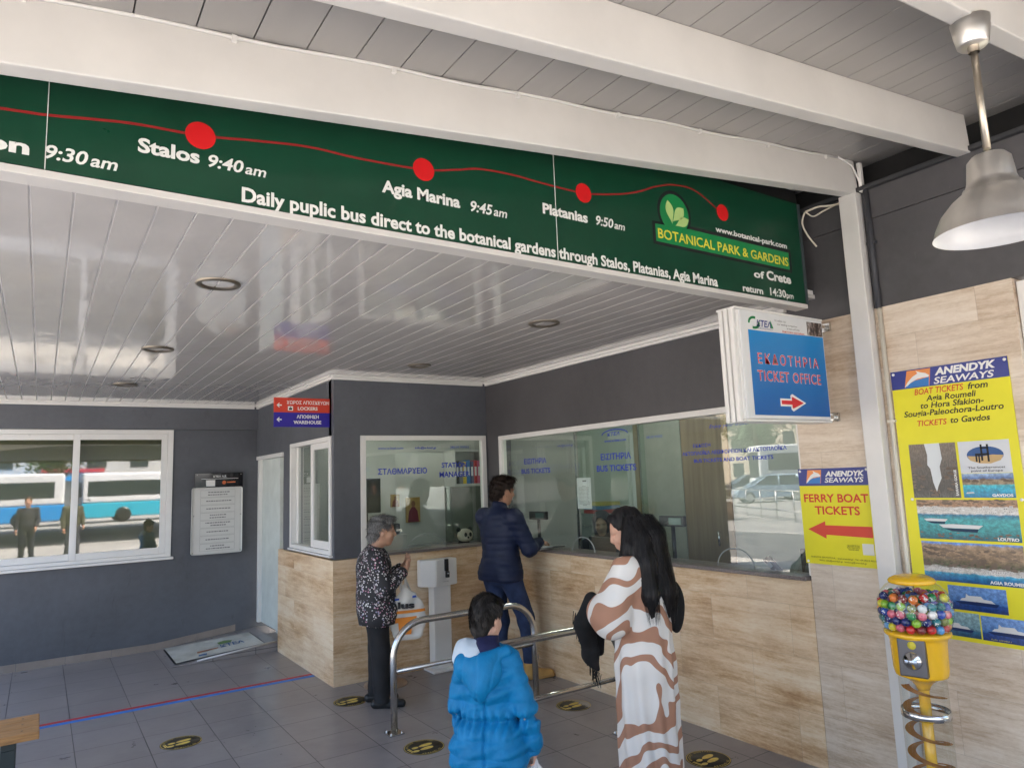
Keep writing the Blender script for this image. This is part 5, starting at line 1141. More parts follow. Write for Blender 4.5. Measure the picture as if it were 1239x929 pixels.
# ================================================================== people: distance-field bodies meshed with surface nets
class SDF:
    def __init__(s, lo, hi, h):
        s.lo = np.array(lo, float); s.h = h; s.n = np.ceil((np.array(hi)-s.lo)/h).astype(int)+1
        s.A = np.full(s.n, 1.0)
        s.ax = [s.lo[i]+h*np.arange(s.n[i]) for i in range(3)]
    def sub(s, lo, hi, pad):
        a = np.maximum(0, np.floor((np.array(lo)-pad-s.lo)/s.h).astype(int)); b = np.minimum(s.n, np.ceil((np.array(hi)+pad-s.lo)/s.h).astype(int)+1)
        if (b <= a).any(): return None, None
        sl = tuple(slice(a[i], b[i]) for i in range(3)); return sl, [s.ax[i][sl[i]].reshape([-1 if j == i else 1 for j in range(3)]) for i in range(3)]
    def put(s, sl, d, k, op='add'):
        A = s.A[sl]
        if op == 'add':
            if k > 0: hh = np.clip(.5+.5*(A-d)/k, 0, 1); s.A[sl] = A*(1-hh)+d*hh-k*hh*(1-hh)
            else: s.A[sl] = np.minimum(A, d)
        else:
            d = -d
            if k > 0: hh = np.clip(.5-.5*(A-d)/k, 0, 1); s.A[sl] = A*(1-hh)+d*hh+k*hh*(1-hh)
            else: s.A[sl] = np.maximum(A, d)
    def cone(s, a, b, ra, rb, k=.02, op='add', sc=None):
        a, b = np.array(a, float), np.array(b, float); m = max(ra, rb)
        sl, g = s.sub(np.minimum(a, b)-m, np.maximum(a, b)+m, k+.03)
        if sl is None: return s
        ab = b-a; L = (ab@ab) or 1e-9; px, py, pz = g[0]-a[0], g[1]-a[1], g[2]-a[2]
        t = np.clip((px*ab[0]+py*ab[1]+pz*ab[2])/L, 0, 1)
        d = np.sqrt((px-t*ab[0])**2+(py-t*ab[1])**2+(pz-t*ab[2])**2)-(ra+(rb-ra)*t); s.put(sl, d, k, op); return s
    def chain(s, pts, rs, k=.02):
        for i in range(len(pts)-1): s.cone(pts[i], pts[i+1], rs[i], rs[i+1], k)
        return s
    def ell(s, c, r, k=.02, rot=None, op='add'):
        c = np.array(c, float); r = np.array(r, float); m = r.max(); sl, g = s.sub(c-m, c+m, k+.03)
        if sl is None: return s
        p = [g[i]-c[i] for i in range(3)]
        if rot is not None: p = [p[0]*rot[0][j]+p[1]*rot[1][j]+p[2]*rot[2][j] for j in range(3)]
        k0 = np.sqrt((p[0]/r[0])**2+(p[1]/r[1])**2+(p[2]/r[2])**2); k1 = np.sqrt((p[0]/r[0]**2)**2+(p[1]/r[1]**2)**2+(p[2]/r[2]**2)**2)+1e-9
        s.put(sl, k0*(k0-1)/k1, k, op); return s
    def plane(s, p, n, k=0.004):
        """keeps what lies behind the plane (point p, outward normal n)"""
        n = np.array(n, float); n /= np.linalg.norm(n); X, Y, Z = s.ax[0][:, None, None], s.ax[1][None, :, None], s.ax[2][None, None, :]
        d = (X-p[0])*n[0]+(Y-p[1])*n[1]+(Z-p[2])*n[2]; s.A = np.maximum(s.A, d); return s
    def disp(s, f):
        X, Y, Z = s.ax[0][:, None, None], s.ax[1][None, :, None], s.ax[2][None, None, :]; s.A = s.A+f(X, Y, Z); return s
    def mesh(s):
        A, h, lo = s.A, s.h, s.lo; I = A < 0; n = [x-1 for x in A.shape]
        cnt = np.zeros(n, np.int8); P = np.zeros(n+[3]); C = np.zeros(n)
        cs = [(i, j, k) for i in (0, 1) for j in (0, 1) for k in (0, 1)]
        sl = lambda c: tuple(slice(c[i], c[i]+n[i]) for i in range(3))
        for c in cs: cnt += I[sl(c)]
        act = (cnt > 0) & (cnt < 8); idx = np.argwhere(act)
        if len(idx) == 0: return [], []
        V = np.zeros((len(idx), 3)); W = np.zeros(len(idx))
        for c in cs:
            for ax in range(3):
                if c[ax] == 0:
                    c2 = list(c); c2[ax] = 1
                    a = A[idx[:, 0]+c[0], idx[:, 1]+c[1], idx[:, 2]+c[2]]; b = A[idx[:, 0]+c2[0], idx[:, 1]+c2[1], idx[:, 2]+c2[2]]
                    x = (a < 0) != (b < 0); t = np.where(x, a/np.where(x, a-b, 1), 0)
                    q = np.tile(np.array(c, float), (len(idx), 1)); q[:, ax] += t; V += q*x[:, None]; W += x
        V = (idx+V/W[:, None])*h+lo; num = np.full(n, -1); num[act] = np.arange(len(idx)); F = []
        for ax in range(3):
            u, v = (ax+1) % 3, (ax+2) % 3
            a = I[tuple(slice(1, n[i]) if i != ax else slice(0, n[i]) for i in range(3))]; b = I[tuple(slice(1, n[i]) if i != ax else slice(1, n[i]+1) for i in range(3))]
            e = np.argwhere(a != b); 
            if len(e) == 0: continue
            base = e.copy(); base[:, u] += 1; base[:, v] += 1
            du, dv = np.zeros(3, int), np.zeros(3, int); du[u] = 1; dv[v] = 1
            g = lambda q: num[q[:, 0], q[:, 1], q[:, 2]]
            quad = np.stack([g(base), g(base-du), g(base-du-dv), g(base-dv)], 1)
            flip = a[tuple(e.T)]; quad[flip] = quad[flip][:, ::-1]; F.append(quad)
        return V, np.concatenate(F)
    def build(s, name, mat, parent, smooth_it=1):
        V, F = s.mesh()
        if len(V) == 0: return None
        me = bpy.data.meshes.new(name); me.from_pydata([tuple(v) for v in V], [], [tuple(int(i) for i in f) for f in F if (f >= 0).all()])
        bm = bmesh.new(); bm.from_mesh(me)
        for _ in range(smooth_it): bmesh.ops.smooth_vert(bm, verts=bm.verts, factor=.5, use_axis_x=True, use_axis_y=True, use_axis_z=True)
        for f in bm.faces: f.smooth = True
        bmesh.ops.recalc_face_normals(bm, faces=bm.faces[:])
        bm.to_mesh(me); bm.free(); me.materials.append(mat)
        o = bpy.data.objects.new(name, me); col.objects.link(o); o.parent = parent; return o
def rotm(yaw=0, pitch=0, roll=0):
    """rows are the head's x (forward), y (left), z (up) axes; pitch > 0 looks down"""
    M = Matrix.Rotation(yaw, 3, 'Z') @ Matrix.Rotation(pitch, 3, 'Y') @ Matrix.Rotation(roll, 3, 'X')
    return np.array(M.transposed())
def hp(c, Rm, s, p): return np.array(c)+s*(p[0]*Rm[0]+p[1]*Rm[1]+p[2]*Rm[2])
def head(S, c, Rm, s=1.0, nose=1.0, jaw=1.0, chub=1.0):
    q = lambda *p: hp(c, Rm, s, p); ro = np.array(Rm).T
    S.ell(q(-.012, 0, .030), (.098*s, .076*s, .092*s), .01, ro); S.ell(q(.022, 0, -.030), (.072*s, .060*s*chub, .092*s), .03*s, ro)
    S.cone(q(.050, 0, -.098), q(.062, 0, -.096), .022*s*jaw, .018*s*jaw, .025*s)
    for e in (-1, 1):
        S.cone(q(-.005, e*.056, -.050), q(.050, e*.020, -.095), .020*s, .018*s, .02*s); S.ell(q(.056, e*.036, -.028), (.026*s, .024*s*chub, .026*s), .02*s, ro)
        S.cone(q(.078, e*.016, .026), q(.072, e*.046, .024), .011*s, .010*s, .012*s)
        S.ell(q(-.008, e*.079, -.008), (.026*s, .010*s, .034*s), .006*s, ro); S.ell(q(.093, e*.032, .006), (.018*s, .016*s, .011*s), .008*s, ro, 'sub')
    S.cone(q(.086, 0, .014), q(.104*(.9+.1*nose), 0, -.022), .009*s, .012*s*nose, .008*s); S.cone(q(.098, 0, -.030), q(.088, 0, -.036), .010*s, .012*s, .008*s)
    for e in (-1, 1): S.ell(q(.092, e*.012, -.030), (.010*s, .008*s, .008*s), .005*s, ro)
    S.ell(q(.085, 0, -.058), (.013*s, .022*s, .0065*s), .004*s, ro); S.ell(q(.083, 0, -.070), (.013*s, .019*s, .0075*s), .004*s, ro); S.ell(q(.098, 0, -.0635), (.012*s, .024*s, .0022*s), .003*s, ro, 'sub')
def face_bits(parent, c, Rm, s=1.0, lipmat=None, browmat=None):
    m = MB(); q = lambda *p: tuple(hp(c, Rm, s, p))
    for e in (-1, 1): m.sphere(q(.0745, e*.031, .005), .0125*s, 14)
    m.build('eye', EYEW, parent)
    m = MB()
    for e in (-1, 1): m.sphere(q(.0845, e*.031, .005), .0048*s, 10)
    m.build('iris', BLACK, parent)
    if browmat:
        m = MB()
        for e in (-1, 1): m.tube([q(.088, e*.014, .028), q(.089, e*.032, .034), q(.080, e*.050, .028)], [.003*s, .004*s, .002*s], 6)
        m.build('eyebrow', browmat, parent)
    if lipmat:
        m = MB(); m.sphere(q(.0885, 0, -.0635), .012*s, 12, (.75, 1.5, .75)); m.build('lips', lipmat, parent)
def hand(S, wrist, d, up, s=1.0, curl=.5, thumb=1):
    """palm and five bent fingers; d points along the hand, up is the back of the hand"""
    w = np.array(wrist, float); d = np.array(d, float)/np.linalg.norm(d); up = np.array(up, float); up = up-d*(up@d); up /= np.linalg.norm(up); sd = np.cross(d, up)*thumb
    P = lambda a, b, c: w+s*(a*d+b*sd+c*up)
    S.cone(P(0, 0, 0), P(.04, 0, 0), .022*s, .026*s, .012); S.cone(P(.04, .018, 0), P(.085, .022, 0), .016*s, .014*s, .012); S.cone(P(.04, -.018, 0), P(.080, -.022, 0), .016*s, .012*s, .012)
    for i, (b, L) in enumerate(((.028, .068), (.009, .076), (-.010, .070), (-.027, .056))):
        p = P(.085, b, 0); a = 0
        for j, f in enumerate((.45, .32, .23)):
            a += curl*(.5+.5*j); q = p+s*L*f*(math.cos(a)*d-math.sin(a)*up); S.cone(p, q, (.0092-.0008*j)*s, (.0084-.0008*j)*s, .003); p = q
    p = P(.02, .024, -.004); q = p+s*.038*(.75*d+.55*sd-.2*up); S.cone(p, q, .012*s, .010*s, .006); S.cone(q, q+s*.030*(.9*d+.1*sd-.35*up), .0095*s, .0078*s, .004)
def skin(name, c): 
    return pbr(name, c, .48, 0, .08, 9, .08, 220, .001, **{'Subsurface Weight': .12, 'Subsurface Radius': (.012, .005, .003)})
EYEW = pbr('eye_white', (.70, .68, .65), .25)
def hair_mat(name, lo, hi, st=(1, 1, .12)):
    t = NT(name); v = t.coords('Object', st); f = t.noise(v, 130, 4, .7); t.bsdf(t.ramp(f, [(.35, (*lo, 1)), (.65, (*hi, 1))]), .50, 0, t.bump(f, .45, .004), **{'Specular IOR Level': .22}); return t.m
def person(lb, loc, rz, cat='person', name='person'):
    o = thing(name, lb, cat, loc); o.rotation_euler = (0, 0, R(rz)); return o
V3 = lambda *a: np.array(a, float)
def add_strands(o, n, length, lift=.25, droop=1.0, r=.0009, seed=1, zmin=-9):
    """grows short combed strands out of a hair mesh, in the same mesh"""
    rg = random.Random(seed); me = o.data; bm = bmesh.new(); bm.from_mesh(me); bm.normal_update(); fs = [f for f in bm.faces if f.calc_center_median().z > zmin]
    top = max(v.co.z for v in bm.verts); cen = Vector((sum(v.co.x for v in bm.verts)/len(bm.verts), 0, 0)); jobs = []
    for f in rg.choices(fs, k=n):
        c, nn = f.calc_center_median(), f.normal; d = Vector((c.x-cen.x+.02, c.y*1.1, -.05-droop*(top-c.z)*2)); d += Vector((rg.uniform(-.03, .03), rg.uniform(-.03, .03), rg.uniform(-.03, .03))); d = d-nn*d.dot(nn)
        if d.length < 1e-5: continue
        d.normalize(); L = length*rg.uniform(.5, 1.3); jobs.append([(c-nn*.001+d*L*t_+nn*(lift*L*math.sin(t_*2.2)+.0015)) for t_ in (0, .35, .7, 1.0)])
    for P in jobs:
        s = (P[-1]-P[0]).cross(Vector((0.3, 0.5, .8))).normalized()
        V = [bm.verts.new(p+s*r*w_*k) for p, w_ in zip(P, (1, 1, .8, .25)) for k in (-1, 1)]
        for i in range(3): bm.faces.new((V[2*i], V[2*i+1], V[2*i+3], V[2*i+2])).smooth = True
    bm.to_mesh(me); bm.free()
def legs(S, hips, knees, ankles, rs, k=.03):
    for h_, k_, a_ in zip(hips, knees, ankles): S.chain([h_, k_, a_], rs, k)
def shoe(S, ankle, yaw, L=.26, w=.042, hgt=.05, k=.02):
    d = V3(math.cos(R(yaw)), math.sin(R(yaw)), 0); a = V3(*ankle); g = V3(a[0], a[1], 0)
    S.cone(g-d*L*.24+V3(0, 0, hgt*.72), g+d*L*.25+V3(0, 0, hgt*.62), w*.85, w, k); S.cone(g+d*L*.25+V3(0, 0, hgt*.62), g+d*L*.62+V3(0, 0, hgt*.52), w, w*.80, k); S.cone(a, g+V3(0, 0, hgt), w*.95, w*.95, k); S.plane((0, 0, .002), (0, 0, -1))

# ---- man in the navy quilted jacket leaning on the ledge (local +x faces the ticket wall)
def man():
    p = person('man in navy quilted jacket, jeans and tan boots leaning on the ticket ledge', (3.46, 5.40, 0), 8)
    SK = skin('skin_tan', (.46, .25, .165)); hc = V3(.05, 0, 1.635); Rm = rotm(R(-12), R(10))
    shl, shr = V3(-.03, .19, 1.405), V3(-.01, -.195, 1.40); ell_, elr = V3(.12, .27, 1.16), V3(.10, -.26, 1.13); wrl, wrr = V3(.33, .16, 1.155), V3(.325, -.16, 1.165)
    hips = [V3(-.02, .10, .90), V3(0, -.10, .90)]; knees = [V3(.06, .11, .49), V3(.16, -.12, .50)]; ank = [V3(.03, .13, .10), V3(.17, -.15, .10)]
    S = SDF((-.3, -.42, 0), (.55, .42, 1.8), .0058)
    head(S, hc, Rm, 1.0, 1.1); S.cone(V3(-.03, 0, 1.42), V3(.015, 0, 1.57), .056, .053, .03); S.ell((-.02, 0, 1.25), (.11, .17, .20), .05); S.ell((-.01, 0, 1.0), (.11, .16, .16), .06)
    for a, b, c, e in ((shl, ell_, wrl, 1), (shr, elr, wrr, -1)):
        S.chain([a, b, c], [.055, .042, .028], .03)
        hand(S, c, V3(.9, -.25*e, -.12), V3(0, e*.25, 1), 1.0, .45, -e)
    legs(S, hips, knees, ank, [.082, .058, .040]); 
    for a in ank: S.cone(a, a+V3(.10, 0, -.05), .036, .030, .02)
    b_ = S.build('body', SK, p); b_.name = 'body'; face_bits(p, hc, Rm, 1.0, None, BLACK)
    # jacket
    S = SDF((-.32, -.46, .80), (.50, .46, 1.56), .0065)
    S.ell((-.015, 0, 1.27), (.138, .205, .22), .05); S.ell((-.01, 0, 1.02), (.150, .195, .20), .08); S.cone(V3(-.02, .10, .90), V3(-.02, -.10, .90), .135, .135, .06)
    S.cone(shl, shr, .075, .075, .05); S.cone(V3(-.03, 0, 1.40), V3(-.005, 0, 1.51), .082, .068, .03)
    for a, b, c in ((shl, ell_, wrl), (shr, elr, wrr)): S.chain([a, b, c-(c-b)*.06], [.078, .064, .046], .035)
    S.plane((0, 0, .865), (0.06, 0, -1)); S.plane((0, 0, 1.53), (.25, 0, 1))
    def quilt(X, Y, Z):
        zz = Z+.004*np.sin(9*Y+3*X); return -.0050*np.abs(np.sin(np.pi*zz/.056))**.5+.0035*np.sin(23*X+17*Y+11*Z)*np.sin(19*Y-9*Z)
    S.disp(quilt); S.build('jacket', pbr('navy_quilt', (.008, .014, .042), .55, 0, .2, 8, .25, 70, .004), p)
    # jeans with stitched pocket
    DEN = pbr('denim', (.022, .036, .088), .75, 0, .45, 9, .3, 300, .002); S = SDF((-.25, -.3, .08), (.36, .3, 1.0), .0065)
    S.ell((-.02, 0, .92), (.125, .175, .12), .04); legs(S, hips, knees, [a+V3(0, 0, .0) for a in ank], [.102, .075, .062], .03)
    S.plane((0, 0, .125), (0, 0, -1)); S.plane((0, 0, .97), (0, 0, 1)); S.disp(lambda X, Y, Z: .005*np.sin(38*Z+12*Y)*np.exp(-((Z-.22)/.12)**2)+.004*np.sin(31*Z-20*X+15*Y)*np.exp(-((Z-.52)/.1)**2)+.003*np.sin(25*X+30*Z)); j = S.build('jeans', DEN, p)
    m = MB()
    for P in ([(-.128, -.03, .905), (-.124, -.105, .885)], [(-.126, -.03, .905), (-.130, -.035, .81), (-.13, -.07, .785), (-.118, -.108, .80), (-.124, -.105, .885)], [(-.133, -.035, .855), (-.137, -.07, .835), (-.122, -.106, .85)]): m.tube(P, .0022, 5)
    m.build('pocket_stitching', pbr('pale_thread', (.32, .33, .36), .7), j)
    BT = pbr('tan_nubuck', (.46, .27, .09), .75, 0, .15, 12, .2, 150, .002); SO = pbr('gum_sole', (.38, .22, .08), .6)
    for a, yw in zip(ank, (0, -22)):
        S = SDF((a[0]-.14, a[1]-.16, -.01), (a[0]+.26, a[1]+.16, .2), .005); shoe(S, a, yw, .28, .047, .06); S.cone(a+V3(-.01, 0, -.03), a+V3(-.015, 0, .035), .055, .058, .02); S.plane((0, 0, .145), (0, 0, 1)); bo = S.build('boot', BT, p)
        S = SDF((a[0]-.14, a[1]-.16, -.02), (a[0]+.26, a[1]+.16, .06), .005); shoe(S, a, yw, .285, .051, .045); S.plane((0, 0, .026), (0, 0, 1)); S.build('sole', SO, bo)
    # hair and sunglasses
    S = SDF((-.2, -.2, 1.45), (.3, .2, 1.85), .005); q = lambda *u: hp(hc, Rm, 1.0, u)
    S.ell(q(-.020, 0, .042), (.108, .088, .098), .0, Rm.T); S.ell(q(.055, 0, .10), (.05, .06, .03), .03, Rm.T); S.ell(q(-.065, 0, -.04), (.055, .068, .065), .03, Rm.T)
    S.plane(q(.058, 0, .06), Rm[0]*.9-Rm[2]*.42); S.ell(q(.06, 0, -.03), (.075, .12, .075), .01, Rm.T, 'sub')
    for e in (-1, 1): S.ell(q(.005, e*.085, -.015), (.026, .03, .038), .006, Rm.T, 'sub')
    S.disp(lambda X, Y, Z: .005*np.sin(85*Y+60*X+9*np.sin(20*Z))*np.sin(50*Z+30*X)+.003*np.sin(150*Z+60*X)); add_strands(S.build('hair', hair_mat('hair_dark_brown', (.010, .006, .005), (.035, .022, .016)), p), 2600, .035, .30, 1.0, .0010, 2)
    m = MB()
    for e in (-1, 1): m.sphere(q(.096, e*.036, .002), .027, 14, (.45, 1, .85)); m.tube([q(.094, e*.060, .010), q(.05, e*.082, .012), q(-.01, e*.086, .008)], .0055, 6)
    m.tube([q(.098, .014, .006), q(.100, 0, .009), q(.098, -.014, .006)], .003, 6); m.build('sunglasses', BLACK, p)
man()
wl = thing('wallet', 'open black wallet with white papers held on the ticket ledge', 'wallet', (3.85, 5.2, 1.1))
m = MB(); m.box(3.80, 3.98, 5.14, 5.24, 1.115, 1.122, .002, 1, Matrix.Rotation(0, 4, 'X')); m.build('cover', BLACK, wl)
m = MB(); m.box(3.74, 3.86, 5.16, 5.25, 1.123, 1.126); m.box(3.76, 3.90, 5.22, 5.30, 1.100, 1.103); m.build('papers', PAPER, wl)

# ---- elderly woman (local +x is the way she faces)
def lady():
    p = person('elderly woman with short grey hair in a flowered black blouse and black trousers', (2.33, 5.52, 0), -22)
    SK = skin('skin_olive', (.48, .28, .19)); hc = V3(.045, 0, 1.355); Rm = rotm(0, R(6)); s_ = .95
    sh = [V3(-.03, .155, 1.165), V3(-.03, -.155, 1.165)]; el = [V3(.04, .205, .93), V3(.05, -.205, .92)]; wr = [V3(.215, .075, 1.06), V3(.22, -.07, 1.05)]
    hips = [V3(-.02, .085, .76), V3(-.02, -.085, .76)]; knees = [V3(-.005, .09, .42), V3(.01, -.09, .42)]; ank = [V3(-.03, .09, .08), V3(.02, -.10, .08)]
    S = SDF((-.25, -.32, 0), (.42, .32, 1.52), .0056); head(S, hc, Rm, s_, 1.15, .9); S.cone(V3(-.03, 0, 1.18), V3(.01, 0, 1.29), .052, .048, .03); S.ell((-.03, 0, 1.03), (.12, .16, .18), .05); S.ell((-.02, 0, .82), (.13, .17, .16), .06)
    for a, b, c, e in zip(sh, el, wr, (1, -1)): S.chain([a, b, c], [.05, .040, .026], .03); hand(S, c, V3(.45, -.5*e, .72), V3(.75, .1*e, -.3), .88, .9, e)
    legs(S, hips, knees, ank, [.085, .058, .038])
    for a in ank: S.cone(a, a+V3(.10, 0, -.045), .032, .028, .02)
    S.build('body', SK, p); face_bits(p, hc, Rm, s_, None, pbr('grey_brow', (.15, .14, .13), .8))
    # blouse
    S = SDF((-.3, -.36, .60), (.30, .36, 1.30), .0065); S.ell((-.035, 0, 1.06), (.145, .185, .19), .05); S.ell((-.02, 0, .84), (.165, .20, .19), .08); S.cone(V3(-.01, .08, .70), V3(-.01, -.08, .70), .155, .155, .06); S.cone(sh[0], sh[1], .068, .068, .05); S.cone(V3(-.04, 0, 1.17), V3(-.025, 0, 1.225), .075, .062, .02)
    for a, b, c in zip(sh, el, wr): S.chain([a, b, c-(c-b)*.22], [.073, .066, .05], .03)
    S.plane((0, 0, .635), (-.05, 0, -1)); S.plane((0, 0, 1.235), (.3, 0, 1)); S.disp(lambda X, Y, Z: .005*np.sin(26*Y+18*X+6*Z)*np.clip((1.1-Z)/.4, 0, 1)+.004*np.sin(40*Z+22*X)*np.sin(15*Y))
    t = NT('flowered_black'); v = t.coords('Object'); vo = t.n('ShaderNodeTexVoronoi'); vo.feature = 'F1'; vo.inputs['Scale'].default_value = 56; t.l(v, vo.inputs['Vector']); vo.inputs['Randomness'].default_value = 1
    msk = t.math('MULTIPLY', t.math('LESS_THAN', t.math('ADD', vo.outputs['Distance'], t.math('MULTIPLY_ADD', t.noise(v, 150, 3), .5, -.25)), .38), t.math('GREATER_THAN', t.noise(v, 16, 2), .44))
    sx = t.n('ShaderNodeSeparateColor'); t.l(vo.outputs['Color'], sx.inputs[0])
    pc = t.ramp(sx.outputs[0], [(0, (.55, .54, .56)), (.35, (.42, .20, .28)), (.5, (.60, .58, .58)), (.7, (.28, .27, .38)), (.85, (.50, .40, .42))], 'CONSTANT'); t.bsdf(t.mix(msk, (.012, .012, .015, 1), pc), .7); S.build('blouse', t.m, p)
    S = SDF((-.25, -.28, .02), (.22, .28, .80), .0065); S.ell((-.02, 0, .74), (.135, .17, .12), .04); legs(S, hips, knees, [a+V3(0, 0, -.02) for a in ank], [.10, .078, .066], .025); S.plane((0, 0, .045), (0, 0, -1)); S.plane((0, 0, .78), (0, 0, 1))
    S.disp(lambda X, Y, Z: .005*np.sin(34*Z+14*Y+9*X)*np.clip((.3-Z)/.25, 0, 1)+.003*np.sin(24*X+20*Y+14*Z)); S.build('trousers', pbr('charcoal_trousers', (.016, .016, .018), .75, 0, .25, 8, .15, 120, .003), p)
    for a, yw in zip(ank, (2, -4)):
        S = SDF((a[0]-.12, a[1]-.12, -.01), (a[0]+.24, a[1]+.12, .14), .005); shoe(S, a, yw, .24, .042, .045); S.build('shoe', pbr('black_shoe', (.02, .02, .021), .4), p)
    S = SDF((-.16, -.16, 1.2), (.22, .16, 1.54), .0045); q = lambda *u: hp(hc, Rm, s_, u)
    S.ell(q(-.020, 0, .044), (.104*s_*1.03, .088*s_, .096*s_), 0, Rm.T); S.ell(q(-.07, 0, -.035), (.05, .066, .06), .03, Rm.T); S.ell(q(.055, 0, .095), (.045, .055, .028), .025, Rm.T)
    S.plane(q(.060, 0, .062), Rm[0]*.92-Rm[2]*.38); S.ell(q(.068, 0, -.035), (.078, .12, .078), .008, Rm.T, 'sub')
    for e in (-1, 1): S.ell(q(.0, e*.085, -.018), (.024, .03, .036), .006, Rm.T, 'sub')
    S.disp(lambda X, Y, Z: .0065*np.sin(55*Y+40*X+30*Z)*np.sin(48*Z-30*X)+.004*np.sin(120*Z+50*X+40*Y)); add_strands(S.build('hair', hair_mat('hair_grey', (.045, .043, .042), (.26, .255, .25), (1, 1, .4)), p), 2600, .030, .42, .8, .0011, 3)
    m = MB()
    for e in (-1, 1): m.tube([q(.098, e*.034+.021*math.cos(a), .004+.016*math.sin(a)) for a in [i*math.pi/8 for i in range(16)]], .0010, 5, True); m.tube([q(.096, e*.056, .008), q(.05, e*.077, .008), q(-.01, e*.082, .004)], .0012, 5)
    m.tube([q(.100, .013, .006), q(.102, 0, .008), q(.100, -.013, .006)], .0017, 5); m.build('glasses', pbr('steel_frame', (.3, .3, .3), .3, .8), p)
lady()
# tote bag hanging from the elderly woman's arm
tb = thing('tote_bag', 'white tote bag with blue and orange print hanging from the elderly woman\'s arm', 'bag', (2.51, 5.40, .5))
Mt = Matrix.Translation((2.505, 5.355, .515)) @ Matrix.Rotation(R(-24), 4, 'Z')
S = SDF((-.17, -.06, -.02), (.17, .06, .42), .006); S.ell((0, 0, .16), (.15, .030, .19), .0); S.cone((-.09, 0, .02), (.09, 0, .02), .026, .026, .03); S.cone((-.10, 0, .28), (.06, 0, .33), .022, .018, .04); S.cone((.0, 0, .30), (-.02, 0, .40), .045, .02, .05)
S.disp(lambda X, Y, Z: .004*np.sin(30*X+9*Z)*np.sin(14*Z)+.003*np.sin(44*X-25*Z)); o = S.build('bag_body', pbr('canvas_white', (.62, .60, .56), .8, 0, .05, 6, .2, 200, .002), None); o.data.transform(Mt); o.data.transform(Matrix.Translation(-Vector(tb.location))); o.parent = tb
def onbag(name, mat, P, dy=-.036):
    m = MB(); n = 8; V = []; F = []
    (x0, z0), (x1, z1), (x2, z2), (x3, z3) = P
    for i in range(n+1):
        for j in range(n+1):
            u, v = i/n, j/n; x = (x0*(1-u)+x1*u)*(1-v)+(x3*(1-u)+x2*u)*v; z = (z0*(1-u)+z1*u)*(1-v)+(z3*(1-u)+z2*u)*v
            r2 = 1-(x/.155)**2-((z-.16)/.20)**2; yy = -.033*math.sqrt(max(.0, r2))-.014; V.append(Mt @ Vector((x, yy, z)))
    for i in range(n):
        for j in range(n): F.append((i*(n+1)+j, (i+1)*(n+1)+j, (i+1)*(n+1)+j+1, i*(n+1)+j+1))
    m.raw(V, F, True); m.build(name, mat, tb)
BO = flat('bag_orange', (.66, .22, .03), .7)
onbag('blue_band', flat('bag_blue', (.03, .08, .40), .7), [(-.11, .292), (.08, .312), (.07, .328), (-.10, .308)]); onbag('orange_band', BO, [(-.145, .19), (.145, .20), (.142, .222), (-.142, .212)]); onbag('orange_print', BO, [(-.065, .03), (.03, .03), (.04, .16), (-.075, .15)]); onbag('orange_print', BO, [(-.095, .12), (.075, .14), (.075, .17), (-.095, .16)])
m = MB(); m.text('lus', Mt @ Vector((-.075, -.052, .235)), Mt.to_3x3() @ XX, ZZ, .135, .05, bold=.05); m.build('lettering', INK, tb)
m = MB()
for dx in (-.012, .02): m.tube(smooth_line([tuple(Mt @ Vector(v)) for v in ((-.04+dx, -.01, .37), (-.03+dx, 0, .44), (-.02, .03, .50), (-.01, .06, .455), (.01+dx, .02, .36))]), .008, 6)
m.build('strap', pbr('canvas_white', (.62, .60, .56), .8, 0, .05, 6, .2, 200, .002), tb)

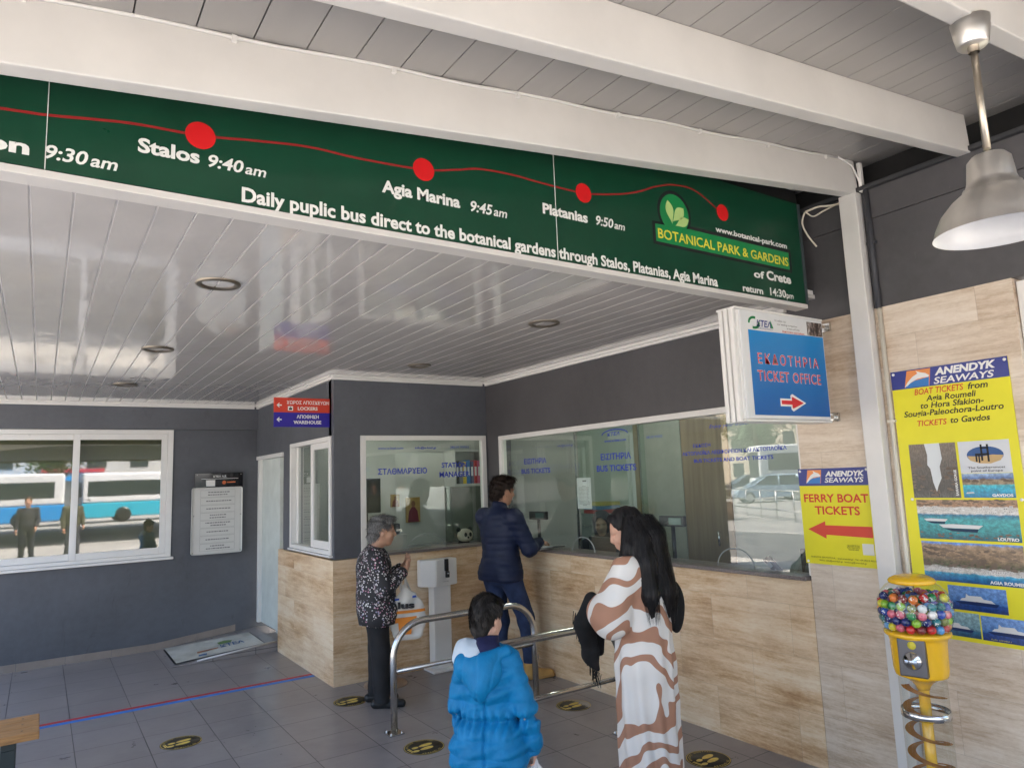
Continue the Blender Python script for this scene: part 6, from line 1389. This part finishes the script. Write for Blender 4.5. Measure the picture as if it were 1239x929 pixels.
# ---- boy in the blue padded coat, seen from behind
def boy():
    p = person('small boy with black hair in a bright blue padded coat seen from behind', (1.735, 2.86, 0), 44); p.scale = (.88, .88, 1.0)
    SK = skin('skin_fair', (.56, .33, .24)); s_ = .86; hc = V3(.02, 0, 1.105); Rm = rotm(R(-22), R(8))
    sh = [V3(-.01, .105, .925), V3(-.01, -.110, .925)]; el = [V3(.02, .165, .73), V3(-.01, -.190, .73)]; wr = [V3(.09, .15, .57), V3(.02, -.225, .56)]
    hips = [V3(-.01, .07, .58), V3(-.01, -.07, .58)]; knees = [V3(.01, .075, .33), V3(.0, -.075, .33)]; ank = [V3(-.01, .08, .07), V3(0, -.08, .07)]
    S = SDF((-.22, -.34, 0), (.26, .30, 1.26), .0052); head(S, hc, Rm, s_, .8, .85, 1.1); S.cone(V3(-.02, 0, .92), V3(0, 0, 1.04), .042, .040, .02); S.ell((-.01, 0, .82), (.065, .095, .15), .04); S.ell((-.01, 0, .64), (.058, .075, .14), .03)
    for a, b, c, e in zip(sh, el, wr, (1, -1)): S.chain([a, b, c], [.042, .034, .022], .03); hand(S, c, V3(.15, 0, -1), V3(0, e, 0), .66, .7, e)
    legs(S, hips, knees, ank, [.050, .042, .030])
    for a in ank: S.cone(a, a+V3(.08, 0, -.04), .028, .024, .02)
    S.build('body', SK, p); face_bits(p, hc, Rm, s_, None, BLACK)
    BLUE = pbr('bright_blue_padding', (.001, .165, .375), .58, 0, .14, 9, .6, 26, .010)
    S = SDF((-.26, -.34, .42), (.26, .34, 1.08), .0055)
    S.ell((-.012, 0, .84), (.108, .132, .17), .04); S.cone(V3(-.01, .045, .70), V3(-.01, -.045, .70), .086, .086, .03); S.cone(V3(-.015, .05, .60), V3(-.015, -.05, .60), .118, .118, .04); S.cone(V3(-.02, .068, .53), V3(-.02, -.068, .53), .130, .130, .05)
    S.cone(sh[0], sh[1], .060, .060, .04)
    for a, b, c in zip(sh, el, wr): S.chain([a, b, c-(c-b)*.08], [.058, .052, .042], .02)
    S.plane((0, 0, .475), (-.08, 0, -1)); S.plane((0, 0, 1.0), (.2, 0, 1))
    def pads(X, Y, Z):
        body = np.abs(Y) < .13; arm = ~body
        th = .0115*np.abs(np.sin(np.pi*(Z-.475)/.072))**.55; waist = np.exp(-((Z-.685)/.016)**2); gather = np.sin(150*Y+20*X)*np.exp(-((Z-.685)/.05)**2)
        seam = np.exp(-((Y+.005)/.007)**2)*(X < 0)*(Z < .86)
        return -th+.012*waist+.008*gather+.014*seam+.004*np.sin(55*Y+31*Z+22*X)*np.sin(38*Z-21*Y)+.003*np.sin(95*Z+35*Y)
    S.disp(pads); coat = S.build('coat', BLUE, p)
    # hood lying on the back, wide open to the left with its pale lining
    S = SDF((-.30, -.28, .66), (.14, .30, 1.06), .0055)
    S.chain([V3(.0, .145, .945), V3(-.085, .115, .925), V3(-.115, .0, .945), V3(-.05, -.110, .975)], [.026, .036, .038, .032], .03); S.chain([V3(-.09, .08, .91), V3(-.128, .01, .845), V3(-.10, -.06, .91)], [.045, .046, .040], .05); S.ell((-.10, .015, .90), (.056, .108, .075), .04); S.cone(V3(-.128, .01, .845), V3(-.125, .0, .80), .032, .020, .03)
    S.disp(lambda X, Y, Z: .004*np.sin(42*Y+13*Z)+.004*np.sin(33*Z-24*Y)+.006*np.exp(-((Y-.02)/.006)**2)+.005*np.exp(-((Y+.06+.3*(Z-.9))/.006)**2)+.005*np.exp(-((Y-.10+.2*(Z-.9))/.006)**2)); S.build('hood', BLUE, p)
    S = SDF((-.22, -.2, .88), (.14, .26, 1.10), .005); S.chain([V3(.01, .140, .962), V3(-.055, .120, .965), V3(-.098, .03, .985)], [.024, .036, .028], .03); S.cone(V3(.0, .135, .985), V3(-.065, .140, .945), .034, .030, .02); S.cone(V3(-.05, .10, 1.0), V3(-.105, .06, .972), .034, .032, .03); S.cone(V3(-.02, .12, .985), V3(-.06, .02, 1.005), .034, .030, .03); S.build('hood_lining', pbr('pale_grey_fleece', (.46, .53, .60), .9, 0, .05, 12, .3, 150, .003), p)
    S = SDF((-.15, -.15, .90), (.15, .15, 1.08), .005); S.cone(V3(-.015, 0, .965), V3(-.01, 0, 1.02), .082, .066, .02); S.chain([V3(-.05, .05, .99), V3(-.08, .0, 1.0), V3(-.055, -.05, .995)], [.032, .034, .032], .02); S.plane((0, 0, 1.04), (.15, 0, 1)); S.build('collar', pbr('navy_fleece', (.012, .014, .055), .85, 0, .1, 12, .3, 120, .003), p)
    S = SDF((-.2, -.2, .02), (.2, .2, .62), .0065); S.ell((-.01, 0, .57), (.10, .13, .08), .03); legs(S, hips, knees, ank, [.078, .060, .050], .02); S.plane((0, 0, .05), (0, 0, -1)); S.build('jeans', pbr('child_denim', (.05, .09, .22), .75, 0, .3, 9, .3, 300, .002), p)
    for a in ank:
        S = SDF((a[0]-.1, a[1]-.1, -.01), (a[0]+.2, a[1]+.1, .12), .005); shoe(S, a, 0, .20, .036, .04); S.build('shoe', pbr('dark_trainer', (.04, .045, .06), .6), p)
    S = SDF((-.16, -.16, .95), (.2, .16, 1.28), .0042); q = lambda *u: hp(hc, Rm, s_, u)
    S.ell(q(-.018, 0, .042), (.106*s_*1.03, .090*s_, .100*s_), 0, Rm.T); S.ell(q(-.072, 0, -.035), (.046*s_, .066*s_, .066*s_), .03, Rm.T); S.ell(q(.055, 0, .085), (.05*s_, .065*s_, .035*s_), .02, Rm.T)
    S.plane(q(.080, 0, .05), Rm[0]*.95-Rm[2]*.3); S.ell(q(.070, 0, -.04), (.078*s_, .13*s_, .080*s_), .008, Rm.T, 'sub')
    for e in (-1, 1): S.ell(q(.004, e*.088, -.024), (.026*s_, .03*s_, .042*s_), .006, Rm.T, 'sub')
    S.disp(lambda X, Y, Z: .0032*np.sin(120*Y+60*X)*np.sin(50*Z+40*X)); add_strands(S.build('hair', hair_mat('hair_black', (.006, .005, .005), (.026, .022, .020), (1, 1, .25)), p), 3000, .017, .22, .5, .0009, 4, 1.085)
boy()
# plastic bag in the boy's right hand
pb = thing('plastic_bag', 'thin white plastic carrier bag hanging from the boy\'s right hand', 'bag', (1.9, 2.7, .3))
S = SDF((-.12, -.09, -.30), (.12, .09, .06), .005); S.cone((0, 0, .02), (0, 0, -.06), .012, .035, .02); S.cone((0, 0, -.06), (0, 0, -.20), .04, .085, .03); S.ell((0, 0, -.22), (.095, .06, .075), .03); S.disp(lambda X, Y, Z: .008*np.sin(60*np.arctan2(Y, X+1e-6)/6)*np.clip((Z+.3)/.2, 0, 1)*.6+.004*np.sin(50*X+40*Z))
t = NT('thin_plastic'); b_ = t.bsdf((.66, .66, .67, 1), .35); b_.inputs['Transmission Weight'].default_value = .12
ob = S.build('bag_film', t.m, None); Mb = Matrix.Translation((1.735, 2.86, 0)) @ Matrix.Rotation(R(44), 4, 'Z') @ Matrix.Translation((.035, -.198, .475)); ob.data.transform(Matrix.Translation(-Vector(pb.location)) @ Mb); ob.parent = pb

# ---- woman in the brown and white dress (local +x is the way she faces)
WL, WR = (2.862, 3.030, -.012), 107
def woman():
    p = person('woman with long black hair in a flowing brown and white patterned dress', WL, WR)
    SK = skin('skin_fair', (.56, .33, .24)); s_ = .97; hc = V3(.06, 0, 1.430); Rm = rotm(R(36), R(20))
    sh = [V3(-.02, .165, 1.245), V3(-.02, -.165, 1.245)]; el = [V3(.05, .235, .99), V3(.05, -.235, .99)]; wr = [V3(.24, .10, 1.02), V3(.24, -.10, 1.01)]
    hips = [V3(-.01, .07, .82), V3(-.01, -.07, .82)]; knees = [V3(0, .07, .45), V3(.01, -.07, .45)]; ank = [V3(-.03, .08, .07), V3(-.01, -.08, .07)]
    S = SDF((-.25, -.34, 0), (.42, .34, 1.6), .0056); head(S, hc, Rm, s_, .85, .85); S.cone(V3(-.02, 0, 1.24), V3(.02, 0, 1.37), .046, .044, .03); S.ell((-.01, 0, 1.10), (.10, .14, .18), .05); S.ell((-.01, 0, .88), (.10, .13, .14), .04)
    for a, b, c, e in zip(sh, el, wr, (1, -1)): S.chain([a, b, c], [.048, .038, .024], .03); hand(S, c, V3(.7, -.5*e, .1), V3(.1, .4*e, .8), .9, .8, -e)
    legs(S, hips, knees, ank, [.070, .050, .034], .02)
    for a in ank: S.cone(a, a+V3(.10, 0, -.045), .030, .026, .02)
    S.build('body', SK, p); face_bits(p, hc, Rm, s_, pbr('lip_rose', (.42, .12, .11), .4), BLACK)
    t = NT('brown_white_swirl'); v = t.coords('Object', (1, 1, 1)); wv = t.noise(v, 2.3, 2, .45, .3)
    sp = t.n('ShaderNodeSeparateXYZ'); t.l(v, sp.inputs[0])
    ph_ = t.math('ADD', t.math('MULTIPLY', sp.outputs[2], 36.0), t.math('MULTIPLY_ADD', wv, 34.0, t.math('MULTIPLY_ADD', sp.outputs[0], 24.0, t.math('MULTIPLY', sp.outputs[1], -10.0))))
    w2 = t.math('ADD', t.math('SINE', ph_), t.math('MULTIPLY_ADD', t.noise(v, 6, 2, .4), 1.5, -.75))
    t.bsdf(t.ramp(t.math('MULTIPLY_ADD', w2, .5, .5), [(.37, (.40, .205, .13)), (.385, (.75, .72, .68))]), .75, 0, t.bump(t.noise(v, 220, 2), .15, .002))
    S = SDF((-.34, -.40, .04), (.34, .40, 1.34), .0068)
    S.ell((-.02, 0, 1.10), (.14, .185, .20), .06)
    for z, rx_, ry_ in ((.9, .155, .175), (.7, .165, .185), (.5, .165, .185), (.3, .165, .185), (.12, .165, .185)): S.ell((-.01, 0, z), (rx_, ry_, .22), .05)
    S.cone(sh[0], sh[1], .066, .066, .05); S.cone(V3(-.02, 0, 1.24), V3(-.005, 0, 1.29), .072, .060, .03)
    for a, b, c in zip(sh, el, wr): S.chain([a, b, b+(c-b)*.45], [.080, .108, .098], .04)
    S.plane((0, 0, .055), (0, 0, -1)); S.plane((0, 0, 1.305), (.2, 0, 1))
    S.cone(V3(-.22, -.035, .05), V3(-.19, -.03, .20), .026, .004, .006, 'sub')
    S.disp(lambda X, Y, Z: (.011*np.sin(24*np.arctan2(Y, X)/2.2+2*np.sin(3*Z))+.006*np.sin(14*np.arctan2(Y, X)+5*Z))*np.clip((1.0-Z)/.6, .15, 1)+.004*np.sin(28*Z+20*Y)*np.clip((Z-.8)/.3, 0, 1)); S.build('dress', t.m, p)
    for a in ank:
        S = SDF((a[0]-.12, a[1]-.12, -.01), (a[0]+.24, a[1]+.12, .12), .005); shoe(S, a, 0, .23, .038, .04); S.build('shoe', pbr('white_trainer', (.6, .6, .6), .5), p)
    q = lambda *u: hp(hc, Rm, s_, u); S = SDF((-.30, -.26, .84), (.24, .26, 1.62), .0055)
    S.ell(q(-.020, 0, .046), (.110*s_, .094*s_, .100*s_), 0, Rm.T); S.ell(q(.045, 0, .085), (.045, .058, .030), .025, Rm.T)
    S.plane(q(.060, 0, .06), Rm[0]*.92-Rm[2]*.36); S.ell(q(.082, 0, -.035), (.085, .11, .092), .012, Rm.T, 'sub')
    B = [(-.055, .0, 1.42), (-.095, -.01, 1.28), (-.135, -.03, 1.10), (-.14, -.05, .97)]; S.chain([V3(*b) for b in B], [.084, .080, .062, .020], .04)
    S.chain([V3(-.06, -.05, 1.42), V3(-.09, -.095, 1.26), V3(-.125, -.11, 1.08), V3(-.13, -.11, 1.0)], [.062, .058, .048, .016], .04); S.chain([V3(-.06, .05, 1.42), V3(-.09, .09, 1.26), V3(-.12, .10, 1.10), V3(-.125, .09, .98)], [.062, .058, .048, .016], .04)
    S.chain([V3(-.01, .088, 1.46), V3(-.02, .115, 1.35), V3(.005, .145, 1.22), V3(.03, .160, 1.08), V3(.03, .165, 1.02)], [.036, .042, .042, .030, .010], .03); S.chain([V3(.0, -.085, 1.46), V3(-.02, -.11, 1.33), V3(-.02, -.13, 1.2), V3(-.03, -.14, 1.08)], [.04, .046, .042, .014], .03)
    S.disp(lambda X, Y, Z: .0022*np.sin(95*Y+70*X+5*np.sin(7*Z))+.0022*np.sin(47*Y-38*X+6*Z)+.0022*np.sin(210*Y+160*X+4*np.sin(9*Z))); ho = S.build('hair', hair_mat('hair_black_long', (.005, .0045, .005), (.020, .018, .019), (1, 1, .06)), p)
    # long strands following the locks, in the same mesh
    rg = random.Random(8); bm = bmesh.new(); bm.from_mesh(ho.data)
    LOCKS = [([(-.03, .0, 1.52), (-.085, .0, 1.43), (-.100, -.01, 1.28), (-.137, -.03, 1.10), (-.145, -.05, .94)], [.075, .092, .085, .068, .040]), ([(-.03, -.05, 1.50), (-.07, -.06, 1.42), (-.093, -.097, 1.26), (-.128, -.112, 1.08), (-.135, -.11, .97)], [.05, .068, .061, .052, .036]), ([(-.03, .05, 1.50), (-.07, .06, 1.42), (-.093, .09, 1.26), (-.123, .10, 1.10), (-.13, .09, .95)], [.05, .068, .061, .052, .036]),
             ([(.0, .07, 1.52), (-.01, .09, 1.45), (-.02, .117, 1.35), (.005, .147, 1.22), (.03, .165, 1.06), (.035, .17, .98)], [.03, .040, .045, .044, .034, .02])]
    for pts_, rs in LOCKS:
        for k in range(330):
            a = rg.uniform(0, 6.28); wob = rg.uniform(0, 6.28); ex = rg.uniform(.96, 1.07); e_ = rg.uniform(.8, 1.03); P = []; n_ = 14
            for i in range(n_+1):
                t_ = e_*i/n_*(len(pts_)-1); j = min(int(t_), len(pts_)-2); q_ = t_-j; c_ = Vector(pts_[j]).lerp(Vector(pts_[j+1]), q_); r_ = rs[j]+(rs[j+1]-rs[j])*q_
                aa = a+.25*math.sin(i*.5+wob); P.append(c_+Vector((math.cos(aa), math.sin(aa), .12*math.sin(wob)))*r_*ex)
            for i in range(n_):
                d_ = (P[i+1]-P[i]); s0 = d_.cross(Vector((math.cos(a), math.sin(a), 0)))
                if s0.length < 1e-7: continue
                s0 = s0.normalized()*.0013; w0, w1 = (1-.7*(i/n_)**3), (1-.7*((i+1)/n_)**3)
                bm.faces.new([bm.verts.new(v_) for v_ in (P[i]-s0*w0, P[i]+s0*w0, P[i+1]+s0*w1, P[i+1]-s0*w1)]).smooth = True
    bm.to_mesh(ho.data); bm.free()
    m = MB()
    for e in (-1, 1): m.sphere(q(.062, e*.036, .112), .026, 14, (.8, 1, .45)); m.tube([q(.05, e*.062, .11), q(.0, e*.092, .07), q(-.04, e*.098, .03)], .0035, 6)
    m.tube([q(.072, .012, .118), q(.075, 0, .120), q(.072, -.012, .118)], .003, 6); m.build('sunglasses', BLACK, p)
woman()
Mw = Matrix.Translation(WL) @ Matrix.Rotation(R(WR), 4, 'Z')
BLK = pbr('black_knit', (.010, .010, .011), .85, 0, .3, 10, .4, 120, .004)
sf = thing('shawl', 'black fringed shawl hanging from the arms of the woman in the patterned dress', 'shawl', (2.75, 3.15, .7))
S = SDF((-.1, -.34, .58), (.46, .36, 1.12), .006)
S.chain([V3(.19, .20, 1.06), V3(.25, .20, .93), V3(.245, .17, .76), V3(.22, .13, .67)], [.040, .052, .044, .014], .03); S.chain([V3(.20, -.02, 1.02), V3(.25, .06, .92), V3(.24, .09, .76)], [.035, .046, .034], .03)
S.chain([V3(.12, -.21, 1.12), V3(.14, -.285, 1.0), V3(.10, -.30, .86), V3(.08, -.285, .78)], [.03, .045, .045, .012], .03)
S.disp(lambda X, Y, Z: .006*np.sin(60*Y+10*Z)+.004*np.sin(44*X-30*Y+8*Z)); o = S.build('cloth', BLK, None); o.data.transform(Matrix.Translation(-Vector(sf.location)) @ Mw); o.parent = sf
m = MB()
for i in range(90):
    u = i/89; a = Vector((.285-.06*u+random.uniform(-.02, .02), .235-.12*u, 1.0-.36*u)); m.tube([Mw @ a, Mw @ (a+Vector((random.uniform(.0, .01), random.uniform(.0, .015), -.035))), Mw @ (a+Vector((random.uniform(-.005, .012), random.uniform(.0, .012), -.06-random.uniform(0, .03))))], .0018, 4)
m.build('fringe', BLK, sf)

hb = thing('shoulder_bag', 'black soft shoulder bag behind the back of the woman in the patterned dress', 'bag', (3.1, 2.95, .9))
S = SDF((-.36, -.36, .72), (-.02, .10, 1.2), .006); S.ell((-.12, -.20, .99), (.045, .065, .15), .02); S.disp(lambda X, Y, Z: .004*np.sin(40*Y+20*Z)); o = S.build('bag_body', BLK, None); o.data.transform(Matrix.Translation(-Vector(hb.location)) @ Mw); o.parent = hb
m = MB(); m.tube([Mw @ Vector(v) for v in ((-.12, -.205, 1.10), (-.10, -.175, 1.20), (-.03, -.150, 1.312), (.05, -.17, 1.24))], .012, 6); m.build('strap', BLK, hb)

# ---- clerk seated behind the glass
def clerk():
    p = person('seated clerk in a dark headscarf behind the ticket window', (4.86, 5.63, 0), 224)
    SK = skin('skin_tan', (.46, .25, .165)); hc = V3(.04, 0, 1.245); Rm = rotm(R(-4), R(9)); s_ = .96
    S = SDF((-.3, -.36, .4), (.5, .36, 1.42), .006); head(S, hc, Rm, s_, .9); S.cone(V3(-.02, 0, 1.03), V3(.02, 0, 1.18), .05, .046, .03); S.ell((-.02, 0, .86), (.11, .16, .2), .05); S.ell((0, 0, .58), (.13, .17, .13), .05)
    sh = [V3(-.02, .17, 1.02), V3(-.02, -.17, 1.02)]; el = [V3(.06, .24, .80), V3(.06, -.24, .80)]; wr = [V3(.30, .14, .995), V3(.30, -.14, .995)]
    for a, b, c, e in zip(sh, el, wr, (1, -1)): S.chain([a, b, c], [.05, .04, .026], .03); hand(S, c, V3(.9, -.2*e, 0), V3(0, 0, 1), .9, .3, -e)
    S.build('body', SK, p); face_bits(p, hc, Rm, s_, pbr('lip_rose', (.42, .12, .11), .4), BLACK)
    S = SDF((-.32, -.38, .5), (.42, .38, 1.16), .008); S.ell((-.02, 0, .86), (.14, .20, .22), .05); S.ell((0, 0, .62), (.15, .2, .16), .05); S.cone(sh[0], sh[1], .07, .07, .04)
    for a, b, c in zip(sh, el, wr): S.chain([a, b, c-(c-b)*.2], [.07, .06, .045], .03)
    S.build('jumper', pbr('dark_jumper', (.02, .02, .026), .85, 0, .2, 10), p)
    S = SDF((-.2, -.2, .95), (.24, .2, 1.42), .005); q = lambda *u: hp(hc, Rm, s_, u); S.ell(q(-.018, 0, .035), (.118, .098, .108), 0, Rm.T); S.cone(q(-.02, 0, -.06), V3(-.02, 0, 1.03), .085, .10, .05); S.ell(q(.105, 0, -.015), (.110, .064, .098), .008, Rm.T, 'sub'); S.disp(lambda X, Y, Z: .003*np.sin(60*Z+40*Y)); S.build('headscarf', pbr('navy_scarf', (.012, .016, .026), .8, 0, .2, 10), p)
clerk()
ch = thing('office_chair', 'black office chair under the seated clerk', 'chair', (4.9, 5.66, 0))
m = MB(); m.box(4.66, 5.12, 5.44, 5.90, .40, .47, .03, 3); m.build('seat', BLACK, ch)
m = MB(); m.box(5.12, 5.18, 5.46, 5.90, .52, 1.0, .02, 3); m.build('backrest', BLACK, ch)
m = MB(); m.tube([(4.89, 5.67, .06), (4.89, 5.67, .40)], .03, 8)
for k in range(5): a = k*2*math.pi/5; m.tube([(4.89, 5.67, .08), (4.89+.28*math.cos(a), 5.67+.28*math.sin(a), .05)], .018, 6)
m.build('base', BLACK, ch)

# ---- two people waiting in the shade behind the photographer (seen mirrored in the far window)
def waiting(loc, rz, lb, top, legm, hairm):
    p = person(lb, loc, rz); SK = skin('skin_tan', (.46, .25, .165)); hc = V3(.03, 0, 1.62); Rm = rotm(0, R(5))
    sh = [V3(-.02, .18, 1.40), V3(-.02, -.18, 1.40)]; el = [V3(-.02, .24, 1.13), V3(.02, -.24, 1.13)]; wr = [V3(.05, .24, .88), V3(.16, -.20, .95)]; hips = [V3(0, .09, .9), V3(0, -.09, .9)]; knees = [V3(.02, .1, .49), V3(.03, -.1, .49)]; ank = [V3(-.02, .12, .08), V3(.0, -.12, .08)]
    S = SDF((-.28, -.36, 0), (.36, .36, 1.8), .008); head(S, hc, Rm); S.cone(V3(-.02, 0, 1.40), V3(.02, 0, 1.56), .056, .052, .03); S.ell((-.01, 0, 1.24), (.11, .16, .2), .05); S.ell((0, 0, .98), (.11, .16, .16), .06)
    for a, b, c, e in zip(sh, el, wr, (1, -1)): S.chain([a, b, c], [.052, .042, .028], .03); hand(S, c, V3(.3, 0, -1), V3(0, e, 0), 1, .5, e)
    legs(S, hips, knees, ank, [.082, .058, .04]); 
    for a in ank: S.cone(a, a+V3(.1, 0, -.045), .036, .03, .02)
    S.build('body', SK, p); face_bits(p, hc, Rm, 1, None, BLACK)
    S = SDF((-.3, -.4, .8), (.36, .4, 1.5), .009); S.ell((-.01, 0, 1.25), (.135, .19, .21), .05); S.ell((0, 0, 1.0), (.14, .185, .18), .08); S.cone(sh[0], sh[1], .07, .07, .05)
    for a, b, c in zip(sh, el, wr): S.chain([a, b, c-(c-b)*.1], [.07, .058, .045], .03)
    S.plane((0, 0, .86), (0, 0, -1)); S.plane((0, 0, 1.46), (.2, 0, 1)); S.build('jacket', top, p)
    S = SDF((-.25, -.3, .04), (.3, .3, 1.0), .009); S.ell((0, 0, .92), (.12, .17, .12), .04); legs(S, hips, knees, ank, [.1, .075, .06], .03); S.plane((0, 0, .06), (0, 0, -1)); S.plane((0, 0, .97), (0, 0, 1)); S.build('trousers', legm, p)
    for a in ank:
        S = SDF((a[0]-.12, a[1]-.12, -.01), (a[0]+.26, a[1]+.12, .12), .007); shoe(S, a, 0); S.build('shoe', BLACK, p)
    S = SDF((-.2, -.2, 1.48), (.24, .2, 1.82), .006); q = lambda *u: hp(hc, Rm, 1, u); S.ell(q(-.02, 0, .044), (.108, .09, .1), 0, Rm.T); S.ell(q(-.07, 0, -.03), (.05, .066, .06), .03, Rm.T); S.plane(q(.065, 0, .06), Rm[0]*.92-Rm[2]*.38); S.ell(q(.07, 0, -.035), (.078, .12, .078), .008, Rm.T, 'sub'); S.build('hair', hairm, p)
HB = hair_mat('hair_brown', (.02, .012, .008), (.07, .045, .03))
waiting((-.25, -4.9, 0), 95, 'person in a dark jacket standing on the pavement behind the photographer', pbr('dark_jacket', (.03, .03, .035), .8), pbr('black_denim', (.02, .022, .03), .8), HB)
waiting((.75, -4.3, 0), 70, 'person in an olive jacket standing on the pavement behind the photographer', pbr('olive_jacket', (.07, .07, .045), .8), pbr('grey_denim', (.06, .065, .075), .8), HB)
